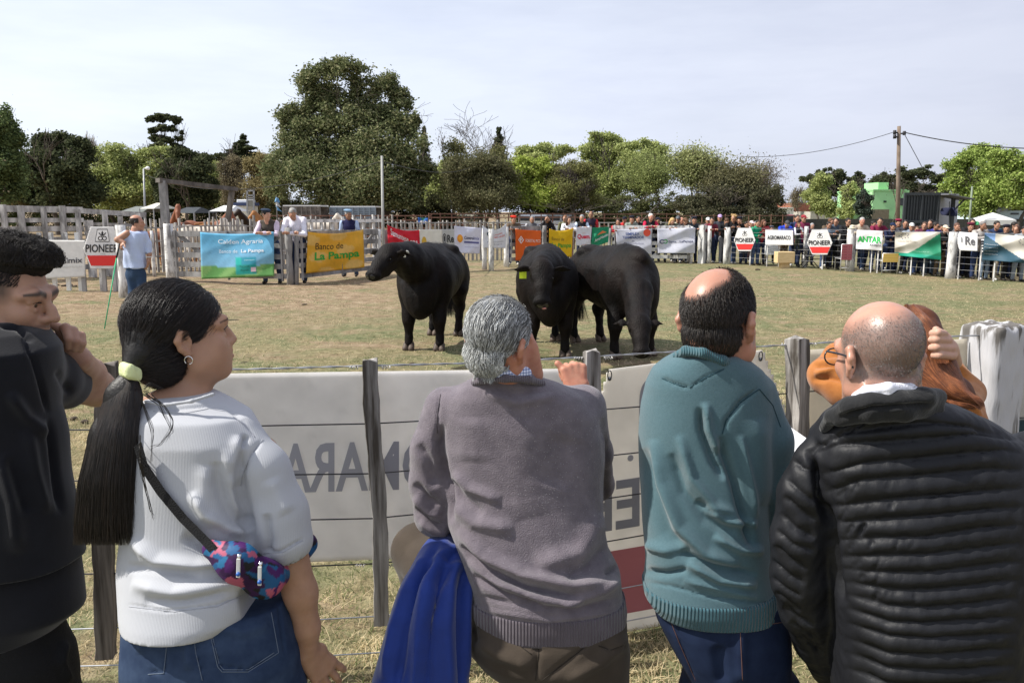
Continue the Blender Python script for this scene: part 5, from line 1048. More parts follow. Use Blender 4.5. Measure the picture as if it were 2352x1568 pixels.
# ================================================================ spectators round the ring
DB, NV, GR, MR, BG, WHc = (.018, .018, .02), (.03, .045, .10), (.12, .12, .13), (.16, .025, .04), (.42, .36, .28), (.7, .7, .72)
JE, BRc = (.06, .09, .17), (.11, .08, .055)
GC = 'spectators leaning on the far ring fence'
def cc(n, x, y):
    if n == 4: return (x/4.9+1280)/1.0884, (y/4.9+500)/1.0884
    if n == 5: return (x/5.6+1740)/1.0884, (y/5.6+500)/1.0884
    return (x/5.113+2100)/1.0884, (y/5.113+480)/1.0884
CROWD = [
 (4, 20, 205, 'person in a red beret and brown jacket beside the orange banner', dict(top=BRc, hat='beret', hatc=(.7, .05, .03), hair='short')),
 (4, 245, 195, 'grey haired person in a grey vest behind the orange banner gate', dict(top=(.5, .5, .52), vest=GR, hc=(.2, .2, .2), pose='stand', dy=.7)),
 (4, 430, 190, 'dark haired person in black holding a camera to the face by the grey post', dict(top=DB, hair='long', pose='film')),
 (4, 650, 185, 'auburn haired person in olive standing behind the woman in white', dict(top=(.15, .15, .08), hc=(.2, .09, .04), pose='stand', dy=1.3)),
 (4, 690, 215, 'dark haired woman in a white top leaning over the yellow bank banner', dict(top=WHc, hair='long', hc=(.06, .03, .02), sk=0, pose='lean', legs=(.35, .2, .2), face=.6)),
 (4, 850, 195, 'grey haired person with pale sleeves and dark vest over the red lettered banner', dict(top=(.5, .58, .68), vest=DB, hc=(.3, .3, .3), pose='lean')),
 (4, 965, 135, 'tall shaven headed man in a dark vest with red sleeves', dict(top=(.55, .04, .05), vest=(.04, .03, .05), hair='balding', pose='stand', sk=2, dy=.6)),
 (4, 1290, 245, 'dark haired girl in a red jacket resting her arms by the grey white banner', dict(top=(.4, .03, .04), hair='long', hc=(.04, .02, .015), dy=.35)),
 (4, 1370, 210, 'person in a dark cap and red jacket left of the grey green jacket', dict(top=(.5, .04, .04), hat='cap', dy=.8)),
 (4, 1460, 205, 'person in a black beret and grey green jacket leaning on the gate', dict(top=(.2, .23, .19), hat='beret')),
 (4, 1545, 195, 'black haired person in a dark jacket behind the grey green jacket', dict(top=DB, dy=.9, pose='stand')),
 (4, 1690, 180, 'white haired person in a dark vest and red shirt beside the red seal', dict(top=(.45, .02, .06), vest=DB, hc=(.65, .63, .58), sk=3)),
 (4, 1775, 220, 'person in a black cap and black jacket right of the red seal', dict(top=DB, hat='cap', dy=.8)),
 (4, 1945, 215, 'blonde woman resting her chin on her arms over the wide white banner', dict(top=(.07, .075, .05), hair='long', hc=(.5, .33, .14), sk=0, pose='down')),
 (4, 2020, 205, 'person in a grey flat cap behind the blonde woman', dict(top=BG, hat='cap', hatc=(.12, .13, .14), dy=.9)),
 (4, 2065, 225, 'bald person behind the brown hat', dict(top=GR, hair='balding', dy=.8, sk=3)),
 (4, 2110, 225, 'person in a brown brimmed hat and black jacket leaning on the white gate', dict(top=DB, hat='brim', hatc=(.14, .08, .05))),
 (4, 2220, 215, 'person in a black beret at the right end of the white gate', dict(top=(.04, .05, .06), hat='beret')),
 (5, 150, 255, 'person in a white cap behind the massive square post', dict(top=GR, hat='cap', hatc=(.7, .7, .7), dy=.9)),
 (5, 205, 258, 'dark haired person in maroon leaning beside the square post', dict(top=MR)),
 (5, 330, 195, 'person in a lilac cap and dark grey jacket above the rest', dict(top=(.06, .065, .08), hat='cap', hatc=(.5, .35, .6), dy=.9, pose='stand')),
 (5, 400, 250, 'brown haired person bending over the wires in black', dict(top=DB, hc=(.08, .04, .02), pose='down', legs=(.16, .16, .17))),
 (5, 500, 220, 'curly fair haired person stretching both arms over the fence', dict(top=DB, hair='curly', hc=(.32, .2, .08), pose='low', legs=JE)),
 (5, 595, 230, 'person in a black beret and black jacket behind the first hexagon sign', dict(top=DB, hat='beret', legs=JE, pose='hand')),
 (5, 690, 300, 'person in jeans half hidden behind the first hexagon sign', dict(top=DB, legs=(.03, .04, .08), dy=.5, pose='hand')),
 (5, 760, 300, 'person in a white and pink cap behind the hexagon sign', dict(top=(.5, .4, .42), hat='cap', hatc=(.75, .6, .6), dy=1.0, legs=(.6, .3, .3))),
 (5, 845, 280, 'boy in a bright green sweater holding something with both hands', dict(top=(.01, .28, .14), pose='cross', legs=JE, dy=.4, yaw=.5)),
 (5, 925, 290, 'long haired person in red behind the boy in green', dict(top=(.4, .04, .05), hair='long', hc=(.1, .04, .02), dy=.9)),
 (5, 1240, 278, 'person in a grey cap and royal blue sweater leaning over the AGROMARACO board', dict(top=(.02, .05, .4), hat='cap', hatc=(.07, .07, .08), legs=BRc, pose='down')),
 (5, 1410, 205, 'dark haired person in a navy shirt behind the standing child', dict(top=NV, pose='stand', dy=1.0)),
 (5, 1500, 200, 'tall person in a maroon cap and maroon jacket behind the child', dict(top=(.18, .03, .07), hat='cap', hatc=(.3, .04, .05), pose='stand', dy=.75)),
 (5, 1830, 320, 'woman in sunglasses behind the second hexagon sign', dict(top=GR, hair='short', glasses=True, legs=JE, dy=.4)),
 (5, 1858, 272, 'brown haired person behind the woman in sunglasses', dict(top=BRc, hc=(.12, .06, .03), dy=.9)),
 (5, 1930, 265, 'person in a slate blue jacket with folded arms right of the hexagon sign', dict(top=(.07, .09, .12), legs=DB, dy=.6, pose='lean')),
 (5, 2095, 270, 'person in black with sunglasses leaning left of the post with a hat', dict(top=DB, glasses=True, legs=DB)),
 (6, 250, 340, 'grey haired person in beige right of the post with a hat', dict(top=BG, hc=(.35, .34, .32), legs=JE, sk=3)),
 (6, 395, 385, 'dark haired person hidden behind the maroon shirt', dict(top=DB, dy=.9)),
 (6, 475, 345, 'person in a maroon shirt leaning over the ANTAR banner', dict(top=(.17, .02, .05), legs=JE, sleeves='short')),
 (6, 640, 402, 'person in a navy cap and navy jacket right of the ANTAR banner', dict(top=(.015, .02, .05), hat='cap', hatc=(.02, .03, .07), legs=NV)),
 (6, 712, 358, 'person in a maroon beret behind the navy cap', dict(top=DB, hat='beret', hatc=(.2, .02, .05), dy=1.0)),
 (6, 800, 372, 'dark haired person behind the beige banner', dict(top=(.05, .05, .06), dy=1.0)),
 (6, 880, 405, 'person in a white cap and glasses over the beige half of the banner', dict(top=(.2, .24, .3), hat='cap', hatc=(.6, .6, .58), legs=DB, hc=(.5, .5, .5))),
 (6, 950, 452, 'brown haired child low behind the beige and green banner', dict(top=BRc, hc=(.1, .05, .03), dy=.7)),
 (6, 1040, 400, 'bare armed person leaning over the beige and green banner', dict(top=(.1, .02, .04), hc=(.1, .05, .03), sleeves='short', legs=NV)),
 (6, 1112, 368, 'long haired person in black behind the green banner', dict(top=DB, hair='long', dy=1.0)),
 (6, 1185, 400, 'person in sunglasses and navy with red trim over the green banner', dict(top=(.05, .05, .2), glasses=True, legs=(.05, .07, .1))),
 (6, 1250, 430, 'dark haired person between the green banner and the cream cap', dict(top=DB, dy=.8, legs=(.2, .25, .32))),
 (6, 1320, 415, 'person in a cream cap and black sweater holding hands to the mouth', dict(top=DB, hat='cap', hatc=(.6, .52, .4), hc=(.3, .2, .1), pose='hand', legs=BRc, dy=.35, sk=0)),
 (6, 1465, 392, 'brown haired person with raised hands behind the post', dict(top=GR, hc=(.12, .06, .04), pose='hand', dy=.5)),
 (6, 1628, 405, 'person in a maroon beret behind the rounded white sign', dict(top=DB, hat='beret', hatc=(.12, .02, .04), legs=DB)),
 (6, 1642, 360, 'dark haired person behind the maroon beret', dict(top=DB, dy=1.1)),
 (6, 1695, 388, 'person in a green cap at the back', dict(top=(.05, .1, .06), hat='cap', hatc=(.08, .35, .15), dy=1.2)),
 (6, 1790, 370, 'grey haired person in a beige jacket standing behind the striped boy', dict(top=(.4, .37, .34), hc=(.2, .18, .17), legs=NV, pose='hand', sk=2, dy=.4)),
 (6, 1955, 388, 'black haired person in navy right of the beige jacket', dict(top=NV, legs=DB, dy=.8)),
 (6, 2080, 430, 'person in a black beret over the last banner', dict(top=DB, hat='beret', legs=(.35, .3, .24))),
 (6, 2180, 400, 'dark haired person at the back near the right edge', dict(top=DB, dy=1.1)),
 (6, 2205, 442, 'brown haired person looking left near the right edge', dict(top=(.05, .05, .05), hair='long', hc=(.08, .045, .03), legs=DB, face=-.9)),
 (6, 2325, 430, 'dark haired person in grey at the right edge', dict(top=(.3, .33, .36), legs=(.2, .22, .25), pose='hand')),
]
for n, x, y, lab, kw in CROWD:
    X, Yt = cc(n, x, y); person(lab, X, Yt, group=GC, **kw)
X, Yt = cc(6, 1880, 530); stp = person('boy in a black and white striped sweater in front of the crowd', X, Yt, dy=.2, top=(.7, .7, .7), legs=(.2, .26, .34), kid=True, pose='lean', group=GC)
for i in range(7):
    z = .62+i*.075; s_ = S(.01); kk = 1.0
    j = [c for c in stp.children if c.name.startswith('jacket')][0]; v = np.array([q.co[:] for q in j.data.vertices]); zc = v[:, 2].min()+(v[:, 2].max()-v[:, 2].min())*(.05+i*.13)
    f = [tuple(p.vertices) for p in j.data.polygons if abs(p.center.z-zc) < .022]
    if f:
        idx = sorted({a for q in f for a in q}); mp_ = {a: b_ for b_, a in enumerate(idx)}; N_ = np.array([j.data.vertices[a].normal[:] for a in idx]); obj('stripe', mesh_np('stripe', v[idx]+N_*.004, [tuple(mp_[a] for a in q) for q in f]), clothing((.02, .02, .025)), stp, False)
X, Yt = cc(5, 1430, 322); person('small child in a dark vest and white headband standing on the wooden crate', X, Yt, dy=.25, top=(.7, .7, .75), vest=(.03, .03, .04), legs=(.05, .06, .045), hair='curly', hc=(.14, .07, .03), kid=True, pose='hand', foot=.55, group=GC)
rr_ = np.random.default_rng(77)
for i in range(20):
    X = 1630+i*38+rr_.uniform(-12, 12); c_ = [DB, NV, GR, BRc, JE, (.2, .2, .18), (.3, .08, .08), (.35, .33, .3)][rr_.integers(8)]; person('spectator half hidden in the second row of the right hand crowd', X, 512+rr_.uniform(-7, 9)+max(0, X-1900)*.03, dy=1.5+rr_.random()*.8, pose=['stand', 'cross', 'hand'][rr_.integers(3)], top=c_, legs=[DB, JE, NV][rr_.integers(3)], hair=['short', 'long', 'balding', 'short'][rr_.integers(4)], hat=[None, None, 'cap', 'beret'][rr_.integers(4)], hatc=(.1*rr_.random(), .08, .1), hc=[(.02, .015, .01), (.1, .05, .03), (.3, .3, .3)][rr_.integers(3)], sk=int(rr_.integers(4)), group='second row of the right hand crowd', h=.026)
# men behind the left gates
def g2(x, y): return (x/4.9+480)/1.0884, (y/4.9+480)/1.0884
X, Yt = g2(950, 228); t1 = person('man in a navy beret and brown vest leaning on the gate behind the blue banner', X, Yt, dy=.35, top=(.6, .5, .6), vest=(.07, .06, .05), legs=JE, hat='beret', hatc=(.035, .05, .08), pose='low', sk=0, face=1.2, h=.016, group='men at the left gates')
X, Yt = g2(1275, 192); person('grey haired man in a white shirt bending over the gate post with head down', X, Yt, dy=.4, top=(.74, .72, .8), legs=NV, hc=(.28, .27, .25), pose='down', sk=1, h=.016, group='men at the left gates')
X, Yt = g2(1920, 208); person('man in a blue beret and navy vest behind the orange yellow banner', X, Yt, dy=.5, top=(.4, .5, .7), vest=(.02, .02, .06), legs=JE, hat='beret', hatc=(.2, .3, .42), pose='stand', sk=2, face=.7, h=.016, hc=(.3, .3, .3), group='men at the left gates')
# folding chairs and crate
TUBE = mat('chair_tube', (.6, .6, .6), .4, metal=.5)
def chair(label, x0, x1, y0, y1, c, dy=0, yb=None):
    b = FB((x0+x1)/2, dy) if yb is None else G((x0+x1)/2, yb); w = (x1-x0)*b.y/FPX; zt = P(x0, y0, b.y).z; t = thing('folding_chair', label, 'chair', b, 0, 'folding lawn chairs behind the wires')
    for sg in (-1, 1):
        mb = MB(); mb.tube([b+Vector((sg*w/2, .0, 0)), b+Vector((sg*w/2, 0, .38)), b+Vector((sg*w/2, -.0, zt))], .013, 6); mb.build('frame', TUBE, t, True)
        mb = MB(); mb.tube([b+Vector((sg*w/2, .45, 0)), b+Vector((sg*w/2, .45, .4)), b+Vector((sg*w/2, .0, .4))], .013, 6); mb.build('leg', TUBE, t, True)
    for z in (zt, .12): mb = MB(); mb.tube([b+Vector((-w/2, 0, z)), b+Vector((w/2, 0, z))], .013, 6); mb.build('crossbar', TUBE, t, True)
    m = clothing(c); z0 = .36; m2 = mat('webbing_light_%d' % int(x0), tuple(min(1, q*1.6) for q in c), .8)
    for i in range(5): mb = MB(); mb.box(b+Vector((-w/2+w*(i+.5)/5, -.012, (zt+z0)/2)), (w/11.5, .003, (zt-z0)/2)); mb.build('strap', m, t)
    for i in range(6): mb = MB(); mb.box(b+Vector((0, -.02, z0+(zt-z0)*(i+.5)/6)), (w/2, .003, (zt-z0)/14.5)); mb.build('strap', m2, t)
    for i in range(4): mb = MB(); mb.box(b+Vector((0, .08+i*.1, .39)), (w/2, .04, .003)); mb.build('strap', m, t)
    return t
chair('maroon webbed folding chair left of the post with a hat', 1930, 1954, 561, 623, (.22, .06, .07), yb=624)
chair('yellow webbed folding chair right of the ANTAR banner', 2025, 2060, 582, 630, (.5, .34, .09), yb=630)
chair('white webbed folding chair under the AGROMARACO board', 1762, 1792, 564, 610, (.45, .47, .48), dy=.7)
b = G(1806, 617); t = thing('wooden_crate', 'pale plywood crate the child stands on, right of the AGROMARACO board', 'crate', b)
PLY = mat('plywood', (.55, .40, .2), .8, col2=(.66, .5, .28), vscale=8, stretch=(1, 1, 5))
mb = MB(); mb.box(b+Vector((0, .25, .36)), (.28, .2, .18)); mb.build('panel', PLY, t, bevel=.01); mb = MB(); mb.box(b+Vector((.02, .3, .09)), (.14, .15, .09)); mb.build('foot_block', PLY, t, bevel=.01)
b = G(1862, 616); t = thing('folding_stool', 'black folding stool with crossed legs under the second hexagon sign', 'stool', b); BLK = mat('black_tube', (.015, .015, .015), .5)
for sg in (-1, 1):
    for y_ in (0, .4): mb = MB(); mb.tube([b+Vector((-.28*sg, y_, 0)), b+Vector((.28*sg, y_, .62))], .014, 6); mb.build('leg', BLK, t, True)
for z in (.62, .3): mb = MB(); mb.tube([b+Vector((-.28, 0, z)), b+Vector((.28, 0, z))], .014, 6); mb.build('crossbar', BLK, t, True)
mb = MB(); mb.box(b+Vector((0, .2, .62)), (.28, .2, .01)); mb.build('seat', BLK, t)
q = FB(1960); q.z = P(1960, 526, q.y).z-.0; s = S(.02).el(q+Vector((0, 0, .02)), (.15, .15, .018)).el(q+Vector((0, 0, .07)), (.085, .085, .06)); V, F = s.mesh(.015); tag(obj('straw_hat', mesh_np('hat', V, F), clothing((.62, .56, .42))), 'cream straw hat resting on top of a whitewashed post', 'hat')
# horses in the pens
CHS = mat('chestnut_coat', (.34, .15, .05), .6, var=.1); WHH = mat('white_coat', (.62, .55, .46), .7, var=.15, vscale=3); DKH = mat('dark_bay_coat', (.03, .018, .012), .6); BAY = mat('bay_coat', (.22, .08, .04), .6)
HG = 'horses in the pens on the left'
def at(x, Y): p = P(x, HOR, Y); return (p.x, Y, 0)
quad('horse', 'whitish horse lowering its head in the rough picket pen', 'horse', at(468, 27), (.97, .15), .95, WHH, headpos=P(515, 508, 26.8), headdir=(.35, 0, -1), group=HG)
quad('horse', 'golden chestnut horse, leftmost of the horses with its rump to the ring', 'horse', at(408, 28), (.85, .5), .9, CHS, group=HG)
quad('horse', 'darker chestnut horse between the golden one and the white one', 'horse', at(418, 31.5), (-.2, -.95), 1.0, BAY, headpos=P(409, 476, 30.4), headdir=(.1, -.5, -.85), group=HG, mane=DKH)
quad('horse', 'reddish saddled horse behind the white horse', 'horse', at(470, 31), (.95, .2), 1.02, BAY, group=HG, headpos=P(528, 488, 31), headdir=(.5, 0, -1))
quad('horse', 'dark horse standing right of the timber arch', 'horse', at(596, 34), (-.9, .3), 1.0, DKH, group=HG, headpos=P(548, 486, 33.5), headdir=(-.8, -.2, -.7))
quad('horse', 'orange chestnut horse right of the dark horse', 'horse', at(632, 36), (-.95, .1), 1.0, CHS, group=HG, headpos=P(584, 489, 36), headdir=(-.7, 0, -.8))
quad('horse', 'grey white horse between the livestock trucks', 'horse', at(735, 38), (.95, .1), .98, WHH, group=HG, headpos=P(775, 495, 38), headdir=(.8, 0, -.6))
for i, (x, Y, f) in enumerate(((330, 27, -.9), (300, 26.5, .9), (345, 29, .8))):
    quad('cow', ['reddish cow behind the planks left of the cane man', 'brown cow behind the hexagon sign corner', 'rust brown cow deeper behind the pickets'][i], 'cow', at(x, Y), (f, .3), .86, BAY, kind='cow', group='brown cattle in the corral', headpos=P(x+f*16, 545, Y), headdir=(f, 0, -.4))
# ================================================================ the three bulls
FUR = mat('black_bull_coat', (.0035, .003, .003), .62, col2=(.010, .0065, .0055), vscale=3, bump=.9, bscale=70, bdist=.01, spec=.13, bstretch=(1, 1, .45)); HOOF = mat('hoof_horn', (.09, .065, .05), .6, var=.3); NOSE = mat('wet_nose', (.012, .011, .012), .18, spec=.6)
def bull(label, front, rear, k, muzzle, poll, tagc, feet=None, tongue=False, earroll=0, neckr=1.0, creases=None, hc_=1.14, earup=False, hups=(0, 0, 1)):
    """front/rear: ground points between the front and the hind hooves; poll/muzzle: world points of the head"""
    front, rear = np.array(front, float), np.array(rear, float); f = front-rear; f[2] = 0; R = frame(f); c = (front+rear)/2; c[2] = 0; q = lambda *p: c+R@(np.array(p, float)*k)
    t = thing('bull', label, 'bull', tuple(c), 0, 'black bulls standing in the ring'); s = S(.055*k); A = lambda *a: np.array(a)*k
    s.el(q(0, -.02, .97), A(.385, .82, .40), R); s.el(q(0, .50, .96), A(.37, .42, .43), R); s.el(q(0, -.58, 1.0), A(.35, .42, .38), R)
    s.el(q(0, .50, 1.26), A(.19, .42, .17), R); s.el(q(0, .80, .80), A(.23, .25, .33), R, .12*k); s.el(q(0, .82, .60), A(.10, .18, .16), R, .1*k)
    s.ch([(q(0, -.75, 1.28), .10*k), (q(0, -.1, 1.27), .12*k), (q(0, .4, 1.32), .12*k)])
    for sg in (-1, 1):
        s.el(q(sg*.17, -.50, 1.30), A(.09, .12, .07), R); s.el(q(sg*.21, -.72, .88), A(.16, .24, .30), R); s.el(q(sg*.25, .48, .92), A(.13, .25, .32), R)
        fp = feet[0 if sg < 0 else 1] if feet else (sg*.21, .62)
        s.ch([(q(sg*.21, .56, .72), .135*k), (q(fp[0]*.9+sg*.02, fp[1], .48), .088*k), (q(fp[0], fp[1]+.015, .40), .078*k), (q(fp[0], fp[1], .30), .052*k), (q(fp[0], fp[1], .17), .047*k), (q(fp[0], fp[1]+.01, .10), .060*k)], .05*k)
        hp = feet[2 if sg < 0 else 3] if feet else (sg*.20, -.74)
        s.ch([(q(sg*.22, -.62, .72), .155*k), (q(hp[0]*.9+sg*.02, hp[1]-.07, .46), .075*k), (q(hp[0], hp[1]-.05, .42), .068*k), (q(hp[0], hp[1]-.02, .30), .048*k), (q(hp[0], hp[1], .17), .046*k), (q(hp[0], hp[1]+.01, .10), .060*k)], .05*k)
        for p_ in (fp, hp):
            for d in (-.035, .035):
                h_ = S(.015).ch([(q(p_[0]+d, p_[1]+.01, .085), .04*k), (q(p_[0]+d*1.15, p_[1]+.055, .028), .043*k)]).bx(q(p_[0], p_[1], -.06), (.3, .3, .06), .001, k=0, sub=True); V, F = h_.mesh(.011*k); obj('hoof', mesh_np('hoof', V, F), HOOF, t)
    s.ch([(q(0, -.97, 1.2), .04*k), (q(0, -1.04, 1.0), .032*k), (q(0, -1.03, .62), .022*k)], .04*k); s.ch([(q(0, -.3, .62), .07*k), (q(0, .1, .60), .08*k)], .08*k)
    poll, muzzle = np.array(poll, float), np.array(muzzle, float); hv = muzzle-poll; L = np.linalg.norm(hv); HR = frame(hv, hups); HK = L/.50; g = lambda *p: poll+HR@(np.array(p, float)*HK); HC = HK*hc_; B = lambda *a: np.array(a)*HC
    nk = [(q(0, .55, 1.10), .27*k*neckr), ((q(0, .72, 1.12)+g(0, -.10, -.08))/2, .215*k*neckr), (g(0, -.05, -.06), .150*k)]; s.ch(nk, .05*k, sq=(R[:, 0], .85))
    s.el(g(0, .06, .0), B(.13, .15, .12), HR, .02); s.ch([(g(0, .08, .0), .118*HC), (g(0, .27, .0), .094*HC), (g(0, .42, -.01), .074*HC)], .02*k)
    s.ch([(g(0, .08, -.13), .08*HC), (g(0, .22, -.12), .065*HC), (g(0, .38, -.075), .055*HC)], .03*k); s.el(g(0, .445, -.02), B(.100, .065, .075), HR, .02); s.el(g(0, .0, .07), B(.075, .06, .05), HR, .05)
    for sg in (-1, 1):
        s.el(g(sg*.085, .15, .05), B(.035, .05, .035), HR, .03); s.el(g(sg*.112, .15, .025), B(.02, .03, .022), HR, .015, True); s.el(g(sg*.045, .50, .0), B(.018, .02, .014), HR, .012, True)
        e0, e1 = g(sg*.115, .02, .01), g(sg*.33, .0, -.02-.03*earroll); s.ch([(e0, .028*HK), ((e0+e1)/2+HR[:, 2]*.02*HK, .058*HK), (e1, .018*HK)], .02*k, sq=(HR[:, 2 if earup else 1], .38))
        s.ch([((e0*.7+e1*.3)+HR[:, 1]*.03*HK, .012*HK), ((e0*.25+e1*.75)+HR[:, 1]*.025*HK, .018*HK)], .02*k, sq=(HR[:, 1], .5), sub=True)
        V, F = S().el(g(sg*.108, .15, .026), .021*HK).mesh(.007); obj('eye', mesh_np('eye', V, F), mat('bull_eye', (.01, .008, .008), .08, spec=.8), t)
    V, F = s.mesh(.0165, 1); V = V+vnorm(V, F)*(vnoise(V, 9, 4)*.006+vnoise(V, 30, 5)*.0025)[:, None]
    V = folds(V, F, creases) if creases else V
    obj('body', mesh_np('body', V, F), FUR, t)
    V, F = S(.01).el(g(0, .475, -.012), B(.07, .034, .050), HR).mesh(.01); obj('nose', mesh_np('nose', V, F), NOSE, t)
    n = 260; tp = q(0, -1.03, .62); p = np.zeros((n, 5, 3)); o_ = rng.normal(size=(n, 3))*.022
    for i in range(5): p[:, i] = tp+o_*(1+i*.45)*np.array([1, 1, .4])-np.array([0, 0, .085*i])*k
    strands('tail_switch', p, .0022, mat('tail_hair', (.012, .01, .01), .5), t)
    if tagc:
        sg, col, sz = tagc; e1 = g(sg*.23, -.02, -.02); mb = MB()
        if sz > .03: mb.box(e1+HR[:, 1]*.03-np.array([0, 0, sz*.6]), (sz*.55, .004, sz*.75)); mb.box(e1+HR[:, 1]*.036-np.array([0, 0, sz*.7]), (sz*.1, .003, sz*.5))
        else: mb.tube([e1+HR[:, 1]*.03, e1+HR[:, 1]*.036], sz, 12); mb.tube([e1-HR[:, 1]*.04, e1-HR[:, 1]*.046], sz, 12)
        mb.build('ear_tag', mat('tag_%s' % ('yellow' if sz > .03 else 'white'), col, .5), t)
    if tongue:
        V, F = S(.01).ch([(g(.0, .44, -.10), .024*HK), (g(-.015, .50, -.06), .024*HK), (g(-.03, .53, -.01), .018*HK)], sq=(HR[:, 1], .5)).mesh(.007); obj('tongue', mesh_np('tongue', V, F), mat('tongue_pink', (.5, .2, .2), .3, spec=.6), t)
    return t
def g0(x, y): p = G(x, y); return p
b1 = bull('black bull with a white button ear tag looking left, leftmost of the three', G(973, 806), G(1022, 772), 1.0, P(850, 636, 9.55), P(896, 582, 9.88), (-1, (.7, .7, .68), .022), neckr=1.1, creases=[([(1000, 590), (1018, 660), (1005, 735)], 9, -.02), ([(930, 570), (955, 620), (950, 680)], 8, -.018), ([(912, 600), (925, 650)], 6, -.015), ([(1035, 580), (1062, 660)], 8, -.015), ([(960, 640), (965, 720)], 8, .015)])
b2 = bull('black bull facing the camera and licking its nose, with a yellow ear tag', G(1262, 826), G(1243, 783), 1.0, P(1246, 702, 9.30), P(1246, 616, 9.58), (1, (.55, .68, .03), .075), tongue=True, neckr=1.0, earroll=.5, creases=[([(1175, 640), (1185, 720)], 8, -.015), ([(1290, 640), (1285, 760)], 8, -.02), ([(1200, 600), (1180, 680)], 7, .012)])
b3 = bull('black bull grazing with its head down and tail to the left, rightmost of the three', G(1456, 822), G(1352, 786), 1.0, P(1474, 815, 9.05), P(1468, 742, 9.34), None, neckr=.92, feet=[(-.27, .60), (.27, .66), (-.2, -.74), (.2, -.74)], hc_=1.22, earup=True, creases=[([(1360, 620), (1345, 700)], 9, -.02), ([(1420, 620), (1440, 720)], 9, -.018), ([(1480, 640), (1488, 720)], 7, -.015), ([(1390, 600), (1400, 700)], 9, .014), ([(1330, 640), (1345, 690), (1380, 720)], 7, .015)])
# ================================================================ the near fence
NX = np.array([(-300, 3.0), (240, 3.03), (850, 3.12), (1362, 3.32), (1830, 3.67), (2270, 3.95), (2900, 4.3)])
def NY(x): return float(np.interp(x, NX[:, 0], NX[:, 1]))
def NB(x, z=0, dy=0):
    Y = NY(x)+dy; # place so that it is seen at photo x at fence height
    p = P(x, 900, Y); return Vector((p.x, Y, z))
VAR = mat('dropper_wood', (.07, .06, .05), .9, col2=(.40, .38, .36), vscale=26, stretch=(1, 1, .06), detail=8, cpos=(.38, .6), bump=.9, bscale=60, bstretch=(1, 1, .06), bdist=.004)
VARD = mat('dark_dropper_wood', (.03, .024, .02), .9, col2=(.16, .14, .125), vscale=26, stretch=(1, 1, .06), detail=8, cpos=(.38, .62), bump=.9, bscale=60, bstretch=(1, 1, .06), bdist=.004)
VARP = mat('pale_dropper_wood', (.30, .28, .24), .9, col2=(.55, .52, .46), vscale=9, stretch=(1, 1, .12), bump=.8, bscale=60, bstretch=(1, 1, .06), bdist=.004)
def dropper(label, xt, yt, xb, yb, w, m, Yo=-.03, rot=.5, d=.7):
    Y = NY(xt)+Yo; a, b = P(xt, yt, Y), P(xb, yb, Y); wm = w*PXM(xt, yt, Y); n = 26; ca, sa = cos(rot), sin(rot); V = []; F = []
    for i in range(n+1):
        t_ = i/n; c = a.lerp(b, t_)+Vector((.006*sin(t_*7+xt), 0, 0)); j = 1+.06*sin(t_*23+xt)+.05*sin(t_*51)
        for k, (dx, dy) in enumerate(((-1, -1), (-.2, -1.05), (1, -1), (1.03, .1), (1, 1), (-1, 1), (-1.04, 0))):
            X, Yy = dx*wm/2*j*(1-.1*(abs(dx) > 1)), dy*wm/2*d; V.append((c.x+X*ca-Yy*sa, c.y+X*sa+Yy*ca, c.z+(.008*sin(k*2.1) if i == 0 else 0)))
    for i in range(n):
        for k in range(7): p, q = i*7+k, i*7+(k+1) % 7; F.append((p, p+7, q+7, q))
    F.append(tuple(range(7))); F.append(tuple(n*7+k for k in range(6, -1, -1)))
    me = bpy.data.meshes.new('dropper'); me.from_pydata(V, [], F); me.update(); o = obj('fence_dropper', me, m); bv = o.modifiers.new('bevel', 'BEVEL'); bv.width = .002; bv.limit_method = 'ANGLE'
    return tag(o, label, 'dropper', 'wooden droppers of the near wire fence')
dropper('dark wooden dropper between the young man and the woman with the ponytail', 240, 834, 240, 1508, 44, VARD, rot=.15)
dropper('weathered grey dropper standing on the white banner between woman and grey haired man', 852, 826, 880, 1432, 36, VAR, rot=.15)
dropper('pale cracked dropper beside the grey haired man\'s fist', 1362, 805, 1362, 1560, 36, VAR, rot=.3)
dropper('two toned dropper between the teal sweater and the orange sleeve', 1829, 776, 1829, 1500, 42, VAR, rot=.65, d=.9)
dropper('pale dropper end showing below the grey haired man', 1116, 820, 1116, 1640, 40, VARP, rot=.2, Yo=.02)
W7 = [1.264, 1.04, .843, .66, .469, .242, .085]
STW = mat('dark_wire', (.045, .045, .05), .5, metal=.4); GW = mat('galvanised_wire', (.42, .43, .45), .4, metal=.7)
t = thing('near_wire_fence', 'seven strand wire fence right in front of the foreground spectators', 'wire fence', NB(240))
xs = [-500, 0, 240, 560, 850, 1100, 1362, 1600, 1830, 2050, 2270, 2600, 2900]
for i, z in enumerate(W7):
    pts = [NB(x, z+.004*sin(x*.01+i), -.012) for x in xs]
    if i == 0:
        P2 = [];
        for a, b in zip(pts[:-1], pts[1:]): P2 += [a.lerp(b, k/30) for k in range(30)]
        for ph in (0, pi): mb = MB(); mb.tube([p+Vector((0, cos(j*.55+ph)*.0022, sin(j*.55+ph)*.0022)) for j, p in enumerate(P2)], .0022, 5); mb.build('wire', GW, t, True)
    else: mb = MB(); mb.tube(pts, .0028, 6); mb.build('wire', STW if i < 5 else GW, t, True)
for x in (852, 1362, 1829):
    for z in (W7[0], W7[4]) if x == 852 else (W7[0],):
        for s_ in (-1, 1):
            c = NB(x, z, -.03)+Vector((s_*.042, 0, 0)); mb = MB(); mb.tube([c+Vector((k*.0035*s_, .006*cos(k*2.2), .006*sin(k*2.2))) for k in range(11)], .0024, 5); mb.build('wire_tie', mat('pale_tie', (.6, .58, .55), .6), t, True)
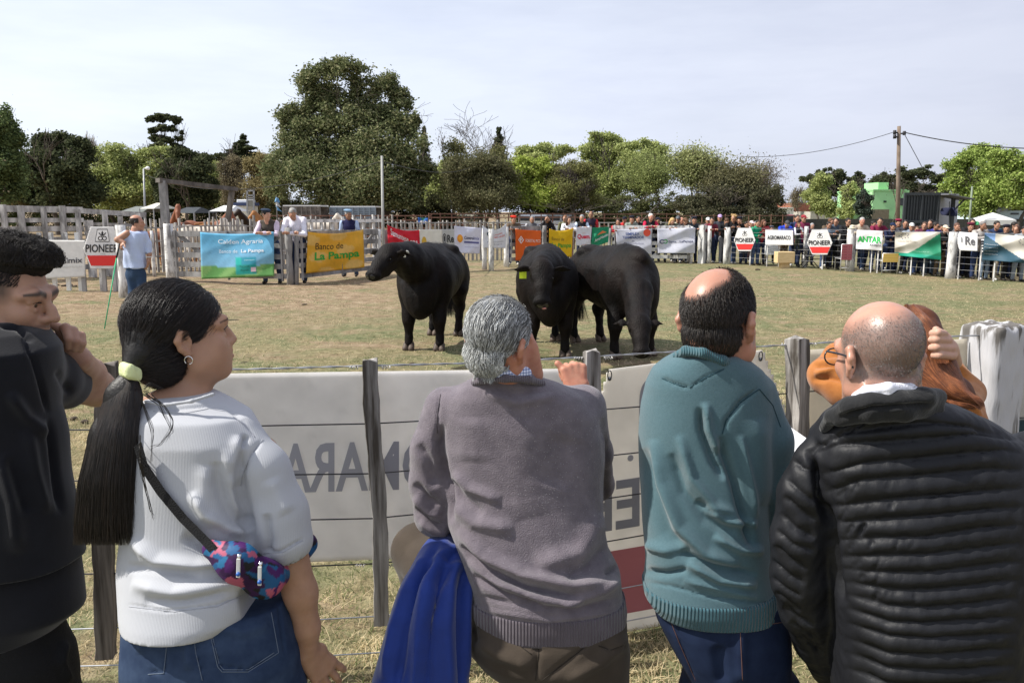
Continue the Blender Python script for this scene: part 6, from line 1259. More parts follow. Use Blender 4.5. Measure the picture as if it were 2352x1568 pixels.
# big corner post
c = NB(2272, 0, .02); s = S(.01); PW_ = .118
RB = np.array([[cos(.45), -sin(.45), 0], [sin(.45), cos(.45), 0], [0, 0, 1]]); zt = P(2272, 742, c.y).z
s.bx((c.x, c.y, zt/2-.1), (PW_, PW_*.9, zt/2+.1), .03, RB); V, F = s.mesh(.0095)
ang = np.arctan2(V[:, 1]-c.y, V[:, 0]-c.x); dd = .004*np.sin(ang*5+1)+.0015*np.sin(ang*11+V[:, 2]*1.5)+.0025*np.maximum(np.sin(ang*17+V[:, 2]*.8), .3)+.003*vnoise(V, 40, 2); dd *= np.clip((zt+.01-V[:, 2])/.06, .25, 1); rad = np.stack([np.cos(ang), np.sin(ang), 0*ang], 1); V = V+rad*dd[:, None]
top = V[:, 2] > zt-.03; V[top, 2] += (.004*np.sin(ang*6)+.004*vnoise(V*np.array([1, 1, 0]), 60, 5))[top]
m = mat('old_whitewashed_post', (.5, .49, .48), .9, bump=.8, bscale=30, bstretch=(1, 1, .12), bdist=.01); N, L = m.node_tree.nodes, m.node_tree.links
tcx = N.new('ShaderNodeTexCoord'); n1 = N.new('ShaderNodeTexNoise'); n1.inputs['Scale'].default_value = 26; n1.inputs['Detail'].default_value = 6; mq = N.new('ShaderNodeMapping'); mq.inputs['Scale'].default_value = (1, 1, .14); L.new(tcx.outputs['Object'], mq.inputs[0]); L.new(mq.outputs[0], n1.inputs[0])
sz = N.new('ShaderNodeSeparateXYZ'); L.new(tcx.outputs['Object'], sz.inputs[0]); mz = N.new('ShaderNodeMapRange'); mz.inputs['From Min'].default_value = zt-.14; mz.inputs['From Max'].default_value = zt+.02; mz.inputs['To Min'].default_value = 0; mz.inputs['To Max'].default_value = .2; L.new(sz.outputs[2], mz.inputs[0])
ad = N.new('ShaderNodeMath'); ad.operation = 'SUBTRACT'; L.new(n1.outputs[0], ad.inputs[0]); L.new(mz.outputs[0], ad.inputs[1]); r_ = N.new('ShaderNodeValToRGB'); e = r_.color_ramp.elements; e[0].position = .32; e[0].color = (.13, .12, .11, 1); e[1].position = .42; e[1].color = (.46, .455, .47, 1); L.new(ad.outputs[0], r_.inputs[0]); L.new(r_.outputs[0], N['Principled BSDF'].inputs['Base Color'])
tag(obj('corner_post', mesh_np('corner_post', V, F), m), 'massive rough whitewashed corner post on the right of the near fence', 'post')
# signs seen from behind
def nearban(label, tl, tr, br, bl, fn, **k): return Banner(label, tl, tr, br, bl, fn, Yf=NY, lift=-.035, wave=.004, group='backs of the signs on the near fence', trans=.6, **k)
SB = (.80, .77, .72); GI = (.36, .36, .40)
b = nearban('long off-white sign back with grey mirrored capitals showing through', (395, 860), (1300, 847), (1300, 1268), (395, 1302), lambda u, v: tuple(np.array((.84, .82, .80))*(1-.05*(sin(u*40)*sin(v*23) > .9))), name='sign', cat='sign', nx=90, ny=40)
b.text('AGROMARACO', .105, .37, .906, .635, GI, .02, flip=True, up=.004)
b = nearban('hexagon sign back with a faded red field behind grey haired and teal men', (1292, 862), (1860, 790), (1860, 1372), (1292, 1478), solid(SB), name='sign', cat='sign', mask=hexmask, nx=90, ny=90, seed=2)
b.text('PIONEER', .07, .42, .95, .61, (.25, .25, .27), .02, flip=True, up=.004); b.poly([(.09, .685), (.91, .685), (.80, .93), (.20, .93)], (.44, .15, .16), 'red_field', up=.004)
b.ring(.5, .21, .19, .17, .07, (.3, .3, .32), pw=5, up=.004, n=60); b.ring(.275, .345, .012, .012, 1, (.35, .35, .37), up=.004)
for u_ in (.19, .80):
    p = Vector(b.S(np.array([u_]), np.array([.035]), .01)[0]); mb = MB(); mb.tube([p+Vector((.016*cos(a)*.5, -.004, .016+.02*sin(a))) for a in np.linspace(0, 6.28, 14)], .0025, 5); mb.build('zip_tie', mat('black_tie', (.015, .015, .015), .4), b.t, True)
    mb = MB(); mb.tube([p+Vector((0, .002, 0)), p+Vector((0, -.002, 0))], .009, 14); mb.build('eyelet', GW, b.t, True)
b = nearban('cream sign back behind the orange sleeve', (1853, 804), (2222, 778), (2222, 1150), (1853, 1192), lambda u, v: (.74, .69, .6), name='sign', cat='sign', seed=4)
def f4(u, v): return (.06, .11, .13) if v > .42-.35*u else (.6, .59, .56)
b = nearban('grey white sign back with a dark teal corner right of the corner post', (2322, 782), (2760, 752), (2760, 1200), (2322, 1240), f4, name='sign', cat='sign', nx=80, ny=60, seed=5)
# ================================================================ foreground people
def hand(s, w, d, n, side, curl=(.3, .35, .3), k=1.0, thumb=None, fan=.06, kk=.006):
    """palm, four bent fingers of unequal length and a thumb. w wrist, d finger direction, n the way the palm faces, side +1/-1 for the thumb side"""
    w, d, n = (np.array(a, float) for a in (w, d, n)); d /= np.linalg.norm(d); n -= d*(n@d); n /= np.linalg.norm(n); l = np.cross(d, n)*side
    s.ch([(w-d*.02*k, .024*k), (w+d*.02*k, .026*k)], .01, sq=(n, .75))
    for i, (o, L) in enumerate(((.030, .92), (.010, 1.04), (-.011, .97), (-.030, .78))):
        b = w+d*(.088-.006*abs(i-1.2))*k+l*o*k; s.ch([(w+l*o*.55*k, .017*k), (b, .0125*k)], .012)
        dd = d+l*(1.3-i)*fan; dd /= np.linalg.norm(dd); p = b; r = .0105*k; a = 0
        for j, seg in enumerate((.044, .027, .021)):
            a += curl[j]; q = dd*cos(a)+n*sin(a); e = p+q*seg*L*k; s.rc(p, e, r, r*.88, kk); p, r = e, r*.88
    td = thumb if thumb is not None else d*.55+l*.7+n*.35; td = np.array(td, float); td /= np.linalg.norm(td); p = w+d*.028*k+l*.026*k; r = .0155*k
    s.rc(w+d*.01*k+l*.01*k, p, .018*k, r, .01)
    for seg, bend in ((.036, 0), (.032, .25), (.026, .3)): q = td*cos(bend)+d*sin(bend); e = p+q*seg*k; s.rc(p, e, r, r*.86, kk); p, r = e, r*.86
def comb(c, R, k, n, region, flow, length, rad, mats, parent, name='hair', lift=.004, seg=7, fall=.0, wav=0.0, seed=1, ell=((0, -.012, .038), (.075, .096, .086)), wscale=1.0, rnd=.05):
    """strands combed over the skull. region/flow work on local head coordinates"""
    r = np.random.default_rng(seed); ec, er = np.array(ell[0]), np.array(ell[1])*1.0; d = r.normal(size=(int(n*3.2), 3)); d /= np.linalg.norm(d, axis=1)[:, None]; p = ec+d*er; p = p[region(p)][:n]; n = len(p)
    L = length*(.6+.6*r.random(n)); out = np.zeros((n, seg, 3)); q = p.copy(); ph = r.random(n)*6.28; lf = lift*(.3+1.4*r.random(n))
    for i in range(seg):
        u = (q-ec)/er; nn = u/er; nn /= np.linalg.norm(nn, axis=1)[:, None]; s_ = np.linalg.norm(u, axis=1)
        inside = s_ < 1.02+0*s_; qq = np.where(inside[:, None], ec+u/s_[:, None]*er, q); t = i/(seg-1)
        out[:, i] = qq+nn*(lf*(.4+.9*t))[:, None]+(wav*np.sin(ph+t*7)*t)[:, None]*np.stack([np.cos(ph), np.sin(ph*2), np.sin(ph)], 1)
        f = flow(q); f = f-nn*np.minimum((f*nn).sum(1), 9)[:, None]*(inside)[:, None]; f[:, 2] -= fall*t; f /= np.linalg.norm(f, axis=1)[:, None]+1e-9; f += r.normal(size=(n, 3))*rnd; q = qq+f*(L/(seg-1))[:, None]
    W = np.array(c)+(out*k)@R.T; g = r.integers(0, len(mats), n)
    for j, m in enumerate(mats):
        if (g == j).any(): strands(name, W[g == j], rad*wscale, m, parent, tip=.5)
def hm(name, c, rough=.45): return mat('strand_'+name, c, rough, spec=.45, var=.2, vscale=30)
FOLDK = 1.5
def part(name, s, h, m, t, strokes=None, smooth=1, noise=None, fn=None):
    V, F = s.mesh(h, smooth)
    if strokes: V = folds(V, F, [(a[0], a[1], a[2]*FOLDK)+tuple(a[3:]) for a in strokes])
    if noise: V = V+vnorm(V, F)*(vnoise(V, noise[0], 3)*noise[1])[:, None]
    if fn: V = fn(V, F)
    return obj(name, mesh_np(name, V, F), m, t)
def A3(p): return np.array(p, float)
def ptv(x, y, Y): return np.array(P(x, y, Y))
def px(x, y, Y, r): q, rr = pr(x, y, Y, r); return (np.array(q), rr)
def C(s, L, k=None, sq=None): return s.ch([px(*q) for q in L], k, sq)
def rib_bump(m, scale, axis='X', strength=.6, dist=.004):
    N, L = m.node_tree.nodes, m.node_tree.links; t = N.new('ShaderNodeTexCoord'); w = N.new('ShaderNodeTexWave'); w.bands_direction = axis; w.inputs['Scale'].default_value = scale; w.inputs['Distortion'].default_value = .4
    L.new(t.outputs['Object'], w.inputs[0]); bp = N.new('ShaderNodeBump'); bp.inputs['Strength'].default_value = strength; bp.inputs['Distance'].default_value = dist; L.new(w.outputs['Fac'], bp.inputs['Height'])
    old = [l for l in L if l.to_node == N['Principled BSDF'] and l.to_socket.name == 'Normal']
    if old: L.new(old[0].from_socket, bp.inputs['Normal'])
    L.new(bp.outputs[0], N['Principled BSDF'].inputs['Normal']); return m
def knit(name, c, **k): d = dict(rough=.95, var=.08, vscale=22, bump=.55, bscale=420, bdist=.0022, sheen=.25, spec=.08); d.update(k); r = d.pop('rough'); return mat(name, c, r, **d)
SKF = mat('skin_front', (.47, .25, .165), .48, col2=(.56, .31, .21), vscale=26, bump=.25, bscale=300, bdist=.0012, sss=.15, spec=.4)
SKB = mat('skin_scalp', (.55, .25, .17), .36, col2=(.62, .32, .23), vscale=14, bump=.22, bscale=260, bdist=.0012, sss=.15, spec=.5)
SKY_ = mat('skin_young', (.40, .23, .165), .5, col2=(.47, .29, .21), vscale=24, bump=.25, bscale=320, bdist=.0012, sss=.12, spec=.35)
def brow(U, x0=.012, w=.0045):
    """mask of the eyebrows on the face, in head coordinates"""
    ax = np.abs(U[:, 0]); zc = np.interp(ax, [x0, .034, .056], [.0245, .0325, .0255]); return np.clip(1.4-np.abs(U[:, 2]-zc)/np.interp(ax, [x0, .03, .056], [w*1.2, w*1.2, w*.5]), 0, 1)*(ax > x0)*(ax < .057)*(U[:, 1] > .045)
def surfline(o, pts, r, m, name='seam', step=5, off=.0006):
    """a stitched seam laid on the cloth along a line drawn over the photo"""
    from mathutils.bvhtree import BVHTree
    b = BVHTree.FromPolygons([v.co for v in o.data.vertices], [tuple(p.vertices) for p in o.data.polygons]); org = Vector((0, 0, CAMH)); run = []; pts = np.array(pts, float)
    for a, c in zip(pts[:-1], pts[1:]):
        n = max(2, int(np.linalg.norm(c-a)/step))
        for i in range(n):
            x, y = a+(c-a)*i/n; d = (P(x, y, 2.0)-org).normalized(); h = b.ray_cast(org, d)
            if h[0] is not None and (not run or (h[0]-run[-1]).length < .05): run.append(h[0]-d*off)
    if len(run) > 2: mb = MB(); mb.tube(run, r, 5); return mb.build(name, m, o, True)
def legs(s, hip, Y, foot, kneeY=0, r=(.11, .075, .055)):
    """legs run on to the ground below the photo"""
    for (x, y, dx) in hip:
        a, _ = px(x, y, Y, 10); b = np.array([a[0]+dx, a[1]+kneeY, .5]); e = np.array([a[0]+dx*1.2, a[1], .08]); s.ch([(a, r[0]), (b, r[1]), (e, r[2])])
def shoes(hip, Y, t, m):
    for (x, y, dx) in hip:
        a, _ = px(x, y, Y, 10); q = np.array([a[0]+dx*1.2, a[1], 0]); s = S(.02).ch([(q+[0, -.03, .05], .05), (q+[0, .12, .04], .045)]).bx(q+[0, 0, -.05], (.3, .4, .05), .001, k=0, sub=True); part('shoe', s, .012, m, t)
# ---------------------------------------------------------------- grey haired man in the mauve sweater
t = thing('person', 'grey haired man in a mauve grey sweater with his fist on the fence', 'person', (P(1250, 1500, 2.2).x, 2.2, 0), 0, 'spectators along the near fence')
hc = ptv(1147, 792, 2.18); HR = frame((.55, .83, -.10), (.06, 0, 1)); HK = .97
s = S(.02); head(s, hc, HR, HK, ears=True); C(s, [(1162, 840, 2.2, 48), (1180, 895, 2.25, 46)]); C(s, [(1215, 800, 2.23, 22), (1222, 860, 2.25, 26)])
part('body', s, .0036, mat('skin_ruddy_front', (.42, .17, .11), .5, col2=(.5, .24, .16), vscale=30, bump=.35, bscale=240, bdist=.002, sss=.12, spec=.35), t)
body = t.children[-1]
hs = S(.01); w = ptv(1325, 905, 3.0)
hand(hs, w, (-.12, .35, .95), (-.12, .75, -.55), -1, curl=(1.25, 1.5, .7), k=1.22, thumb=(-.75, .1, .45)); hs.ch([(w, .032), (ptv(1345, 960, 2.88), .036)])
V, F = hs.mesh(.0036); o = obj('hand', mesh_np('hand', V, F), body.data.materials[0], body)
# hair shell and strands
s = S(.02); q = lambda *p: hc+HR@(np.array(p)*HK)
s.el(q(0, -.014, .046), np.array((.083, .102, .088))*HK, HR); s.el(q(-.010, -.036, -.024), np.array((.060, .057, .054))*HK, HR); s.el(q(0, .105, -.03), np.array((.09, .08, .1))*HK, HR, .01, True)
s.el(q(.078, .012, -.045), np.array((.030, .055, .055))*HK, HR, .01, True); part('hair', s, .005, hm('grey_base', (.14, .14, .135), .8), t, noise=(70, .003))
GRH = [hm('silver', (.68, .69, .68)), hm('ash', (.42, .43, .42)), hm('steel', (.22, .225, .22)), hm('dark_grey', (.07, .07, .072))]
flow = lambda p: np.stack([p[:, 0]*1.5+.12, -.55-.6*(p[:, 2] > .06), -.35-.8*(p[:, 1] < -.03)], 1)
reg = lambda p: ((p[:, 1] < .055) | (p[:, 2] > .085)) & ~((np.abs(p[:, 0]+.012) < .030) & (p[:, 2] > .082) & (np.abs(p[:, 1]+.035) < .032) & (np.random.default_rng(3).random(len(p)) < .75))
comb(hc, HR, HK, 9000, reg, flow, .04, .0007, GRH, t, lift=.0055, seg=8, fall=.05, wav=.001, rnd=.02, ell=((0, -.014, .046), (.078, .098, .084)))
comb(hc, HR, HK, 2600, lambda p: (p[:, 1] < -.01) & (p[:, 2] < .03) & (p[:, 0] < .055), lambda p: np.stack([p[:, 0]*1.2+.35*np.sin(p[:, 0]*60), -.25+0*p[:, 0], -1+0*p[:, 0]], 1), .022, .0008, GRH[:3], t, lift=.005, seg=8, fall=.1, wav=.003, rnd=.03, seed=5, ell=((-.006, -.036, -.024), (.066, .060, .060)))
# collar
s = S(.01); C(s, [(1112, 866, 2.18, 17), (1150, 856, 2.14, 18), (1205, 858, 2.165, 17)]); 
CK = mat('check_shirt', (.62, .66, .78), .85, bump=.2, bscale=300, bdist=.001); N, L = CK.node_tree.nodes, CK.node_tree.links
tx = N.new('ShaderNodeTexCoord'); prev = None
for ax in ('X', 'Z'):
    wv = N.new('ShaderNodeTexWave'); wv.bands_direction = ax; wv.inputs['Scale'].default_value = 42; L.new(tx.outputs['Object'], wv.inputs[0]); rr = N.new('ShaderNodeValToRGB'); rr.color_ramp.elements[0].position = .12; rr.color_ramp.elements[0].color = (.30, .36, .55, 1); rr.color_ramp.elements[1].position = .3; rr.color_ramp.elements[1].color = (1, 1, 1, 1); L.new(wv.outputs['Fac'], rr.inputs[0])
    if prev is None: prev = rr.outputs[0]
    else: mm = N.new('ShaderNodeMix'); mm.data_type = 'RGBA'; mm.blend_type = 'MULTIPLY'; mm.inputs[0].default_value = 1; L.new(prev, mm.inputs[6]); L.new(rr.outputs[0], mm.inputs[7]); m3_ = N.new('ShaderNodeMix'); m3_.data_type = 'RGBA'; m3_.blend_type = 'MULTIPLY'; m3_.inputs[0].default_value = 1; m3_.inputs[6].default_value = (.68, .72, .84, 1); L.new(mm.outputs[2], m3_.inputs[7]); L.new(m3_.outputs[2], N['Principled BSDF'].inputs['Base Color'])
part('shirt_collar', s, .004, CK, t)
# sweater
s = S(.04); s.loft(rows([(852, 1100, 1222, 2.235, .075), (868, 1086, 1234, 2.24, .085), (885, 1055, 1290, 2.25, .10), (905, 1022, 1338, 2.26, .115), (945, 1002, 1372, 2.27, .13), (1000, 1003, 1388, 2.28, .145), (1100, 1012, 1386, 2.27, .15), (1200, 1030, 1384, 2.24, .15), (1260, 1052, 1398, 2.22, .15), (1310, 1072, 1424, 2.2, .155), (1350, 1084, 1428, 2.2, .155), (1400, 1088, 1434, 2.2, .155), (1424, 1100, 1430, 2.2, .15)]), k=.03)
C(s, [(1022, 935, 2.27, 48), (996, 1030, 2.27, 50), (990, 1110, 2.28, 47), (1000, 1185, 2.3, 45)], .025); C(s, [(1000, 1185, 2.3, 44), (1030, 1215, 2.45, 38), (1060, 1270, 2.65, 30)], .02)
C(s, [(1340, 935, 2.3, 52), (1362, 1040, 2.45, 42), (1372, 1110, 2.6, 38)], .03); C(s, [(1372, 1110, 2.6, 38), (1352, 1000, 2.8, 32)], .02)
ST = [([(1012, 975), (1008, 1010), (1014, 1075), (1030, 1140), (1036, 1200)], 9, -.022), ([(1010, 905), (1006, 940), (1004, 985)], 3, -.004), ([(1040, 1085), (1075, 1120), (1150, 1150)], 12, .010), ([(1035, 1100), (1060, 1140), (1110, 1180)], 9, -.010), ([(1040, 1160), (1090, 1200), (1180, 1215)], 14, .010),
      ([(1052, 1215), (1110, 1275), (1200, 1320), (1310, 1345), (1420, 1340)], 15, .018), ([(1060, 1250), (1120, 1310), (1210, 1350), (1330, 1372)], 9, -.016), ([(1075, 1285), (1150, 1340), (1240, 1372), (1340, 1388)], 10, .013), ([(1085, 1320), (1160, 1365), (1250, 1390)], 7, -.011), ([(1385, 1180), (1330, 1270), (1230, 1300)], 22, .012), ([(1400, 1250), (1340, 1310), (1300, 1330)], 12, -.010), ([(1425, 1330), (1380, 1360), (1290, 1385)], 9, .010), ([(1440, 1290), (1390, 1320)], 7, -.010),
      ([(1385, 960), (1395, 1060), (1390, 1160)], 7, -.010), ([(1120, 885), (1180, 905), (1270, 895)], 11, -.006), ([(1110, 900), (1190, 925), (1290, 905)], 10, .006), ([(960, 1020), (985, 1060), (1000, 1120)], 12, -.010), ([(950, 1110), (985, 1150), (1010, 1160)], 9, -.012), ([(950, 1140), (985, 1175), (1015, 1185)], 8, .010), ([(955, 1165), (985, 1200), (1020, 1210)], 7, -.010), ([(965, 1195), (995, 1220), (1030, 1225)], 7, .008),
      ([(1200, 960), (1190, 1080), (1215, 1190)], 60, .006), ([(1300, 1000), (1270, 1120)], 45, -.007), ([(1090, 960), (1085, 1060)], 40, .005), ([(1088, 1395), (1260, 1424), (1432, 1402)], 5, .004), ([(1088, 1366), (1200, 1390), (1330, 1398), (1432, 1370)], 6, -.006)]
SWM = knit('mauve_sweater', (.125, .107, .125), bump=.8, bscale=300, bdist=.0035, col2=(.165, .142, .162), vscale=30, sheen=.3)
part('sweater', s, .0062, SWM, t, ST, 2, (26, .0016))
s = S(.008); C(s, [(1090, 878, 2.19, 9), (1112, 872, 2.15, 9), (1160, 869, 2.12, 9), (1215, 872, 2.15, 9), (1245, 880, 2.2, 9)]); part('neckband', s, .0035, rib_bump(knit('mauve_rib', (.12, .10, .12)), 55, 'X', .8), t)
s = S(.01); s.loft(rows([(1366, 1080, 1436, 2.2, .160), (1396, 1083, 1440, 2.2, .160), (1426, 1094, 1436, 2.2, .156)]), n=2.3); part('ribbed_hem', s, .005, rib_bump(knit('mauve_hem', (.12, .10, .12)), 36, 'X', .9, .006), t, [([(1430, 1395), (1340, 1372)], 8, -.004)], 1, (24, .0012))
# lint specks
swo = [c for c in t.children if c.name.startswith('sweater')][0]; sm_ = mat('mauve_seam', (.07, .06, .07), .9)
surfline(swo, [(1012, 905), (1006, 940), (1003, 975), (1006, 1000)], .0012, sm_)
from mathutils.bvhtree import BVHTree
bv_ = BVHTree.FromPolygons([v.co for v in swo.data.vertices], [tuple(p.vertices) for p in swo.data.polygons]); r = np.random.default_rng(4); V = []; F = []
for i in range(900):
    x, y = r.normal(1240, 75), r.uniform(930, 1330); d = (P(x, y, 2)-Vector((0, 0, CAMH))).normalized(); h_ = bv_.ray_cast(Vector((0, 0, CAMH)), d)
    if h_[0] is None: continue
    c_ = h_[0]+h_[1]*.0006; e_ = .0007*(.5+r.random()); a_ = len(V); V += [c_+Vector((e_, 0, 0)), c_+Vector((0, 0, e_)), c_-Vector((e_, 0, 0)), c_-Vector((0, 0, e_)), c_+h_[1]*e_]; F += [(a_, a_+1, a_+4), (a_+1, a_+2, a_+4), (a_+2, a_+3, a_+4), (a_+3, a_, a_+4)]
o = obj('lint', mesh_np('lint', np.array(V), F), mat('pale_lint', (.45, .43, .45), .9), swo); o['kind'] = 'stuff'
# trousers
s = S(.05); s.loft(rows([(1385, 1090, 1436, 2.2, .14), (1440, 1080, 1440, 2.19, .155), (1490, 1090, 1442, 2.19, .16), (1530, 1130, 1440, 2.2, .15), (1575, 1215, 1438, 2.2, .12)]))
C(s, [(1170, 1460, 2.25, 92), (1060, 1370, 2.5, 78), (968, 1268, 2.8, 66)], .04); C(s, [(966, 1262, 2.8, 62), (985, 1400, 2.88, 52), (1010, 1560, 2.9, 44)], .03)
legs(s, [(1340, 1520, .02)], 2.2, 0, r=(.115, .085, .07))
ST = [([(1230, 1430), (1235, 1500), (1228, 1560)], 5, -.006), ([(1100, 1430), (1180, 1475), (1260, 1500)], 5, -.006), ([(1440, 1410), (1350, 1480), (1250, 1560)], 6, -.005), ([(1100, 1470), (1140, 1500), (1220, 1530)], 14, .010), ([(1440, 1460), (1380, 1520), (1300, 1560)], 14, .010), ([(1380, 1480), (1400, 1490), (1440, 1478)], 4, -.006), ([(1080, 1420), (1090, 1480)], 9, -.008)]
part('trousers', s, .008, mat('brown_trousers', (.060, .047, .036), .92, var=.15, vscale=9, bump=.4, bscale=260, bdist=.002, sheen=.1, spec=.1), t, ST, 1, (22, .002)); tr_ = t.children[-1]
for L_ in ([(1232, 1430), (1237, 1500), (1230, 1567)], [(1100, 1432), (1180, 1472), (1225, 1505)], [(1440, 1420), (1350, 1480), (1240, 1566)], [(1375, 1482), (1402, 1492), (1440, 1478)]): surfline([c for c in t.children if c.name.startswith('trousers')][0], L_, .0013, mat('brown_seam', (.025, .02, .015), .9))
s = S(.02).ch([(ptv(1005, 1620, 2.86), .05), (ptv(1000, 1630, 3.02), .045)]); part('shoe', s, .01, mat('brown_shoe', (.05, .03, .02), .5), t); shoes([(1340, 1520, .02)], 2.2, t, mat('brown_shoe', (.05, .03, .02), .5))
# blue jacket hanging over the thigh
s = S(.03); s.loft(rows([(1222, 1012, 1040, 2.28, .03), (1240, 985, 1058, 2.26, .05), (1280, 958, 1078, 2.22, .07), (1330, 928, 1086, 2.18, .08), (1400, 902, 1080, 2.15, .08), (1480, 876, 1078, 2.13, .085), (1560, 852, 1078, 2.12, .09), (1660, 835, 1080, 2.12, .09), (1760, 830, 1085, 2.12, .08)]), n=2.0)
ST = [([(1030, 1240), (985, 1330), (960, 1450), (950, 1580), (945, 1700)], 12, .020), ([(1015, 1250), (960, 1340), (930, 1450), (905, 1600)], 9, -.018), ([(1045, 1260), (1010, 1340), (990, 1430), (985, 1560), (985, 1700)], 10, -.020), ([(1055, 1270), (1035, 1350), (1025, 1440), (1030, 1600)], 13, .018), ([(1065, 1290), (1062, 1380), (1058, 1500), (1060, 1650)], 8, -.020), ([(990, 1260), (930, 1360), (900, 1440), (880, 1560)], 10, .015), ([(1080, 1300), (1075, 1400), (1078, 1560)], 7, .012), ([(1000, 1285), (1040, 1300), (1085, 1305)], 8, .012), ([(960, 1300), (1020, 1275), (1060, 1250)], 8, .010)]
V, F = s.mesh(.0065, 2); V = folds(V, F, ST); V = V+vnorm(V, F)*(vnoise(V*np.array([1, 1, .25]), 38, 8)*.005)[:, None]
j = obj('blue_jacket', mesh_np('blue_jacket', V, F), mat('royal_blue_cloth', (.004, .027, .20), .62, var=.12, vscale=8, bump=.3, bscale=120, bdist=.003, sheen=.25, spec=.3)); tag(j, 'royal blue jacket hanging in folds over the grey haired man\'s raised thigh', 'jacket')
# ---------------------------------------------------------------- woman with the ponytail
t = thing('person', 'young woman with a long black ponytail, white t-shirt and jeans', 'person', (P(450, 1500, 2.0).x, 2.0, 0), 0, 'spectators along the near fence')
HR = frame((.87, .49, .10), (-.05, 0, 1)); HK = 1.06; hc = ptv(424, 772, 2.10); q = lambda *p: hc+HR@(np.array(p)*HK)
s = S(.02); head(s, hc, HR, HK, fem=1, lips=1.25, jaw=1.05, nose=.96, mouth=.001)
s.el(q(.02, .045, -.055), np.array((.05, .045, .045))*HK, HR, .03); s.el(q(0, .02, -.09), np.array((.045, .05, .03))*HK, HR, .03)
C(s, [(430, 870, 2.1, 52), (425, 930, 2.08, 58)], .03); C(s, [(425, 930, 2.08, 50), (400, 975, 2.03, 60)], .03); C(s, [(360, 935, 2.03, 36), (330, 960, 2.0, 40)], .03)
WS = mat('skin_olive', (.36, .20, .125), .5, col2=(.43, .25, .165), vscale=20, bump=.2, bscale=320, bdist=.001, sss=.14, spec=.38); V, F = s.mesh(.0033); U = ((V-hc)@HR)/HK; k_ = (.85*brow(U, .014, .0035))[:, None]; me = mesh_np('body', V, F); set_vcol(me, np.array((.40, .225, .145))*(1-k_)+np.array((.03, .02, .015))*k_); obj('body', me, vcol_mat('skin_painted_olive', .5, bump=.2, bscale=320, bdist=.001, sss=.14, var=.08, vscale=20, spec=.38), t); eyes(hc, HR, HK, t, (.03, .018, .01))
# lips, brow, lashes
s = S(.004); s.ch([(q(.002, .1010, -.0515), .0050*HK), (q(.020, .0905, -.0560), .0036*HK)]); s.ch([(q(.002, .0995, -.0665), .0066*HK), (q(.017, .0895, -.0640), .0040*HK)]); part('lips', s, .0015, mat('lip_rose', (.34, .12, .10), .4, sss=.1), t)
DK1 = hm('black_brown', (.008, .0055, .0045), .4); DK2 = hm('dark_brown', (.022, .014, .010), .4)
for nm, pts in (('eyelashes', [(.016, .096, .010), (.030, .0965, .0125), (.045, .086, .007)]),):
    s = S(.003).ch([(q(*p), .0032*HK if nm == 'eyebrow' else .0018*HK) for p in pts]); part(nm, s, .0013, DK1, t)
# right arm and open hand
s = S(.02); w = ptv(706, 1495, 2.0); C(s, [(600, 1040, 2.0, 40), (655, 1240, 1.98, 44), (690, 1360, 1.98, 37), (704, 1440, 1.99, 29), (706, 1492, 2.0, 25)], .02)
hand(s, w, (.42, .35, -.85), (-.5, .6, -.1), 1, curl=(.15, .3, .25), k=1.02, fan=.12, thumb=(-.55, .2, -.8)); part('arm', s, .0038, WS, t)
# hair cap
s = S(.02); s.el(q(0, -.02, .045), np.array((.086, .108, .092))*HK, HR); s.el(q(.01, -.058, -.032), np.array((.062, .058, .064))*HK, HR); s.el(q(.0, .115, -.02), np.array((.1, .082, .088))*HK, HR, .018, True); s.el(q(.085, .006, -.02), np.array((.03, .034, .042))*HK, HR, .01, True)
C(s, [(330, 800, 2.02, 50), (300, 845, 1.98, 22)], .04); CAP = mat('hair_cap', (.006, .0045, .004), .5, spec=.4, bump=.5, bscale=130, bdist=.003); part('hair', s, .0045, CAP, t, noise=(60, .0015))
comb(hc, HR, HK, 10, lambda p: p[:, 1] > 9, lambda p: p, .1, .0005, [DK1], t) if False else None
tie = HR.T@((ptv(300, 848, 1.98)-hc)/HK)
def flow(p): d = tie-p; return d/np.linalg.norm(d, axis=1)[:, None]
comb(hc, HR, HK, 11000, lambda p: ((p[:, 1] < .045) | (p[:, 2] > .072)) & ~((np.abs(p[:, 1]-.0) < .03) & (p[:, 2] < .015)), flow, .13, .00055, [DK1, DK1, DK2], t, lift=.007, seg=9, wav=.0015, ell=((0, -.02, .045), (.083, .105, .089)))
comb(hc, HR, HK, 5000, lambda p: (p[:, 0] > -.03), flow, .10, .00055, [DK1, DK2, DK1], t, lift=.006, seg=8, seed=4, ell=((.01, -.058, -.032), (.070, .067, .073)))
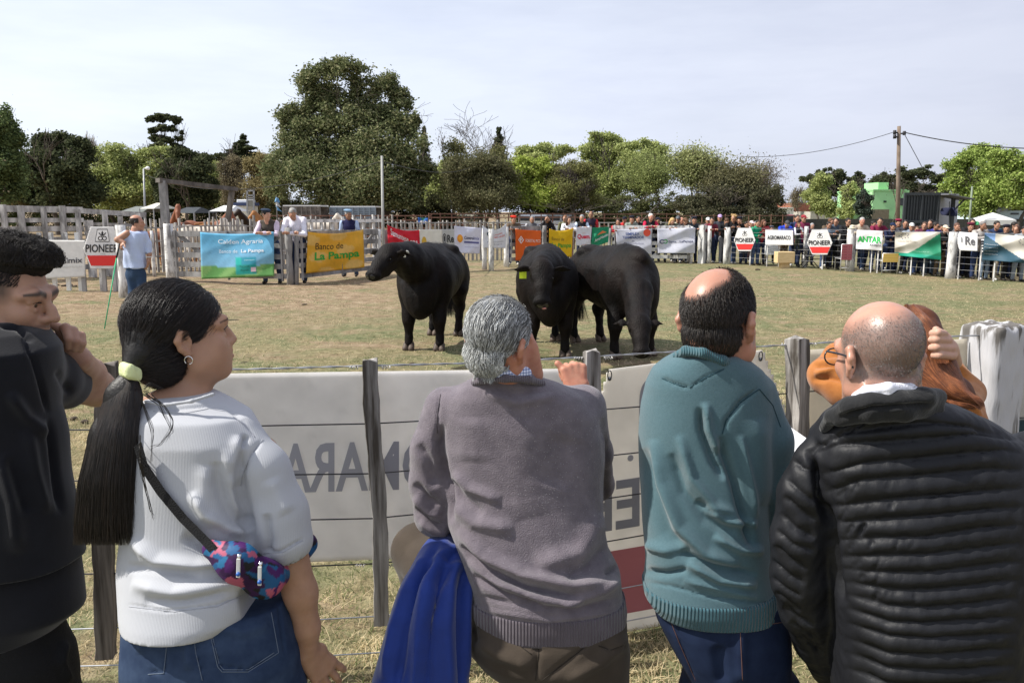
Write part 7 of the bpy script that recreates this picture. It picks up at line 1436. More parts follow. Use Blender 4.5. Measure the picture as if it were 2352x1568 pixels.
# ponytail
r = np.random.default_rng(8); s = S(.03); C(s, [(299, 850, 1.97, 15), (285, 905, 1.95, 36), (262, 1000, 1.93, 50), (248, 1100, 1.92, 56), (246, 1185, 1.92, 50)], .03, sq=((0, 1, 0), .55)); pt = part('ponytail', s, .006, CAP, t, noise=(50, .003)); ctl = [(299, 848, 1.965, 12), (284, 905, 1.945, 37), (262, 1000, 1.92, 53), (248, 1110, 1.905, 61), (246, 1200, 1.90, 64), (247, 1252, 1.90, 66)]
n = 5200; off = r.normal(size=(n, 2)); off /= np.maximum(1, np.linalg.norm(off, axis=1)/1.05)[:, None]; ln = 1-.17*r.random(n)**1.3; pts = np.zeros((n, 11, 3)); cy = np.array([c_[1] for c_ in ctl]); wob = r.normal(size=(n, 2))
for i in range(11):
    y = 848+(1252-848)*(i/10)*ln; cx = np.interp(y, cy, [c_[0] for c_ in ctl]); cY = np.interp(y, cy, [c_[2] for c_ in ctl]); cr = np.interp(y, cy, [c_[3] for c_ in ctl]); sp = off*(cr*1.02)[:, None]+wob*(5.0*(i/10)**2.5)
    X = cx+sp[:, 0]; Yd = cY+sp[:, 1]*.00105*.6; u, v = (X-CW/2)/FPX, (CH/2-y)/FPX; tt = Yd/(ct+v*st); pts[:, i] = np.stack([u*tt, Yd, CAMH+(-st+v*ct)*tt], 1)
g = r.random(n) < .3
strands('ponytail_strands', pts[~g], .0006, DK1, pt, tip=.5); strands('ponytail_strands', pts[g], .0006, DK2, pt, tip=.5)
# a few loose hairs on the nape and back
L_ = []
for k, c_ in enumerate([[(330, 905), (365, 925), (395, 985), (385, 1010)], [(325, 915), (350, 990), (345, 1060)], [(335, 900), (380, 935), (400, 975), (370, 1020), (345, 1025)], [(320, 1040), (335, 1120), (350, 1180)], [(330, 890), (345, 880), (375, 893)], [(230, 1000), (205, 1080), (182, 1160)], [(225, 1020), (200, 1120), (186, 1190)], [(318, 1000), (322, 1080), (345, 1170), (352, 1190)]]):
    for j_ in range(5):
        cc_ = np.array(c_, float)+r.normal(size=(len(c_), 2))*2.5; tt = np.linspace(0, len(c_)-1, 10); xs_ = np.interp(tt, range(len(c_)), cc_[:, 0]); ys_ = np.interp(tt, range(len(c_)), cc_[:, 1]); L_.append([ptv(a, b_, 1.845 if a > 320 else 1.9) for a, b_ in zip(xs_, ys_)])
strands('loose_hair', np.array(L_), .0007, DK1, t)
s = S(.006); a = ptv(300, 850, 1.965)
for k in range(5): C(s, [(283, 838+k*5, 1.955, 8), (298, 845+k*4, 1.935, 9), (316, 852+k*4, 1.955, 8)])
part('scrunchie', s, .003, mat('pale_lime_cloth', (.62, .68, .36), .8, var=.1, bump=.3, bscale=150), t)
mb = MB(); e_ = q(.086, -.006, -.040); e_ = q(.084, -.010, -.036); mb.tube([Vector(e_)+Vector((.010*sin(a)+.003, -.006, -.010*cos(a)-.010)) for a in np.linspace(0, 5.6, 22)], .0013, 6); mb.build('earring', mat('silver', (.8, .8, .8), .15, metal=1), t, True)
# t-shirt
s = S(.03); s.loft(rows([(905, 340, 492, 2.05, .085), (925, 322, 530, 2.04, .105), (950, 318, 572, 2.02, .12), (1000, 312, 600, 2.01, .135), (1100, 300, 600, 2.0, .14), (1180, 294, 600, 1.99, .14), (1255, 286, 612, 1.98, .14), (1300, 284, 620, 1.97, .15), (1350, 286, 618, 1.96, .16), (1385, 290, 600, 1.95, .165), (1412, 296, 560, 1.94, .16)]), k=.03)
C(s, [(552, 1002, 2.0, 50), (600, 1080, 1.98, 61), (640, 1180, 1.97, 66), (652, 1238, 1.965, 66)], .02, None); a = ptv(648, 1225, 1.97)
dn = (ptv(660, 1300, 1.97)-ptv(640, 1180, 1.97)); dn /= np.linalg.norm(dn); RB = frame(dn, (0, 1, 0)); s.bx(ptv(664, 1330, 1.97), (.09, .045, .12), .002, RB, .004, True)
s.el(ptv(660, 1262, 1.965), (.052, .05, .05), k=.006, sub=True)
bot = lambda V, F: V
ST = [([(600, 1012), (572, 1050), (556, 1090), (553, 1130)], 4, -.006), ([(557, 1030), (548, 1090), (556, 1150), (568, 1200), (576, 1250)], 12, -.013), ([(498, 1060), (502, 1110), (526, 1170), (570, 1222)], 16, -.010), ([(522, 1030), (517, 1085), (535, 1150), (562, 1195)], 13, .009), ([(478, 1070), (470, 1150), (492, 1210)], 24, .007), ([(548, 1000), (536, 1060), (540, 1120)], 12, .008), ([(565, 1000), (555, 1030)], 7, -.010),
      ([(420, 1230), (480, 1262), (545, 1275)], 12, -.014), ([(300, 1240), (360, 1285), (450, 1295), (530, 1288)], 13, .014), ([(290, 1300), (370, 1310), (460, 1320)], 9, -.008), ([(300, 1340), (400, 1362), (520, 1345), (600, 1320)], 16, .012), ([(330, 1380), (430, 1378), (540, 1350)], 9, -.008), ([(440, 1130), (470, 1180), (530, 1215), (580, 1225)], 12, .012), ([(345, 925), (400, 940), (470, 930), (520, 935), (560, 965), (590, 1010)], 3, -.004), ([(600, 1262), (640, 1268), (700, 1235)], 3, -.004), ([(620, 1100), (660, 1180)], 22, .006), ([(610, 1180), (620, 1240), (612, 1280)], 9, -.010), ([(290, 1388), (380, 1403), (500, 1388), (600, 1352)], 3, -.003)]
TEE = rib_bump(mat('white_ribbed_tee', (.44, .45, .475), .9, bump=.25, bscale=300, bdist=.001, sheen=.1, spec=.15), 90, 'X', .22, .0014)
part('t_shirt', s, .0055, TEE, t, ST, 2, (24, .0022))
s = S(.006); C(s, [(335, 922, 1.955, 4.5), (380, 930, 1.93, 4.5), (440, 921, 1.935, 4.5), (490, 905, 1.965, 4.5)]); part('collar_band', s, .0035, TEE, t)
# strap and bag
mb = MB(); c_ = [(316, 1020, 1.86), (330, 1070, 1.853), (370, 1130, 1.85), (420, 1190, 1.845), (470, 1240, 1.83), (490, 1262, 1.82)]
V = []; F = []
for i, (x, y, Y) in enumerate(c_): V += [P(x-9, y+6, Y), P(x+9, y-6, Y), P(x+9, y-6, Y+.012), P(x-9, y+6, Y+.012)]
for i in range(len(c_)-1):
    for k in range(4): a, b_ = i*4+k, i*4+(k+1) % 4; F.append((a, a+4, b_+4, b_))
F += [(3, 2, 1, 0), tuple(len(c_)*4-4+k for k in range(4))]
bag = thing('waist_bag', 'small zip bag with blue, pink and purple triangles slung behind the woman\'s elbow', 'bag', ptv(560, 1300, 1.82)); obj('strap', mesh_np('strap', V, F, False), mat('black_webbing', (.01, .01, .011), .85, bump=.4, bscale=300), bag)
s = S(.02); C(s, [(488, 1262, 1.84, 24), (545, 1292, 1.83, 44), (605, 1328, 1.87, 42), (650, 1305, 2.0, 34), (702, 1248, 2.08, 28)], .03, sq=((0, 1, 0), .7)); V, F = s.mesh(.004, 2)
rb = np.random.default_rng(12); X, Yp = proj(V); cell = rb.uniform((460, 1210), (740, 1400), (240, 2)); cols = np.array([(.012, .085, .21), (.40, .09, .15), (.055, .008, .09), (.008, .008, .01), (.02, .13, .27), (.03, .006, .05)]); ci = rb.integers(0, 6, 240)
d = (np.abs((X[:, None]-cell[None, :, 0])*.9+(Yp[:, None]-cell[None, :, 1])*.5)+np.abs((Yp[:, None]-cell[None, :, 1])*.9-(X[:, None]-cell[None, :, 0])*.4)); me = mesh_np('bag', V, F); set_vcol(me, cols[ci[d.argmin(1)]]); obj('bag_body', me, vcol_mat('printed_nylon', .6, bump=.2, bscale=90, bdist=.003), bag)
for x, y in ((548, 1300), (597, 1318)):
    f_ = 1.783 if x < 570 else 1.808; mb = MB(); mb.tube([P(x+2, y-28, f_+.004), P(x+1, y-18, f_+.004)], .005, 8); mb.build('zip_slider', mat('silver', (.8, .8, .8), .15, metal=1), bag, True)
    mb = MB(); mb.bar(P(x, y-18, f_-.004), P(x-1, y+26, f_-.006), .009, .004, up=(0, 1, 0)); mb.build('zip_pull', mat('pale_grey_plastic', (.62, .62, .6), .4), bag, bevel=.0015)
    mb = MB(); mb.tube([P(x-1, y+18, f_-.012), P(x-1, y+18, f_-.004)], .005, 10); mb.build('zip_ring', mat('blue_plastic_dot', (.03, .12, .4), .4), bag, True)
# jeans
DEN = mat('blue_denim', (.020, .036, .078), .85, col2=(.038, .062, .115), vscale=16, bump=.4, bscale=500, bdist=.001, spec=.2, cpos=(.4, .7))
s = S(.05); s.loft(rows([(1372, 300, 655, 1.97, .14), (1420, 292, 668, 1.96, .155), (1500, 290, 684, 1.95, .165), (1570, 292, 692, 1.95, .165), (1640, 305, 690, 1.96, .15)])); legs(s, [(390, 1620, -.01), (590, 1620, .03)], 1.97, 0, r=(.12, .08, .06))
ST = [([(385, 1415), (383, 1480), (376, 1540), (330, 1545)], 2.5, -.004), ([(440, 1420), (450, 1500), (470, 1568)], 2.5, -.004), ([(472, 1412), (505, 1530), (570, 1538), (640, 1500)], 2.5, -.0045), ([(640, 1380), (655, 1500)], 2.5, -.004), ([(330, 1420), (322, 1500)], 8, .006), ([(500, 1440), (560, 1450), (620, 1430)], 16, .006), ([(430, 1440), (432, 1540)], 9, .006)]
part('jeans', s, .0065, DEN, t, ST, 1, (20, .0015)); jn = [c for c in t.children if c.name.startswith('jeans')][0]
for L_ in ([(385, 1418), (383, 1480), (376, 1545), (335, 1548)], [(440, 1420), (450, 1500), (466, 1567)], [(472, 1412), (500, 1530), (510, 1542), (570, 1542), (640, 1498), (622, 1400)], [(476, 1412), (504, 1526), (514, 1537), (570, 1537), (634, 1495)]): surfline(jn, L_, .0011, mat('jeans_stitch', (.12, .15, .2), .8))
ts = [c for c in t.children if c.name.startswith('t_shirt')][0]
for L_ in ([(604, 1008), (575, 1048), (558, 1088), (552, 1120)], [(352, 944), (420, 950), (480, 938), (520, 945), (560, 975), (590, 1008)], [(606, 1270), (650, 1268), (700, 1238)], [(296, 1392), (400, 1404), (500, 1392), (590, 1350)]): surfline(ts, L_, .0009, mat('tee_seam', (.36, .37, .4), .9))
shoes([(390, 1620, -.01), (590, 1620, .03)], 1.97, t, mat('pale_shoe', (.5, .48, .45), .7))
s = S(.01); r2 = np.random.default_rng(6)
for i in range(7): p = ptv(668, 1552, 1.96)+r2.normal(size=3)*.012; s.el(p, (.018, .012, .012), frame(r2.normal(size=3)))
V, F = s.mesh(.0028); V += vnorm(V, F)*(vnoise(V, 260, 2)*.0015)[:, None]; tag(obj('tissue', mesh_np('tissue', V, F), mat('white_tissue', (.78, .78, .78), .9)), 'crumpled white tissue held in the hand of the woman with the ponytail', 'tissue')
# ---------------------------------------------------------------- young man at the left edge
t = thing('person', 'young bearded man with faded black hair and black t-shirt, hand at his mouth', 'person', (P(20, 1500, 2.05).x, 2.05, 0), 0, 'spectators along the near fence')
HR = frame((.985, -.03, -.14), (.05, 0, 1)); HK = 1.13; hc = ptv(12, 688, 2.12); q = lambda *p: hc+HR@(np.array(p)*HK)
s = S(.02); head(s, hc, HR, HK, nose=1.03, jaw=1.08); C(s, [(-10, 770, 2.14, 60), (-40, 850, 2.12, 75)], .03)
V, F = s.mesh(.0034); V = lap(V, F, .3); U = ((V-hc)@HR)/HK
beard = np.clip(1-np.abs((U[:, 2]+.085-.35*np.maximum(.06-U[:, 1], 0))/.035), 0, 1)*np.clip((U[:, 1]+.03)*30, 0, 1)*np.clip((.1-U[:, 1])*60+.5, 0, 1); fade = np.clip((U[:, 2]+.005)/.03, 0, 1)*np.clip((.058-U[:, 1]+.6*np.maximum(U[:, 2]-.06, 0))/.022, 0, 1); must = np.clip(1-np.abs(U[:, 2]+.047)/.008, 0, 1)*np.clip((U[:, 1]-.07)*50, 0, 1)
base = np.array((.43, .25, .175)); k_ = np.clip(.95*brow(U, .010, .006)+.62*beard+.8*fade+.6*must+.45*(U[:, 1] < -.02)*(U[:, 2] > -.04), 0, .92)[:, None]; me = mesh_np('body', V, F); set_vcol(me, base*(1-k_)+np.array((.05, .042, .038))*k_)
SKM = vcol_mat('skin_painted', .5, bump=.3, bscale=320, bdist=.0012, sss=.12, var=.08, vscale=25); obj('body', me, SKM, t); eyes(hc, HR, HK, t, (.04, .02, .012))
BLK1 = hm('soft_black', (.010, .008, .007), .6)
# thick brow: short hairs on a ridge
for sg in (1,):
    s = S(.003).ch([(q(sg*.018, .0935, .008), .0016*HK), (q(sg*.030, .0945, .0105), .0018*HK), (q(sg*.040, .088, .008), .0012*HK)]); part('eyelashes', s, .0013, BLK1, t)
s = S(.02); s.el(q(0, .004, .098), np.array((.071, .100, .046))*HK, HR); s.el(q(0, .072, .114), np.array((.052, .040, .032))*HK, HR); part('hair', s, .005, mat('hair_black_curl', (.010, .008, .007), .8, bump=1, bscale=160, bdist=.006), t, noise=(110, .005))
comb(hc, HR, HK, 15000, lambda p: (p[:, 2] > .088), lambda p: np.stack([p[:, 0]*3+.5*np.sin(p[:, 1]*200), .5+.8*np.cos(p[:, 0]*170), 1.2+0*p[:, 0]], 1), .026, .0007, [BLK1, hm('soft_black2', (.02, .015, .013), .6)], t, lift=.008, seg=6, wav=.008, ell=((0, .006, .086), (.073, .107, .054)))
comb(hc, HR, HK, 7000, lambda p: (p[:, 2] > .045) & (p[:, 2] < .085) & (p[:, 1] < .06), lambda p: np.stack([p[:, 0]*3, -.4+0*p[:, 0], -.6+0*p[:, 0]], 1), .007, .0005, [BLK1], t, lift=.002, seg=4, seed=3)
# raised forearm and hand at the mouth
s = S(.015); w = ptv(184, 822, 2.28); C(s, [(60, 860, 2.2, 50), (222, 893, 2.5, 40)], .02); C(s, [(222, 890, 2.5, 38), (205, 858, 2.42, 34), (184, 822, 2.28, 24)], .02)
C(s, [(182, 826, 2.28, 24), (160, 800, 2.26, 25), (140, 775, 2.26, 20)], .015)
for L_ in ([(146, 772, 2.23, 11), (134, 752, 2.215, 11), (116, 744, 2.21, 9.5)], [(160, 770, 2.22, 10.5), (150, 752, 2.205, 11), (157, 778, 2.19, 9.5), (156, 797, 2.20, 8.5)], [(172, 776, 2.23, 10), (168, 759, 2.215, 10.5), (174, 782, 2.20, 9.2), (171, 802, 2.21, 8.2)], [(182, 788, 2.24, 9), (187, 770, 2.225, 9.2), (190, 788, 2.215, 8.4), (185, 804, 2.22, 7.5)]): C(s, L_, .003)
C(s, [(150, 800, 2.25, 14), (128, 782, 2.23, 12), (112, 764, 2.22, 10)], .008); part('arm', s, .0038, SKY_, t)
# layered black t-shirt
BT = mat('black_cotton', (.009, .0095, .013), .9, var=.2, vscale=7, bump=.4, bscale=300, bdist=.0015, sheen=.2, spec=.12)
s = S(.04); s.loft(rows([(735, -90, 60, 2.1, .10), (760, -160, 95, 2.08, .13), (800, -190, 125, 2.06, .15), (860, -200, 128, 2.06, .155), (940, -200, 122, 2.06, .155), (1010, -200, 138, 2.06, .155), (1100, -200, 150, 2.05, .155), (1200, -200, 166, 2.05, .16), (1286, -205, 180, 2.05, .165)]), k=.03)
C(s, [(60, 838, 2.1, 66), (110, 866, 2.22, 62), (150, 884, 2.32, 55)], .03); s.bx(ptv(215, 893, 2.45), (.10, .2, .2), .002, frame(ptv(222, 893, 2.5)-ptv(60, 838, 2.12), (0, 0, 1))[:, [1, 0, 2]], .004, True) if False else None
ST = [([(0, 748), (40, 752), (75, 785)], 5, -.010), ([(55, 775), (80, 830), (100, 900), (110, 950)], 5, -.008), ([(20, 900), (60, 960), (110, 1000)], 14, .012), ([(60, 980), (80, 1080), (110, 1180)], 14, .010), ([(110, 960), (125, 1060), (140, 1180)], 8, -.010), ([(130, 850), (165, 905)], 8, -.006), ([(0, 1040), (30, 1150), (40, 1270)], 22, .012), ([(20, 1050), (60, 1180)], 12, -.010)]
part('t_shirt', s, .0065, BT, t, ST, 1, (20, .003))
s = S(.03); s.loft(rows([(1270, -200, 168, 2.06, .15), (1340, -200, 178, 2.06, .155), (1395, -205, 183, 2.06, .16), (1420, -205, 150, 2.06, .16), (1445, -205, 120, 2.06, .16)]), k=.03); part('undershirt', s, .008, BT, t, None, 1, (18, .003))
s = S(.04); s.loft(rows([(1400, -180, 122, 2.06, .14), (1460, -180, 140, 2.06, .15), (1500, -180, 158, 2.06, .155), (1570, -180, 166, 2.06, .15), (1640, -170, 170, 2.06, .14)])); legs(s, [(-90, 1620, 0), (85, 1620, .03)], 2.07, 0, r=(.12, .08, .065)); part('trousers', s, .009, mat('black_trousers', (.008, .008, .009), .9, bump=.3, bscale=200), t, [([(150, 1470), (140, 1520), (160, 1568)], 8, .01)], 1, (22, .003)); shoes([(-90, 1620, 0), (85, 1620, .03)], 2.07, t, mat('dark_shoe', (.03, .025, .02), .6))
# ---------------------------------------------------------------- man in the teal sweater
t = thing('person', 'balding man in a teal sweater and dark jeans looking away to the right', 'person', (P(1640, 1500, 2.15).x, 2.15, 0), 0, 'spectators along the near fence')
HR = frame((.62, .78, -.05), (-.03, 0, 1)); HK = 1.13; hc = ptv(1652, 740, 2.15); q = lambda *p: hc+HR@(np.array(p)*HK)
s = S(.02); head(s, hc, HR, HK, jaw=1.05); s.el(q(.02, .035, -.06), np.array((.05, .045, .04))*HK, HR, .03); C(s, [(1640, 800, 2.16, 58), (1625, 880, 2.17, 72)], .03); C(s, [(1600, 850, 2.1, 36), (1640, 880, 2.1, 45)], .03); s.ch([(q(0, .09, .012), .010*HK), (q(.0, .118, -.026), .013*HK)], .01)
V, F = s.mesh(.0035); V = lap(V, F, .3); U = ((V-hc)@HR)/HK
sp = ((U-np.array((-.012, -.050, .094)))**2/np.array((.046, .057, .058))**2).sum(1)**.5; band = (1-(np.abs(U[:, 0]) > .0785))*np.clip((sp-1.0+.09*vnoise(U, 70, 3))/.3, 0, 1)*np.clip((.055-U[:, 1]+.6*np.maximum(U[:, 2]-.05, 0))/.02, 0, 1)*np.clip((U[:, 2]+.055)/.025, 0, 1); band *= 1-np.clip((.035-np.abs(U[:, 1]+.012))/.01, 0, 1)*(np.abs(U[:, 0]) > .066)*(U[:, 2] < .03)
base = np.array((.42, .205, .14)); k_ = np.clip(band*.93, 0, .93)[:, None]; me = mesh_np('body', V, F); set_vcol(me, base*(1-k_)+np.array((.022, .016, .012))*k_); obj('body', me, vcol_mat('skin_painted_scalp', .4, bump=.3, bscale=300, bdist=.0014, sss=.1, var=.07, vscale=22, spec=.45), t)
eyes(hc, HR, HK, t)
s = S(.003).ch([(q(.012, .104, .026), .004*HK), (q(.030, .101, .031), .0045*HK), (q(.050, .086, .026), .003*HK)]); part('eyebrow', s, .0018, hm('brown_brow', (.03, .02, .015)), t)
def regt(p):
    sp_ = ((p-np.array((-.012, -.050, .094)))**2/np.array((.051, .063, .064))**2).sum(1)**.5; return (sp_ > .92+.34*np.random.default_rng(1).random(len(p))) & (p[:, 1] < .062+.5*np.maximum(p[:, 2]-.05, 0)) & (p[:, 2] > -.045) & ~((np.abs(p[:, 1]+.012) < .034) & (p[:, 2] < .008) & (np.abs(p[:, 0]) > .055))
HB = [hm('very_dark_brown', (.012, .009, .007)), hm('dark_brown2', (.028, .020, .015))]
comb(hc, HR, HK, 14000, regt, lambda p: np.stack([p[:, 0]*2+.15, -.25-.5*(p[:, 2] > .06), -.9+0*p[:, 0]], 1), .012, .0006, HB, t, lift=.0035, seg=5, wav=.001, ell=((0, -.013, .036), (.076, .097, .088)))
comb(hc, HR, HK, 4000, lambda p: (p[:, 1] < .01) & (p[:, 2] < .02), lambda p: np.stack([p[:, 0]*1.2, -.1+0*p[:, 0], -1+0*p[:, 0]], 1), .016, .0006, HB, t, lift=.003, seg=5, seed=9, ell=((0, -.035, -.025), (.066, .066, .06)))
TL = knit('teal_knit', (.066, .122, .142), col2=(.078, .138, .160), vscale=160, bump=.6, bscale=480, bdist=.002, sheen=.25)
s = S(.035); s.loft(rows([(812, 1552, 1690, 2.14, .085), (828, 1525, 1722, 2.15, .10), (848, 1500, 1748, 2.16, .115), (880, 1484, 1768, 2.17, .13), (930, 1474, 1775, 2.18, .145), (1000, 1469, 1768, 2.18, .15), (1100, 1470, 1756, 2.17, .155), (1200, 1478, 1758, 2.16, .155), (1290, 1484, 1764, 2.15, .155), (1340, 1480, 1772, 2.14, .16), (1380, 1496, 1786, 2.14, .155), (1388, 1510, 1788, 2.14, .15)]), k=.03)
C(s, [(1738, 905, 2.17, 45), (1762, 1010, 2.16, 56), (1772, 1120, 2.17, 55), (1778, 1225, 2.2, 48)], .02); C(s, [(1778, 1225, 2.2, 46), (1795, 1170, 2.42, 38), (1812, 1110, 2.6, 32)], .02)
ST = [([(1742, 893), (1700, 925), (1668, 965), (1658, 1000)], 3.5, -.006), ([(1658, 1000), (1662, 1040), (1690, 1110), (1712, 1190), (1730, 1260)], 9, -.020), ([(1608, 935), (1612, 990), (1640, 1060), (1665, 1100)], 8, -.014), ([(1620, 925), (1628, 985), (1650, 1040)], 8, .012), ([(1520, 868), (1550, 882), (1582, 890)], 2.5, -.005), ([(1582, 892), (1620, 865), (1668, 845)], 2.0, -.003),
      ([(1560, 1000), (1590, 1100), (1640, 1160), (1700, 1185)], 10, .010), ([(1500, 1010), (1520, 1110), (1560, 1210), (1620, 1270), (1700, 1300)], 14, .016), ([(1540, 1040), (1570, 1130), (1620, 1190), (1690, 1225)], 12, -.012), ([(1480, 1030), (1495, 1120), (1530, 1220), (1590, 1290)], 18, -.014), ([(1620, 1160), (1660, 1195), (1740, 1205)], 10, .014), ([(1600, 1150), (1640, 1180)], 7, -.010), ([(1640, 1230), (1700, 1262), (1755, 1265)], 9, .012), ([(1580, 1290), (1650, 1330), (1740, 1345)], 10, .014), ([(1560, 1270), (1640, 1300), (1740, 1318)], 7, -.012), ([(1570, 1330), (1650, 1352), (1740, 1372)], 8, .008), ([(1480, 1310), (1530, 1316), (1580, 1308)], 7, -.012), ([(1478, 1335), (1540, 1345), (1640, 1372), (1780, 1388)], 3, -.005), ([(1480, 1250), (1530, 1262), (1580, 1256)], 10, .010), ([(1740, 960), (1750, 1060), (1760, 1160)], 24, .008), ([(1700, 1000), (1722, 1100), (1738, 1190)], 7, .008)]
sw_ = part('sweater', s, .006, TL, t, ST, 2, (24, .0018))
for L_ in ([(1744, 893), (1700, 925), (1668, 965), (1657, 1002)], [(1520, 868), (1550, 882), (1582, 890)], [(1584, 890), (1620, 868), (1668, 845)], [(1744, 893), (1775, 930), (1795, 985)]): surfline(sw_, L_, .0014, mat('teal_seam', (.02, .055, .07), .9))
s = S(.01); s.loft(rows([(1334, 1476, 1776, 2.14, .164), (1362, 1480, 1784, 2.14, .164), (1390, 1500, 1790, 2.14, .156)])); part('ribbed_hem', s, .005, rib_bump(knit('teal_hem', (.045, .11, .135)), 36, 'X', .9, .006), t, None, 1, (24, .0012))
s = S(.008); C(s, [(1556, 818, 2.13, 12), (1575, 806, 2.085, 12), (1615, 810, 2.055, 12), (1660, 828, 2.06, 12), (1698, 850, 2.10, 11)]); part('neckband', s, .004, rib_bump(knit('teal_rib', (.05, .12, .145)), 55, 'X', .8), t)
s = S(.02); w = ptv(1822, 1085, 2.62); hand(s, w, (.1, .3, .95), (-.2, .9, -.1), -1, curl=(.7, .8, .5), k=1.05); part('hand', s, .004, SKF, t)
JN = mat('dark_jeans', (.006, .012, .035), .85, col2=(.012, .022, .055), vscale=14, bump=.4, bscale=480, bdist=.001, spec=.2)
s = S(.05); s.loft(rows([(1360, 1494, 1800, 2.14, .14), (1420, 1508, 1808, 2.14, .155), (1480, 1540, 1810, 2.14, .16), (1540, 1574, 1806, 2.14, .155), (1600, 1596, 1800, 2.15, .14)])); legs(s, [(1650, 1600, -.02), (1750, 1600, .02)], 2.15, 0, r=(.115, .08, .06))
jn = part('jeans', s, .008, JN, t, [([(1510, 1400), (1600, 1432), (1720, 1438), (1800, 1425)], 2.5, -.004), ([(1540, 1400), (1560, 1470), (1600, 1568)], 3, -.004), ([(1700, 1440), (1705, 1568)], 12, .008), ([(1650, 1480), (1660, 1568)], 14, -.010)], 1, (20, .002));
for L_ in ([(1510, 1405), (1600, 1434), (1720, 1440), (1800, 1428)], [(1530, 1400), (1560, 1475), (1600, 1567)], [(1700, 1440), (1706, 1567)]): surfline(jn, L_, .0011, mat('rust_stitch', (.12, .06, .05), .8))
shoes([(1650, 1600, -.02), (1750, 1600, .02)], 2.15, t, mat('dark_shoe', (.03, .025, .02), .6))
b = ptv(1826, 1030, 2.58); me = MB(); V = [P(1818, 982, 2.60), P(1858, 1010, 2.56), P(1832, 1060, 2.55), P(1806, 1045, 2.58)]; V2 = [v+Vector((0, .0008, 0)) for v in V]; pb = thing('paper', 'folded white printed sheet held by the man in the teal sweater', 'paper', b); me.add(V+V2, [(0, 3, 2, 1), (4, 5, 6, 7), (0, 1, 5, 4), (1, 2, 6, 5), (2, 3, 7, 6), (3, 0, 4, 7)]); me.build('sheet', mat('paper_white', (.8, .8, .84), .7), pb)
for i in range(6):
    a, c_ = P(1826+i*3.2, 1036-i*4+12, 2.548), P(1836+i*3.4, 1022-i*2.5+12, 2.550); mb = MB(); mb.bar(Vector(P(1822+i*4, 1040-i*3, 2.548)), Vector(P(1836+i*3, 1030-i*2, 2.548)), .0016, .0006, up=(0, 1, 0)); mb.build('printed_line', ink((.05, .05, .07)), pb)
# ---------------------------------------------------------------- man in the black quilted jacket
t = thing('person', 'shaven headed man in glasses and a black quilted jacket seen from behind', 'person', (P(2130, 1500, 1.85).x, 1.85, 0), 0, 'spectators along the near fence')
HR = frame((-.24, .96, -.13), (.02, 0, 1)); HK = 1.03; hc = ptv(2018, 822, 1.84); q = lambda *p: hc+HR@(np.array(p)*HK)
s = S(.02); head(s, hc, HR, HK); C(s, [(2030, 870, 1.86, 72), (2040, 935, 1.87, 84)], .03); C(s, [(2000, 882, 1.82, 36), (2066, 882, 1.82, 36)], .03)
for i in (0, 1): C(s, [(1990, 888+i*16, 1.785, 12), (2040, 894+i*16, 1.775, 13), (2085, 886+i*16, 1.785, 12)], .01)
V, F = s.mesh(.0036); V = lap(V, F, .3); U = ((V-hc)@HR)/HK
top = np.array((0, .01, .11)); sp = ((U-top)**2/np.array((.070, .088, .082))**2).sum(1)**.5; st_ = (1-(np.abs(U[:, 0]) > .0785))*np.clip((sp-.92+.06*vnoise(U, 60, 3))/.35, 0, 1)*np.clip((.045-U[:, 1])/.02, 0, 1)*np.clip((U[:, 2]+.065)/.03, 0, 1)
gr = .5+.5*vnoise(U, 90, 8); stub = np.array((.09, .08, .075))[None, :]*(1+.4*gr[:, None]); k_ = (st_*.72)[:, None]; base = np.array((.46, .235, .165)); me = mesh_np('body', V, F); set_vcol(me, base*(1-k_)+stub*k_); obj('body', me, vcol_mat('skin_painted_shaven', .36, bump=.35, bscale=320, bdist=.0014, sss=.1, var=.08, vscale=22, spec=.5), t); eyes(hc, HR, HK, t)
def rg(p): sp_ = ((p-top)**2/np.array((.070, .088, .082))**2).sum(1)**.5; return (sp_ > 1.0+.3*np.random.default_rng(1).random(len(p))) & (p[:, 1] < .05) & (p[:, 2] > -.06) & ~((np.abs(p[:, 1]+.012) < .034) & (p[:, 2] < .01) & (np.abs(p[:, 0]) > .055))
ST_ = [hm('stubble_white', (.14, .13, .12)), hm('stubble_dark', (.06, .055, .05)), hm('stubble_grey', (.16, .15, .14))]
comb(hc, HR, HK, 5000, rg, lambda p: np.stack([p[:, 0]*2, -.3+0*p[:, 0], -.7+0*p[:, 0]], 1), .0028, .00032, ST_, t, name='stubble', lift=.0012, seg=3, seed=2, ell=((0, -.0125, .0375), (.0752, .0962, .0868)))
comb(hc, HR, HK, 1500, lambda p: (p[:, 1] < .0), lambda p: np.stack([p[:, 0], -.1+0*p[:, 0], -1+0*p[:, 0]], 1), .0028, .00032, ST_, t, name='stubble', lift=.001, seg=3, seed=4, ell=((0, -.03, -.03), (.066, .068, .055)))
mb = MB(); mb.tube([q(-.060, .100, .012), q(-.076, .075, .014), q(-.083, .02, .010), q(-.088, -.015, .006), q(-.088, -.032, -.018)], .0022*HK, 8); mb.tube([q(.060, .100, .012), q(.078, .075, .014), q(.084, .02, .010), q(.089, -.03, -.01)], .0022*HK, 8)
for sg in (-1, 1): mb.tube([q(sg*.036+.024*cos(a), .108, .0+.019*sin(a)) for a in np.linspace(0, 6.3, 20)], .0018*HK, 6)
gl = mb.build('glasses', mat('dark_frame', (.012, .014, .02), .25, spec=.6), t, True)
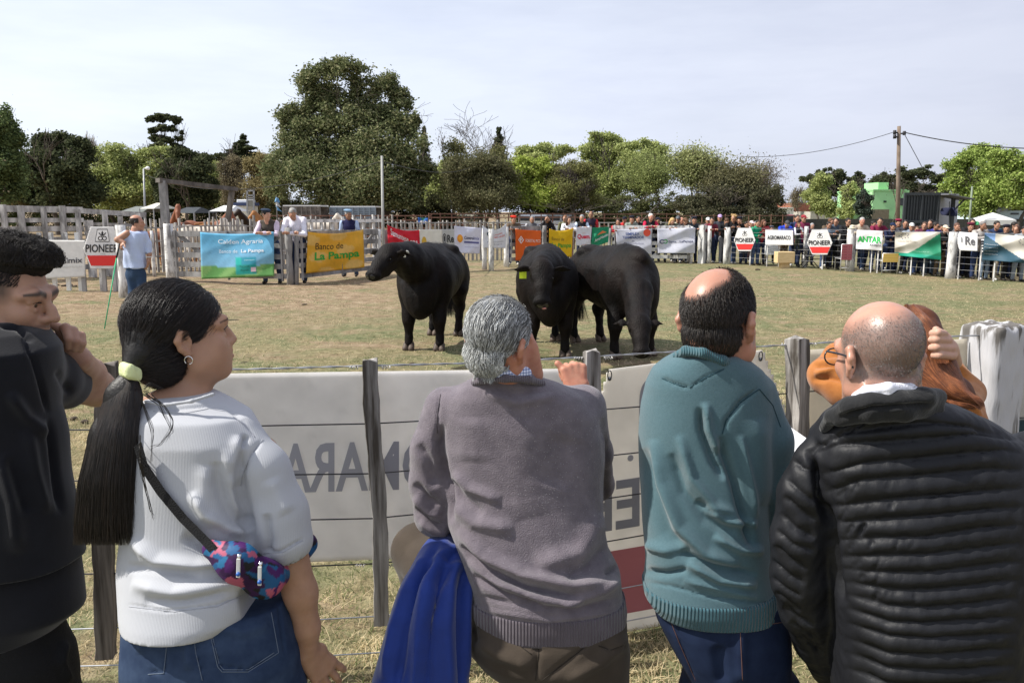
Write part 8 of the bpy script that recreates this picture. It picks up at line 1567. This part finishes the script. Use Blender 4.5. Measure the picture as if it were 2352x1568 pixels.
s = S(.006); C(s, [(1968, 912, 1.80, 13), (1990, 898, 1.765, 13), (2040, 890, 1.745, 13), (2090, 893, 1.765, 13), (2112, 903, 1.80, 12)]); C(s, [(1966, 925, 1.79, 15), (2040, 906, 1.75, 16), (2110, 915, 1.79, 15)]); part('shirt_collar', s, .004, mat('white_shirt', (.72, .73, .82), .8, bump=.15, bscale=200), t)
NY2 = mat('black_nylon', (.010, .0105, .013), .55, var=.15, vscale=14, bump=.35, bscale=60, bdist=.005, spec=.26, bstretch=(1, 1, .6))
def v3(L): return [((x/2.387+1860)/1.0884, (y/2.387+1050)/1.0884) for x, y in L]
s = S(.03); s.loft(rows([(918, 1960, 2150, 1.86, .09), (940, 1925, 2215, 1.87, .115), (965, 1895, 2268, 1.88, .13), (1000, 1868, 2330, 1.89, .145), (1050, 1862, 2380, 1.89, .155), (1100, 1872, 2395, 1.89, .165), (1200, 1888, 2392, 1.88, .17), (1300, 1905, 2378, 1.87, .175), (1380, 1916, 2350, 1.86, .175), (1450, 1922, 2346, 1.86, .175), (1540, 1924, 2344, 1.86, .175), (1640, 1926, 2344, 1.86, .175), (1760, 1930, 2342, 1.86, .17)]), k=.03, n=2.5)
C(s, [(1872, 1058, 1.90, 48), (1848, 1130, 1.90, 56), (1834, 1230, 1.91, 60), (1836, 1330, 1.93, 62), (1850, 1400, 1.95, 58)], .02); C(s, [(1850, 1400, 1.95, 56), (1880, 1470, 2.02, 52), (1905, 1530, 2.1, 44)], .02)
C(s, [(2370, 1040, 1.9, 52), (2410, 1160, 1.9, 56), (2415, 1270, 1.95, 52), (2380, 1330, 2.1, 45)], .02)
TQ = [[(395, 210), (560, 145), (860, 130), (1150, 110), (1430, 75), (1671, 120)], [(440, 330), (700, 260), (1000, 235), (1300, 205), (1560, 175), (1671, 200)], [(450, 440), (700, 360), (1000, 340), (1300, 310), (1500, 290), (1671, 300)], [(470, 520), (760, 490), (1000, 465), (1300, 440), (1671, 405)], [(500, 610), (800, 600), (1100, 575), (1400, 540), (1671, 520)], [(540, 715), (850, 705), (1100, 700), (1400, 650), (1671, 625)], [(560, 815), (850, 812), (1100, 805), (1400, 770), (1671, 730)], [(580, 880), (720, 905), (900, 915), (1100, 912), (1400, 880), (1671, 840)], [(590, 960), (700, 985), (900, 1020), (1100, 1020), (1400, 990), (1660, 950)], [(600, 1035), (850, 1110), (1100, 1125), (1400, 1100), (1650, 1060)], [(600, 1115), (850, 1205), (1100, 1215), (1400, 1200), (1650, 1170)], [(600, 1205), (850, 1290), (1100, 1305), (1400, 1295), (1640, 1270)], [(600, 1295), (850, 1395), (1100, 1405), (1400, 1390), (1640, 1360)], [(600, 1380), (850, 1480), (1100, 1500), (1400, 1490), (1640, 1460)], [(600, 1470), (850, 1575), (1100, 1595), (1400, 1585), (1640, 1555)]]
SQ = [[(295, 235), (340, 280), (440, 330)], [(255, 350), (330, 420), (440, 500)], [(232, 450), (330, 540), (430, 600)], [(210, 550), (300, 640), (430, 705)], [(190, 650), (290, 745), (430, 785)], [(178, 740), (280, 840), (380, 890)], [(165, 830), (270, 930), (370, 975)], [(160, 930), (250, 1010), (345, 1060)], [(180, 1020), (260, 1090), (340, 1140)], [(230, 1110), (320, 1180), (420, 1230)], [(270, 1200), (350, 1270), (440, 1310)], [(320, 1290), (400, 1350), (470, 1390)]]
c6 = lambda L: [((x/2.613+1860)/1.0884, (y/2.613+700)/1.0884) for x, y in L]
ST = []
for L in [c6([(640, 1000), (900, 960), (1200, 930), (1500, 950), (1720, 1010)])]+[v3(x) for x in TQ]: ST += [(L, 12, -.0048), (L, 3.4, -.0036)]
for L in SQ: ST += [(v3(L), 10, -.0040), (v3(L), 3, -.0032)]
ST += [(v3([(370, 170), (410, 260), (440, 370), (455, 470), (490, 560), (520, 650), (540, 800), (560, 950), (590, 1100)]), 8, -.022)]
ST += [(c6([(430+i*75, 1130-i*42), (500+i*75, 1060-i*38)]), 4, -.005) for i in range(5)]
r = np.random.default_rng(5)
for L in TQ[2:9]:
    a = v3(L)
    for k in range(r.integers(3, 6)): x = a[0][0]+12+r.uniform(0, 190); y = np.interp(x, [p[0] for p in a], [p[1] for p in a]); l_ = r.uniform(.5, 1.1); ST.append(([(x, y+6), (x-9*l_, y+22*l_), (x-r.uniform(8, 24)*l_, y+36*l_)], r.uniform(3, 6), -r.uniform(.0012, .003)))
def puff(V, F):
    N = vnorm(V, F); return V+N*(.002*vnoise(V*np.array([1, 1, .5]), 45, 3)+.0012*vnoise(V, 110, 4))[:, None]
part('quilted_jacket', s, .0052, NY2, t, ST, 1, None, puff)
s = S(.012); C(s, [(1893, 982, 1.86, 12), (1912, 955, 1.82, 17), (1950, 935, 1.78, 22), (2000, 925, 1.755, 25), (2060, 922, 1.745, 27), (2120, 918, 1.76, 26), (2152, 912, 1.80, 20)]); C(s, [(1930, 965, 1.80, 16), (2000, 950, 1.76, 20), (2080, 945, 1.75, 22), (2150, 940, 1.79, 18)]); part('jacket_collar', s, .005, mat('black_fleece', (.008, .0085, .01), .85, bump=.5, bscale=160, bdist=.003, sheen=.2), t, [([(1925, 960), (2000, 938), (2080, 933), (2150, 930)], 5, -.008)], 1, (30, .003))
s = S(.05); s.loft(rows([(1700, 1940, 2330, 1.86, .15), (1800, 1945, 2325, 1.86, .15)])); legs(s, [(2040, 1760, -.01), (2230, 1760, .01)], 1.86, 0, r=(.12, .085, .065)); s.ch([(ptv(1985, 1520, 2.0), .05), (ptv(1990, 1700, 1.95), .08)]); part('jeans', s, .012, mat('light_jeans', (.07, .12, .24), .85, var=.2, vscale=9, bump=.3, bscale=300), t); shoes([(2040, 1760, -.01), (2230, 1760, .01)], 1.86, t, mat('dark_shoe', (.03, .025, .02), .6))
s = S(.02); hand(s, ptv(1912, 1545, 2.12), (.2, .4, -.8), (.9, 0, 0), 1, curl=(.4, .5, .4), k=1.05); part('hand', s, .005, SKF, t)
# ---------------------------------------------------------------- red haired woman at the fence
t = thing('person', 'red haired woman in an orange brown sweater leaning on the fence', 'person', (P(2120, 1100, 3.1).x, 3.1, 0), 0, 'spectators along the near fence')
HR = frame((-.1, .95, -.25)); HK = 1.1; hc = ptv(2092, 790, 3.15); q = lambda *p: hc+HR@(np.array(p)*HK); s = S(.02); head(s, hc, HR, HK, fem=1); C(s, [(2095, 850, 3.1, 36), (2100, 900, 3.05, 42)]); part('body', s, .006, SKF, t)
OR = knit('orange_sweater', (.32, .115, .028), col2=(.39, .15, .042), vscale=20)
s = S(.04); s.loft(rows([(885, 2010, 2215, 3.02, .10), (915, 1990, 2250, 3.0, .125), (960, 1985, 2262, 2.98, .135), (1050, 1990, 2262, 2.95, .14), (1200, 2000, 2260, 2.9, .14)])); C(s, [(2010, 905, 3.05, 38), (1945, 895, 3.15, 42), (1903, 868, 3.22, 44)], .03); C(s, [(1900, 860, 3.24, 42), (1925, 822, 3.3, 34), (1985, 800, 3.3, 26)], .025); C(s, [(2215, 935, 3.02, 38), (2225, 900, 3.2, 34), (2190, 850, 3.25, 24)], .03)
ST = [([(1862, 840), (1905, 835), (1960, 850)], 6, -.012), ([(1868, 858), (1920, 850), (1975, 862)], 7, .012), ([(1862, 872), (1910, 868), (1965, 880)], 6, -.010), ([(1880, 815), (1920, 812), (1965, 825)], 6, -.010), ([(2180, 905), (2230, 925), (2255, 960)], 8, .008)]
part('sweater', s, .007, OR, t, ST, 1, (22, .003)); s = S(.05); a = ptv(2130, 1200, 2.9); s.ch([(a, .16), (a-[0, 0, .12], .17)], sq=((0, 1, 0), .75)); s.ch([(a+[-.09, 0, -.15], .11), (np.array([a[0]-.1, a[1], .08]), .06)]); s.ch([(a+[.09, 0, -.15], .11), (np.array([a[0]+.1, a[1], .08]), .06)]); part('jeans', s, .014, JN, t); 
for sg in (-1, 1): s = S(.02).ch([(np.array([a[0]+sg*.1, a[1], .05]), .048), (np.array([a[0]+sg*.1, a[1]+.14, .04]), .04)]); part('shoe', s, .012, mat('dark_shoe', (.03, .025, .02), .6), t)
s = S(.02); s.el(q(0, -.015, .04), np.array((.09, .11, .095))*HK, HR); s.ch([(q(0, -.06, .0), .08*HK), (ptv(2120, 870, 3.0), .10), (ptv(2170, 915, 2.92), .085)]); C(s, [(2120, 780, 3.1, 34), (2150, 850, 3.02, 34), (2205, 905, 2.93, 26), (2236, 925, 2.92, 14)], .03); part('hair', s, .007, mat('hair_auburn', (.10, .032, .013), .6, bump=.6, bscale=90, bdist=.004), t, noise=(50, .004))
r = np.random.default_rng(21); n = 5200; AU = [hm('auburn', (.16, .05, .018)), hm('auburn_dark', (.08, .025, .01)), hm('auburn_light', (.26, .09, .03))]; ctl = np.array([(2085, 706, 3.12, 16), (2112, 745, 3.05, 30), (2130, 800, 3.0, 44), (2150, 860, 2.95, 48), (2190, 905, 2.89, 36), (2225, 922, 2.87, 24), (2250, 935, 2.87, 12)], float); tt = np.linspace(0, 6, 10); o_ = r.normal(size=(n, 2)); o_ /= np.maximum(1, np.linalg.norm(o_, axis=1)/1.1)[:, None]; pts = np.zeros((n, 10, 3)); end = 3.4+2.6*r.random(n)
for i in range(10):
    u_ = end*i/9; c_ = [np.interp(u_, range(7), ctl[:, k]) for k in range(4)]; X = c_[0]+o_[:, 0]*c_[3]+2*np.sin(u_*3+o_[:, 1]*4); y = c_[1]+o_[:, 0]*c_[3]*-.15+o_[:, 1]*c_[3]*.35+3*np.sin(u_*2.2+o_[:, 0]*5); Yd = c_[2]-.05-np.abs(o_[:, 1])*.03; uu, vv = (X-CW/2)/FPX, (CH/2-y)/FPX; t_ = Yd/(ct+vv*st); pts[:, i] = np.stack([uu*t_, Yd, CAMH+(-st+vv*ct)*t_], 1)
for j, m in enumerate(AU): strands('hair_strands', pts[j::3], .0009, m, t)
s = S(.008); w = ptv(2192, 832, 2.98)
for i, (x0, x1, y) in enumerate(((2142, 2168, 764), (2140, 2176, 779), (2140, 2184, 797), (2146, 2188, 815))): C(s, [(x1, y+3, 2.88, 9.6), (x0+12, y, 2.84, 9.4), (x0, y+1, 2.86, 8.4)], .004)
s.ch([(w, .026), (ptv(2180, 800, 2.91), .03)], .02); C(s, [(2172, 775, 2.90, 12), (2186, 812, 2.91, 14)], .015); C(s, [(2168, 770, 2.90, 9), (2150, 757, 2.88, 8.5)], .006); part('hand', s, .004, mat('skin_pale', (.46, .26, .185), .5, col2=(.53, .32, .235), vscale=20, sss=.15, bump=.2, bscale=250, bdist=.001), t)
# ---------------------------------------------------------------- man with the green cane inside the ring
def w1(x, y): return x/4.923, y/4.923+441
YC_ = 14.0
def K(x, y, dY=0, r=10): a, b = w1(x, y); q_, m_ = pr(a, b, YC_+dY, r/4.923); return (np.array(q_), m_)
t = thing('person', 'balding man in a light blue shirt and jeans leaning on a green cane', 'person', (K(1540, 1300)[0][0], YC_, 0))
t['category'] = 'person'
hc = K(1548, 352)[0]; HR = frame((.93, .30, -.03)); HK = 1.08; s = S(.02); head(s, hc, HR, HK); s.ch([K(1535, 420, 0, 48), K(1530, 470, 0, 55)], .02)
V, F = s.mesh(.009); U = ((V-hc)@HR)/HK; hr = ((U[:, 1] < .03) & (U[:, 2] > -.03) & (U[:, 2] < .075) & ((U[:, 1] < -.03) | (U[:, 2] > .0)))[:, None]; me = mesh_np('body', V, F); set_vcol(me, np.where(hr, np.array((.03, .022, .018)), np.array((.46, .24, .165)))); obj('body', me, SKM, t)
s = S(.01); w = K(1400, 575, -.22)[0]; s.ch([K(1440, 470, -.1, 40), K(1330, 540, -.2, 34), (w, .035)], .02); hand(s, w, (-.2, -.5, -.4), (.3, .3, -.8), 1, curl=(.8, .9, .5), k=1.0); s.ch([K(1690, 700, .05, 28), K(1680, 790, .02, 24)], .01); hand(s, K(1678, 790, .0)[0], (-.3, .1, -1), (-1, 0, 0), 1, curl=(.4, .5, .4)); part('arm', s, .008, SK[1], t)
s = S(.03); s.loft([(K(1500, y)[0][2], (K(xl, y)[0][0]+K(xr, y)[0][0])/2, YC_, (K(xr, y)[0][0]-K(xl, y)[0][0])/2, .13) for y, xl, xr in ((440, 1465, 1580), (470, 1430, 1640), (520, 1400, 1650), (600, 1395, 1640), (700, 1400, 1635), (800, 1405, 1640), (860, 1415, 1650))]); s.ch([K(1440, 480, -.05, 48), K(1380, 520, -.12, 42), K(1350, 545, -.18, 38)], .02); s.ch([K(1635, 480, .03, 40), K(1668, 580, .06, 40), K(1680, 670, .06, 36)], .02)
Z = lambda y: K(1500, y)[0][2]
V, F = s.mesh(.012); V = V+vnorm(V, F)*(vnoise(V, 26, 5)*.012)[:, None]; obj('shirt', mesh_np('shirt', V, F), mat('light_blue_shirt', (.50, .58, .80), .85, var=.05, bump=.3, bscale=60, bdist=.008), t)
s = S(.03); s.ch([K(1530, 850, 0, 105), K(1530, 930, 0, 105)], sq=((0, 1, 0), .75)); gp = K(1540, 1300)[0]
for xx, e_ in ((1490, -.07), (1590, .12)): s.ch([K(xx, 930, 0, 62), K(xx+15, 1150, -.05, 52), (np.array([gp[0]+e_, YC_, .08]), .06)])
V, F = s.mesh(.014); obj('jeans', mesh_np('jeans', V+vnorm(V, F)*(vnoise(V, 26, 2)*.007)[:, None], F), clothing((.035, .06, .11)), t)
for e_ in (-.07, .12): s = S(.02).ch([(np.array([gp[0]+e_, YC_, .05]), .05), (np.array([gp[0]+e_+.12, YC_-.03, .04]), .04)]); part('shoe', s, .012, mat('brown_shoe', (.05, .03, .02), .5), t)
mb = MB(); a = K(1678, 735, .02)[0]; mb.tube([Vector(a)+Vector((.042*cos(v), .042*sin(v), .0)) for v in np.linspace(0, 6.28, 16)], .007, 6); mb.build('bracelet', WHITE, t, True)
cn = thing('cane', 'thin green cane with black handle planted by the man in the blue shirt', 'cane', G(240, 755)); p0, p1, p2 = Vector(K(1352, 585, -.32)[0]), Vector(K(1318, 745, -.4)[0]), Vector(G(240, 755))
mb = MB(); mb.tube([p0, p1], .014, 8); mb.build('handle', mat('black_rubber', (.012, .012, .012), .6), cn, True); mb = MB(); mb.tube([p1, p2], [.011, .008], 8); mb.build('shaft', mat('green_cane', (.03, .36, .16), .5), cn, True)
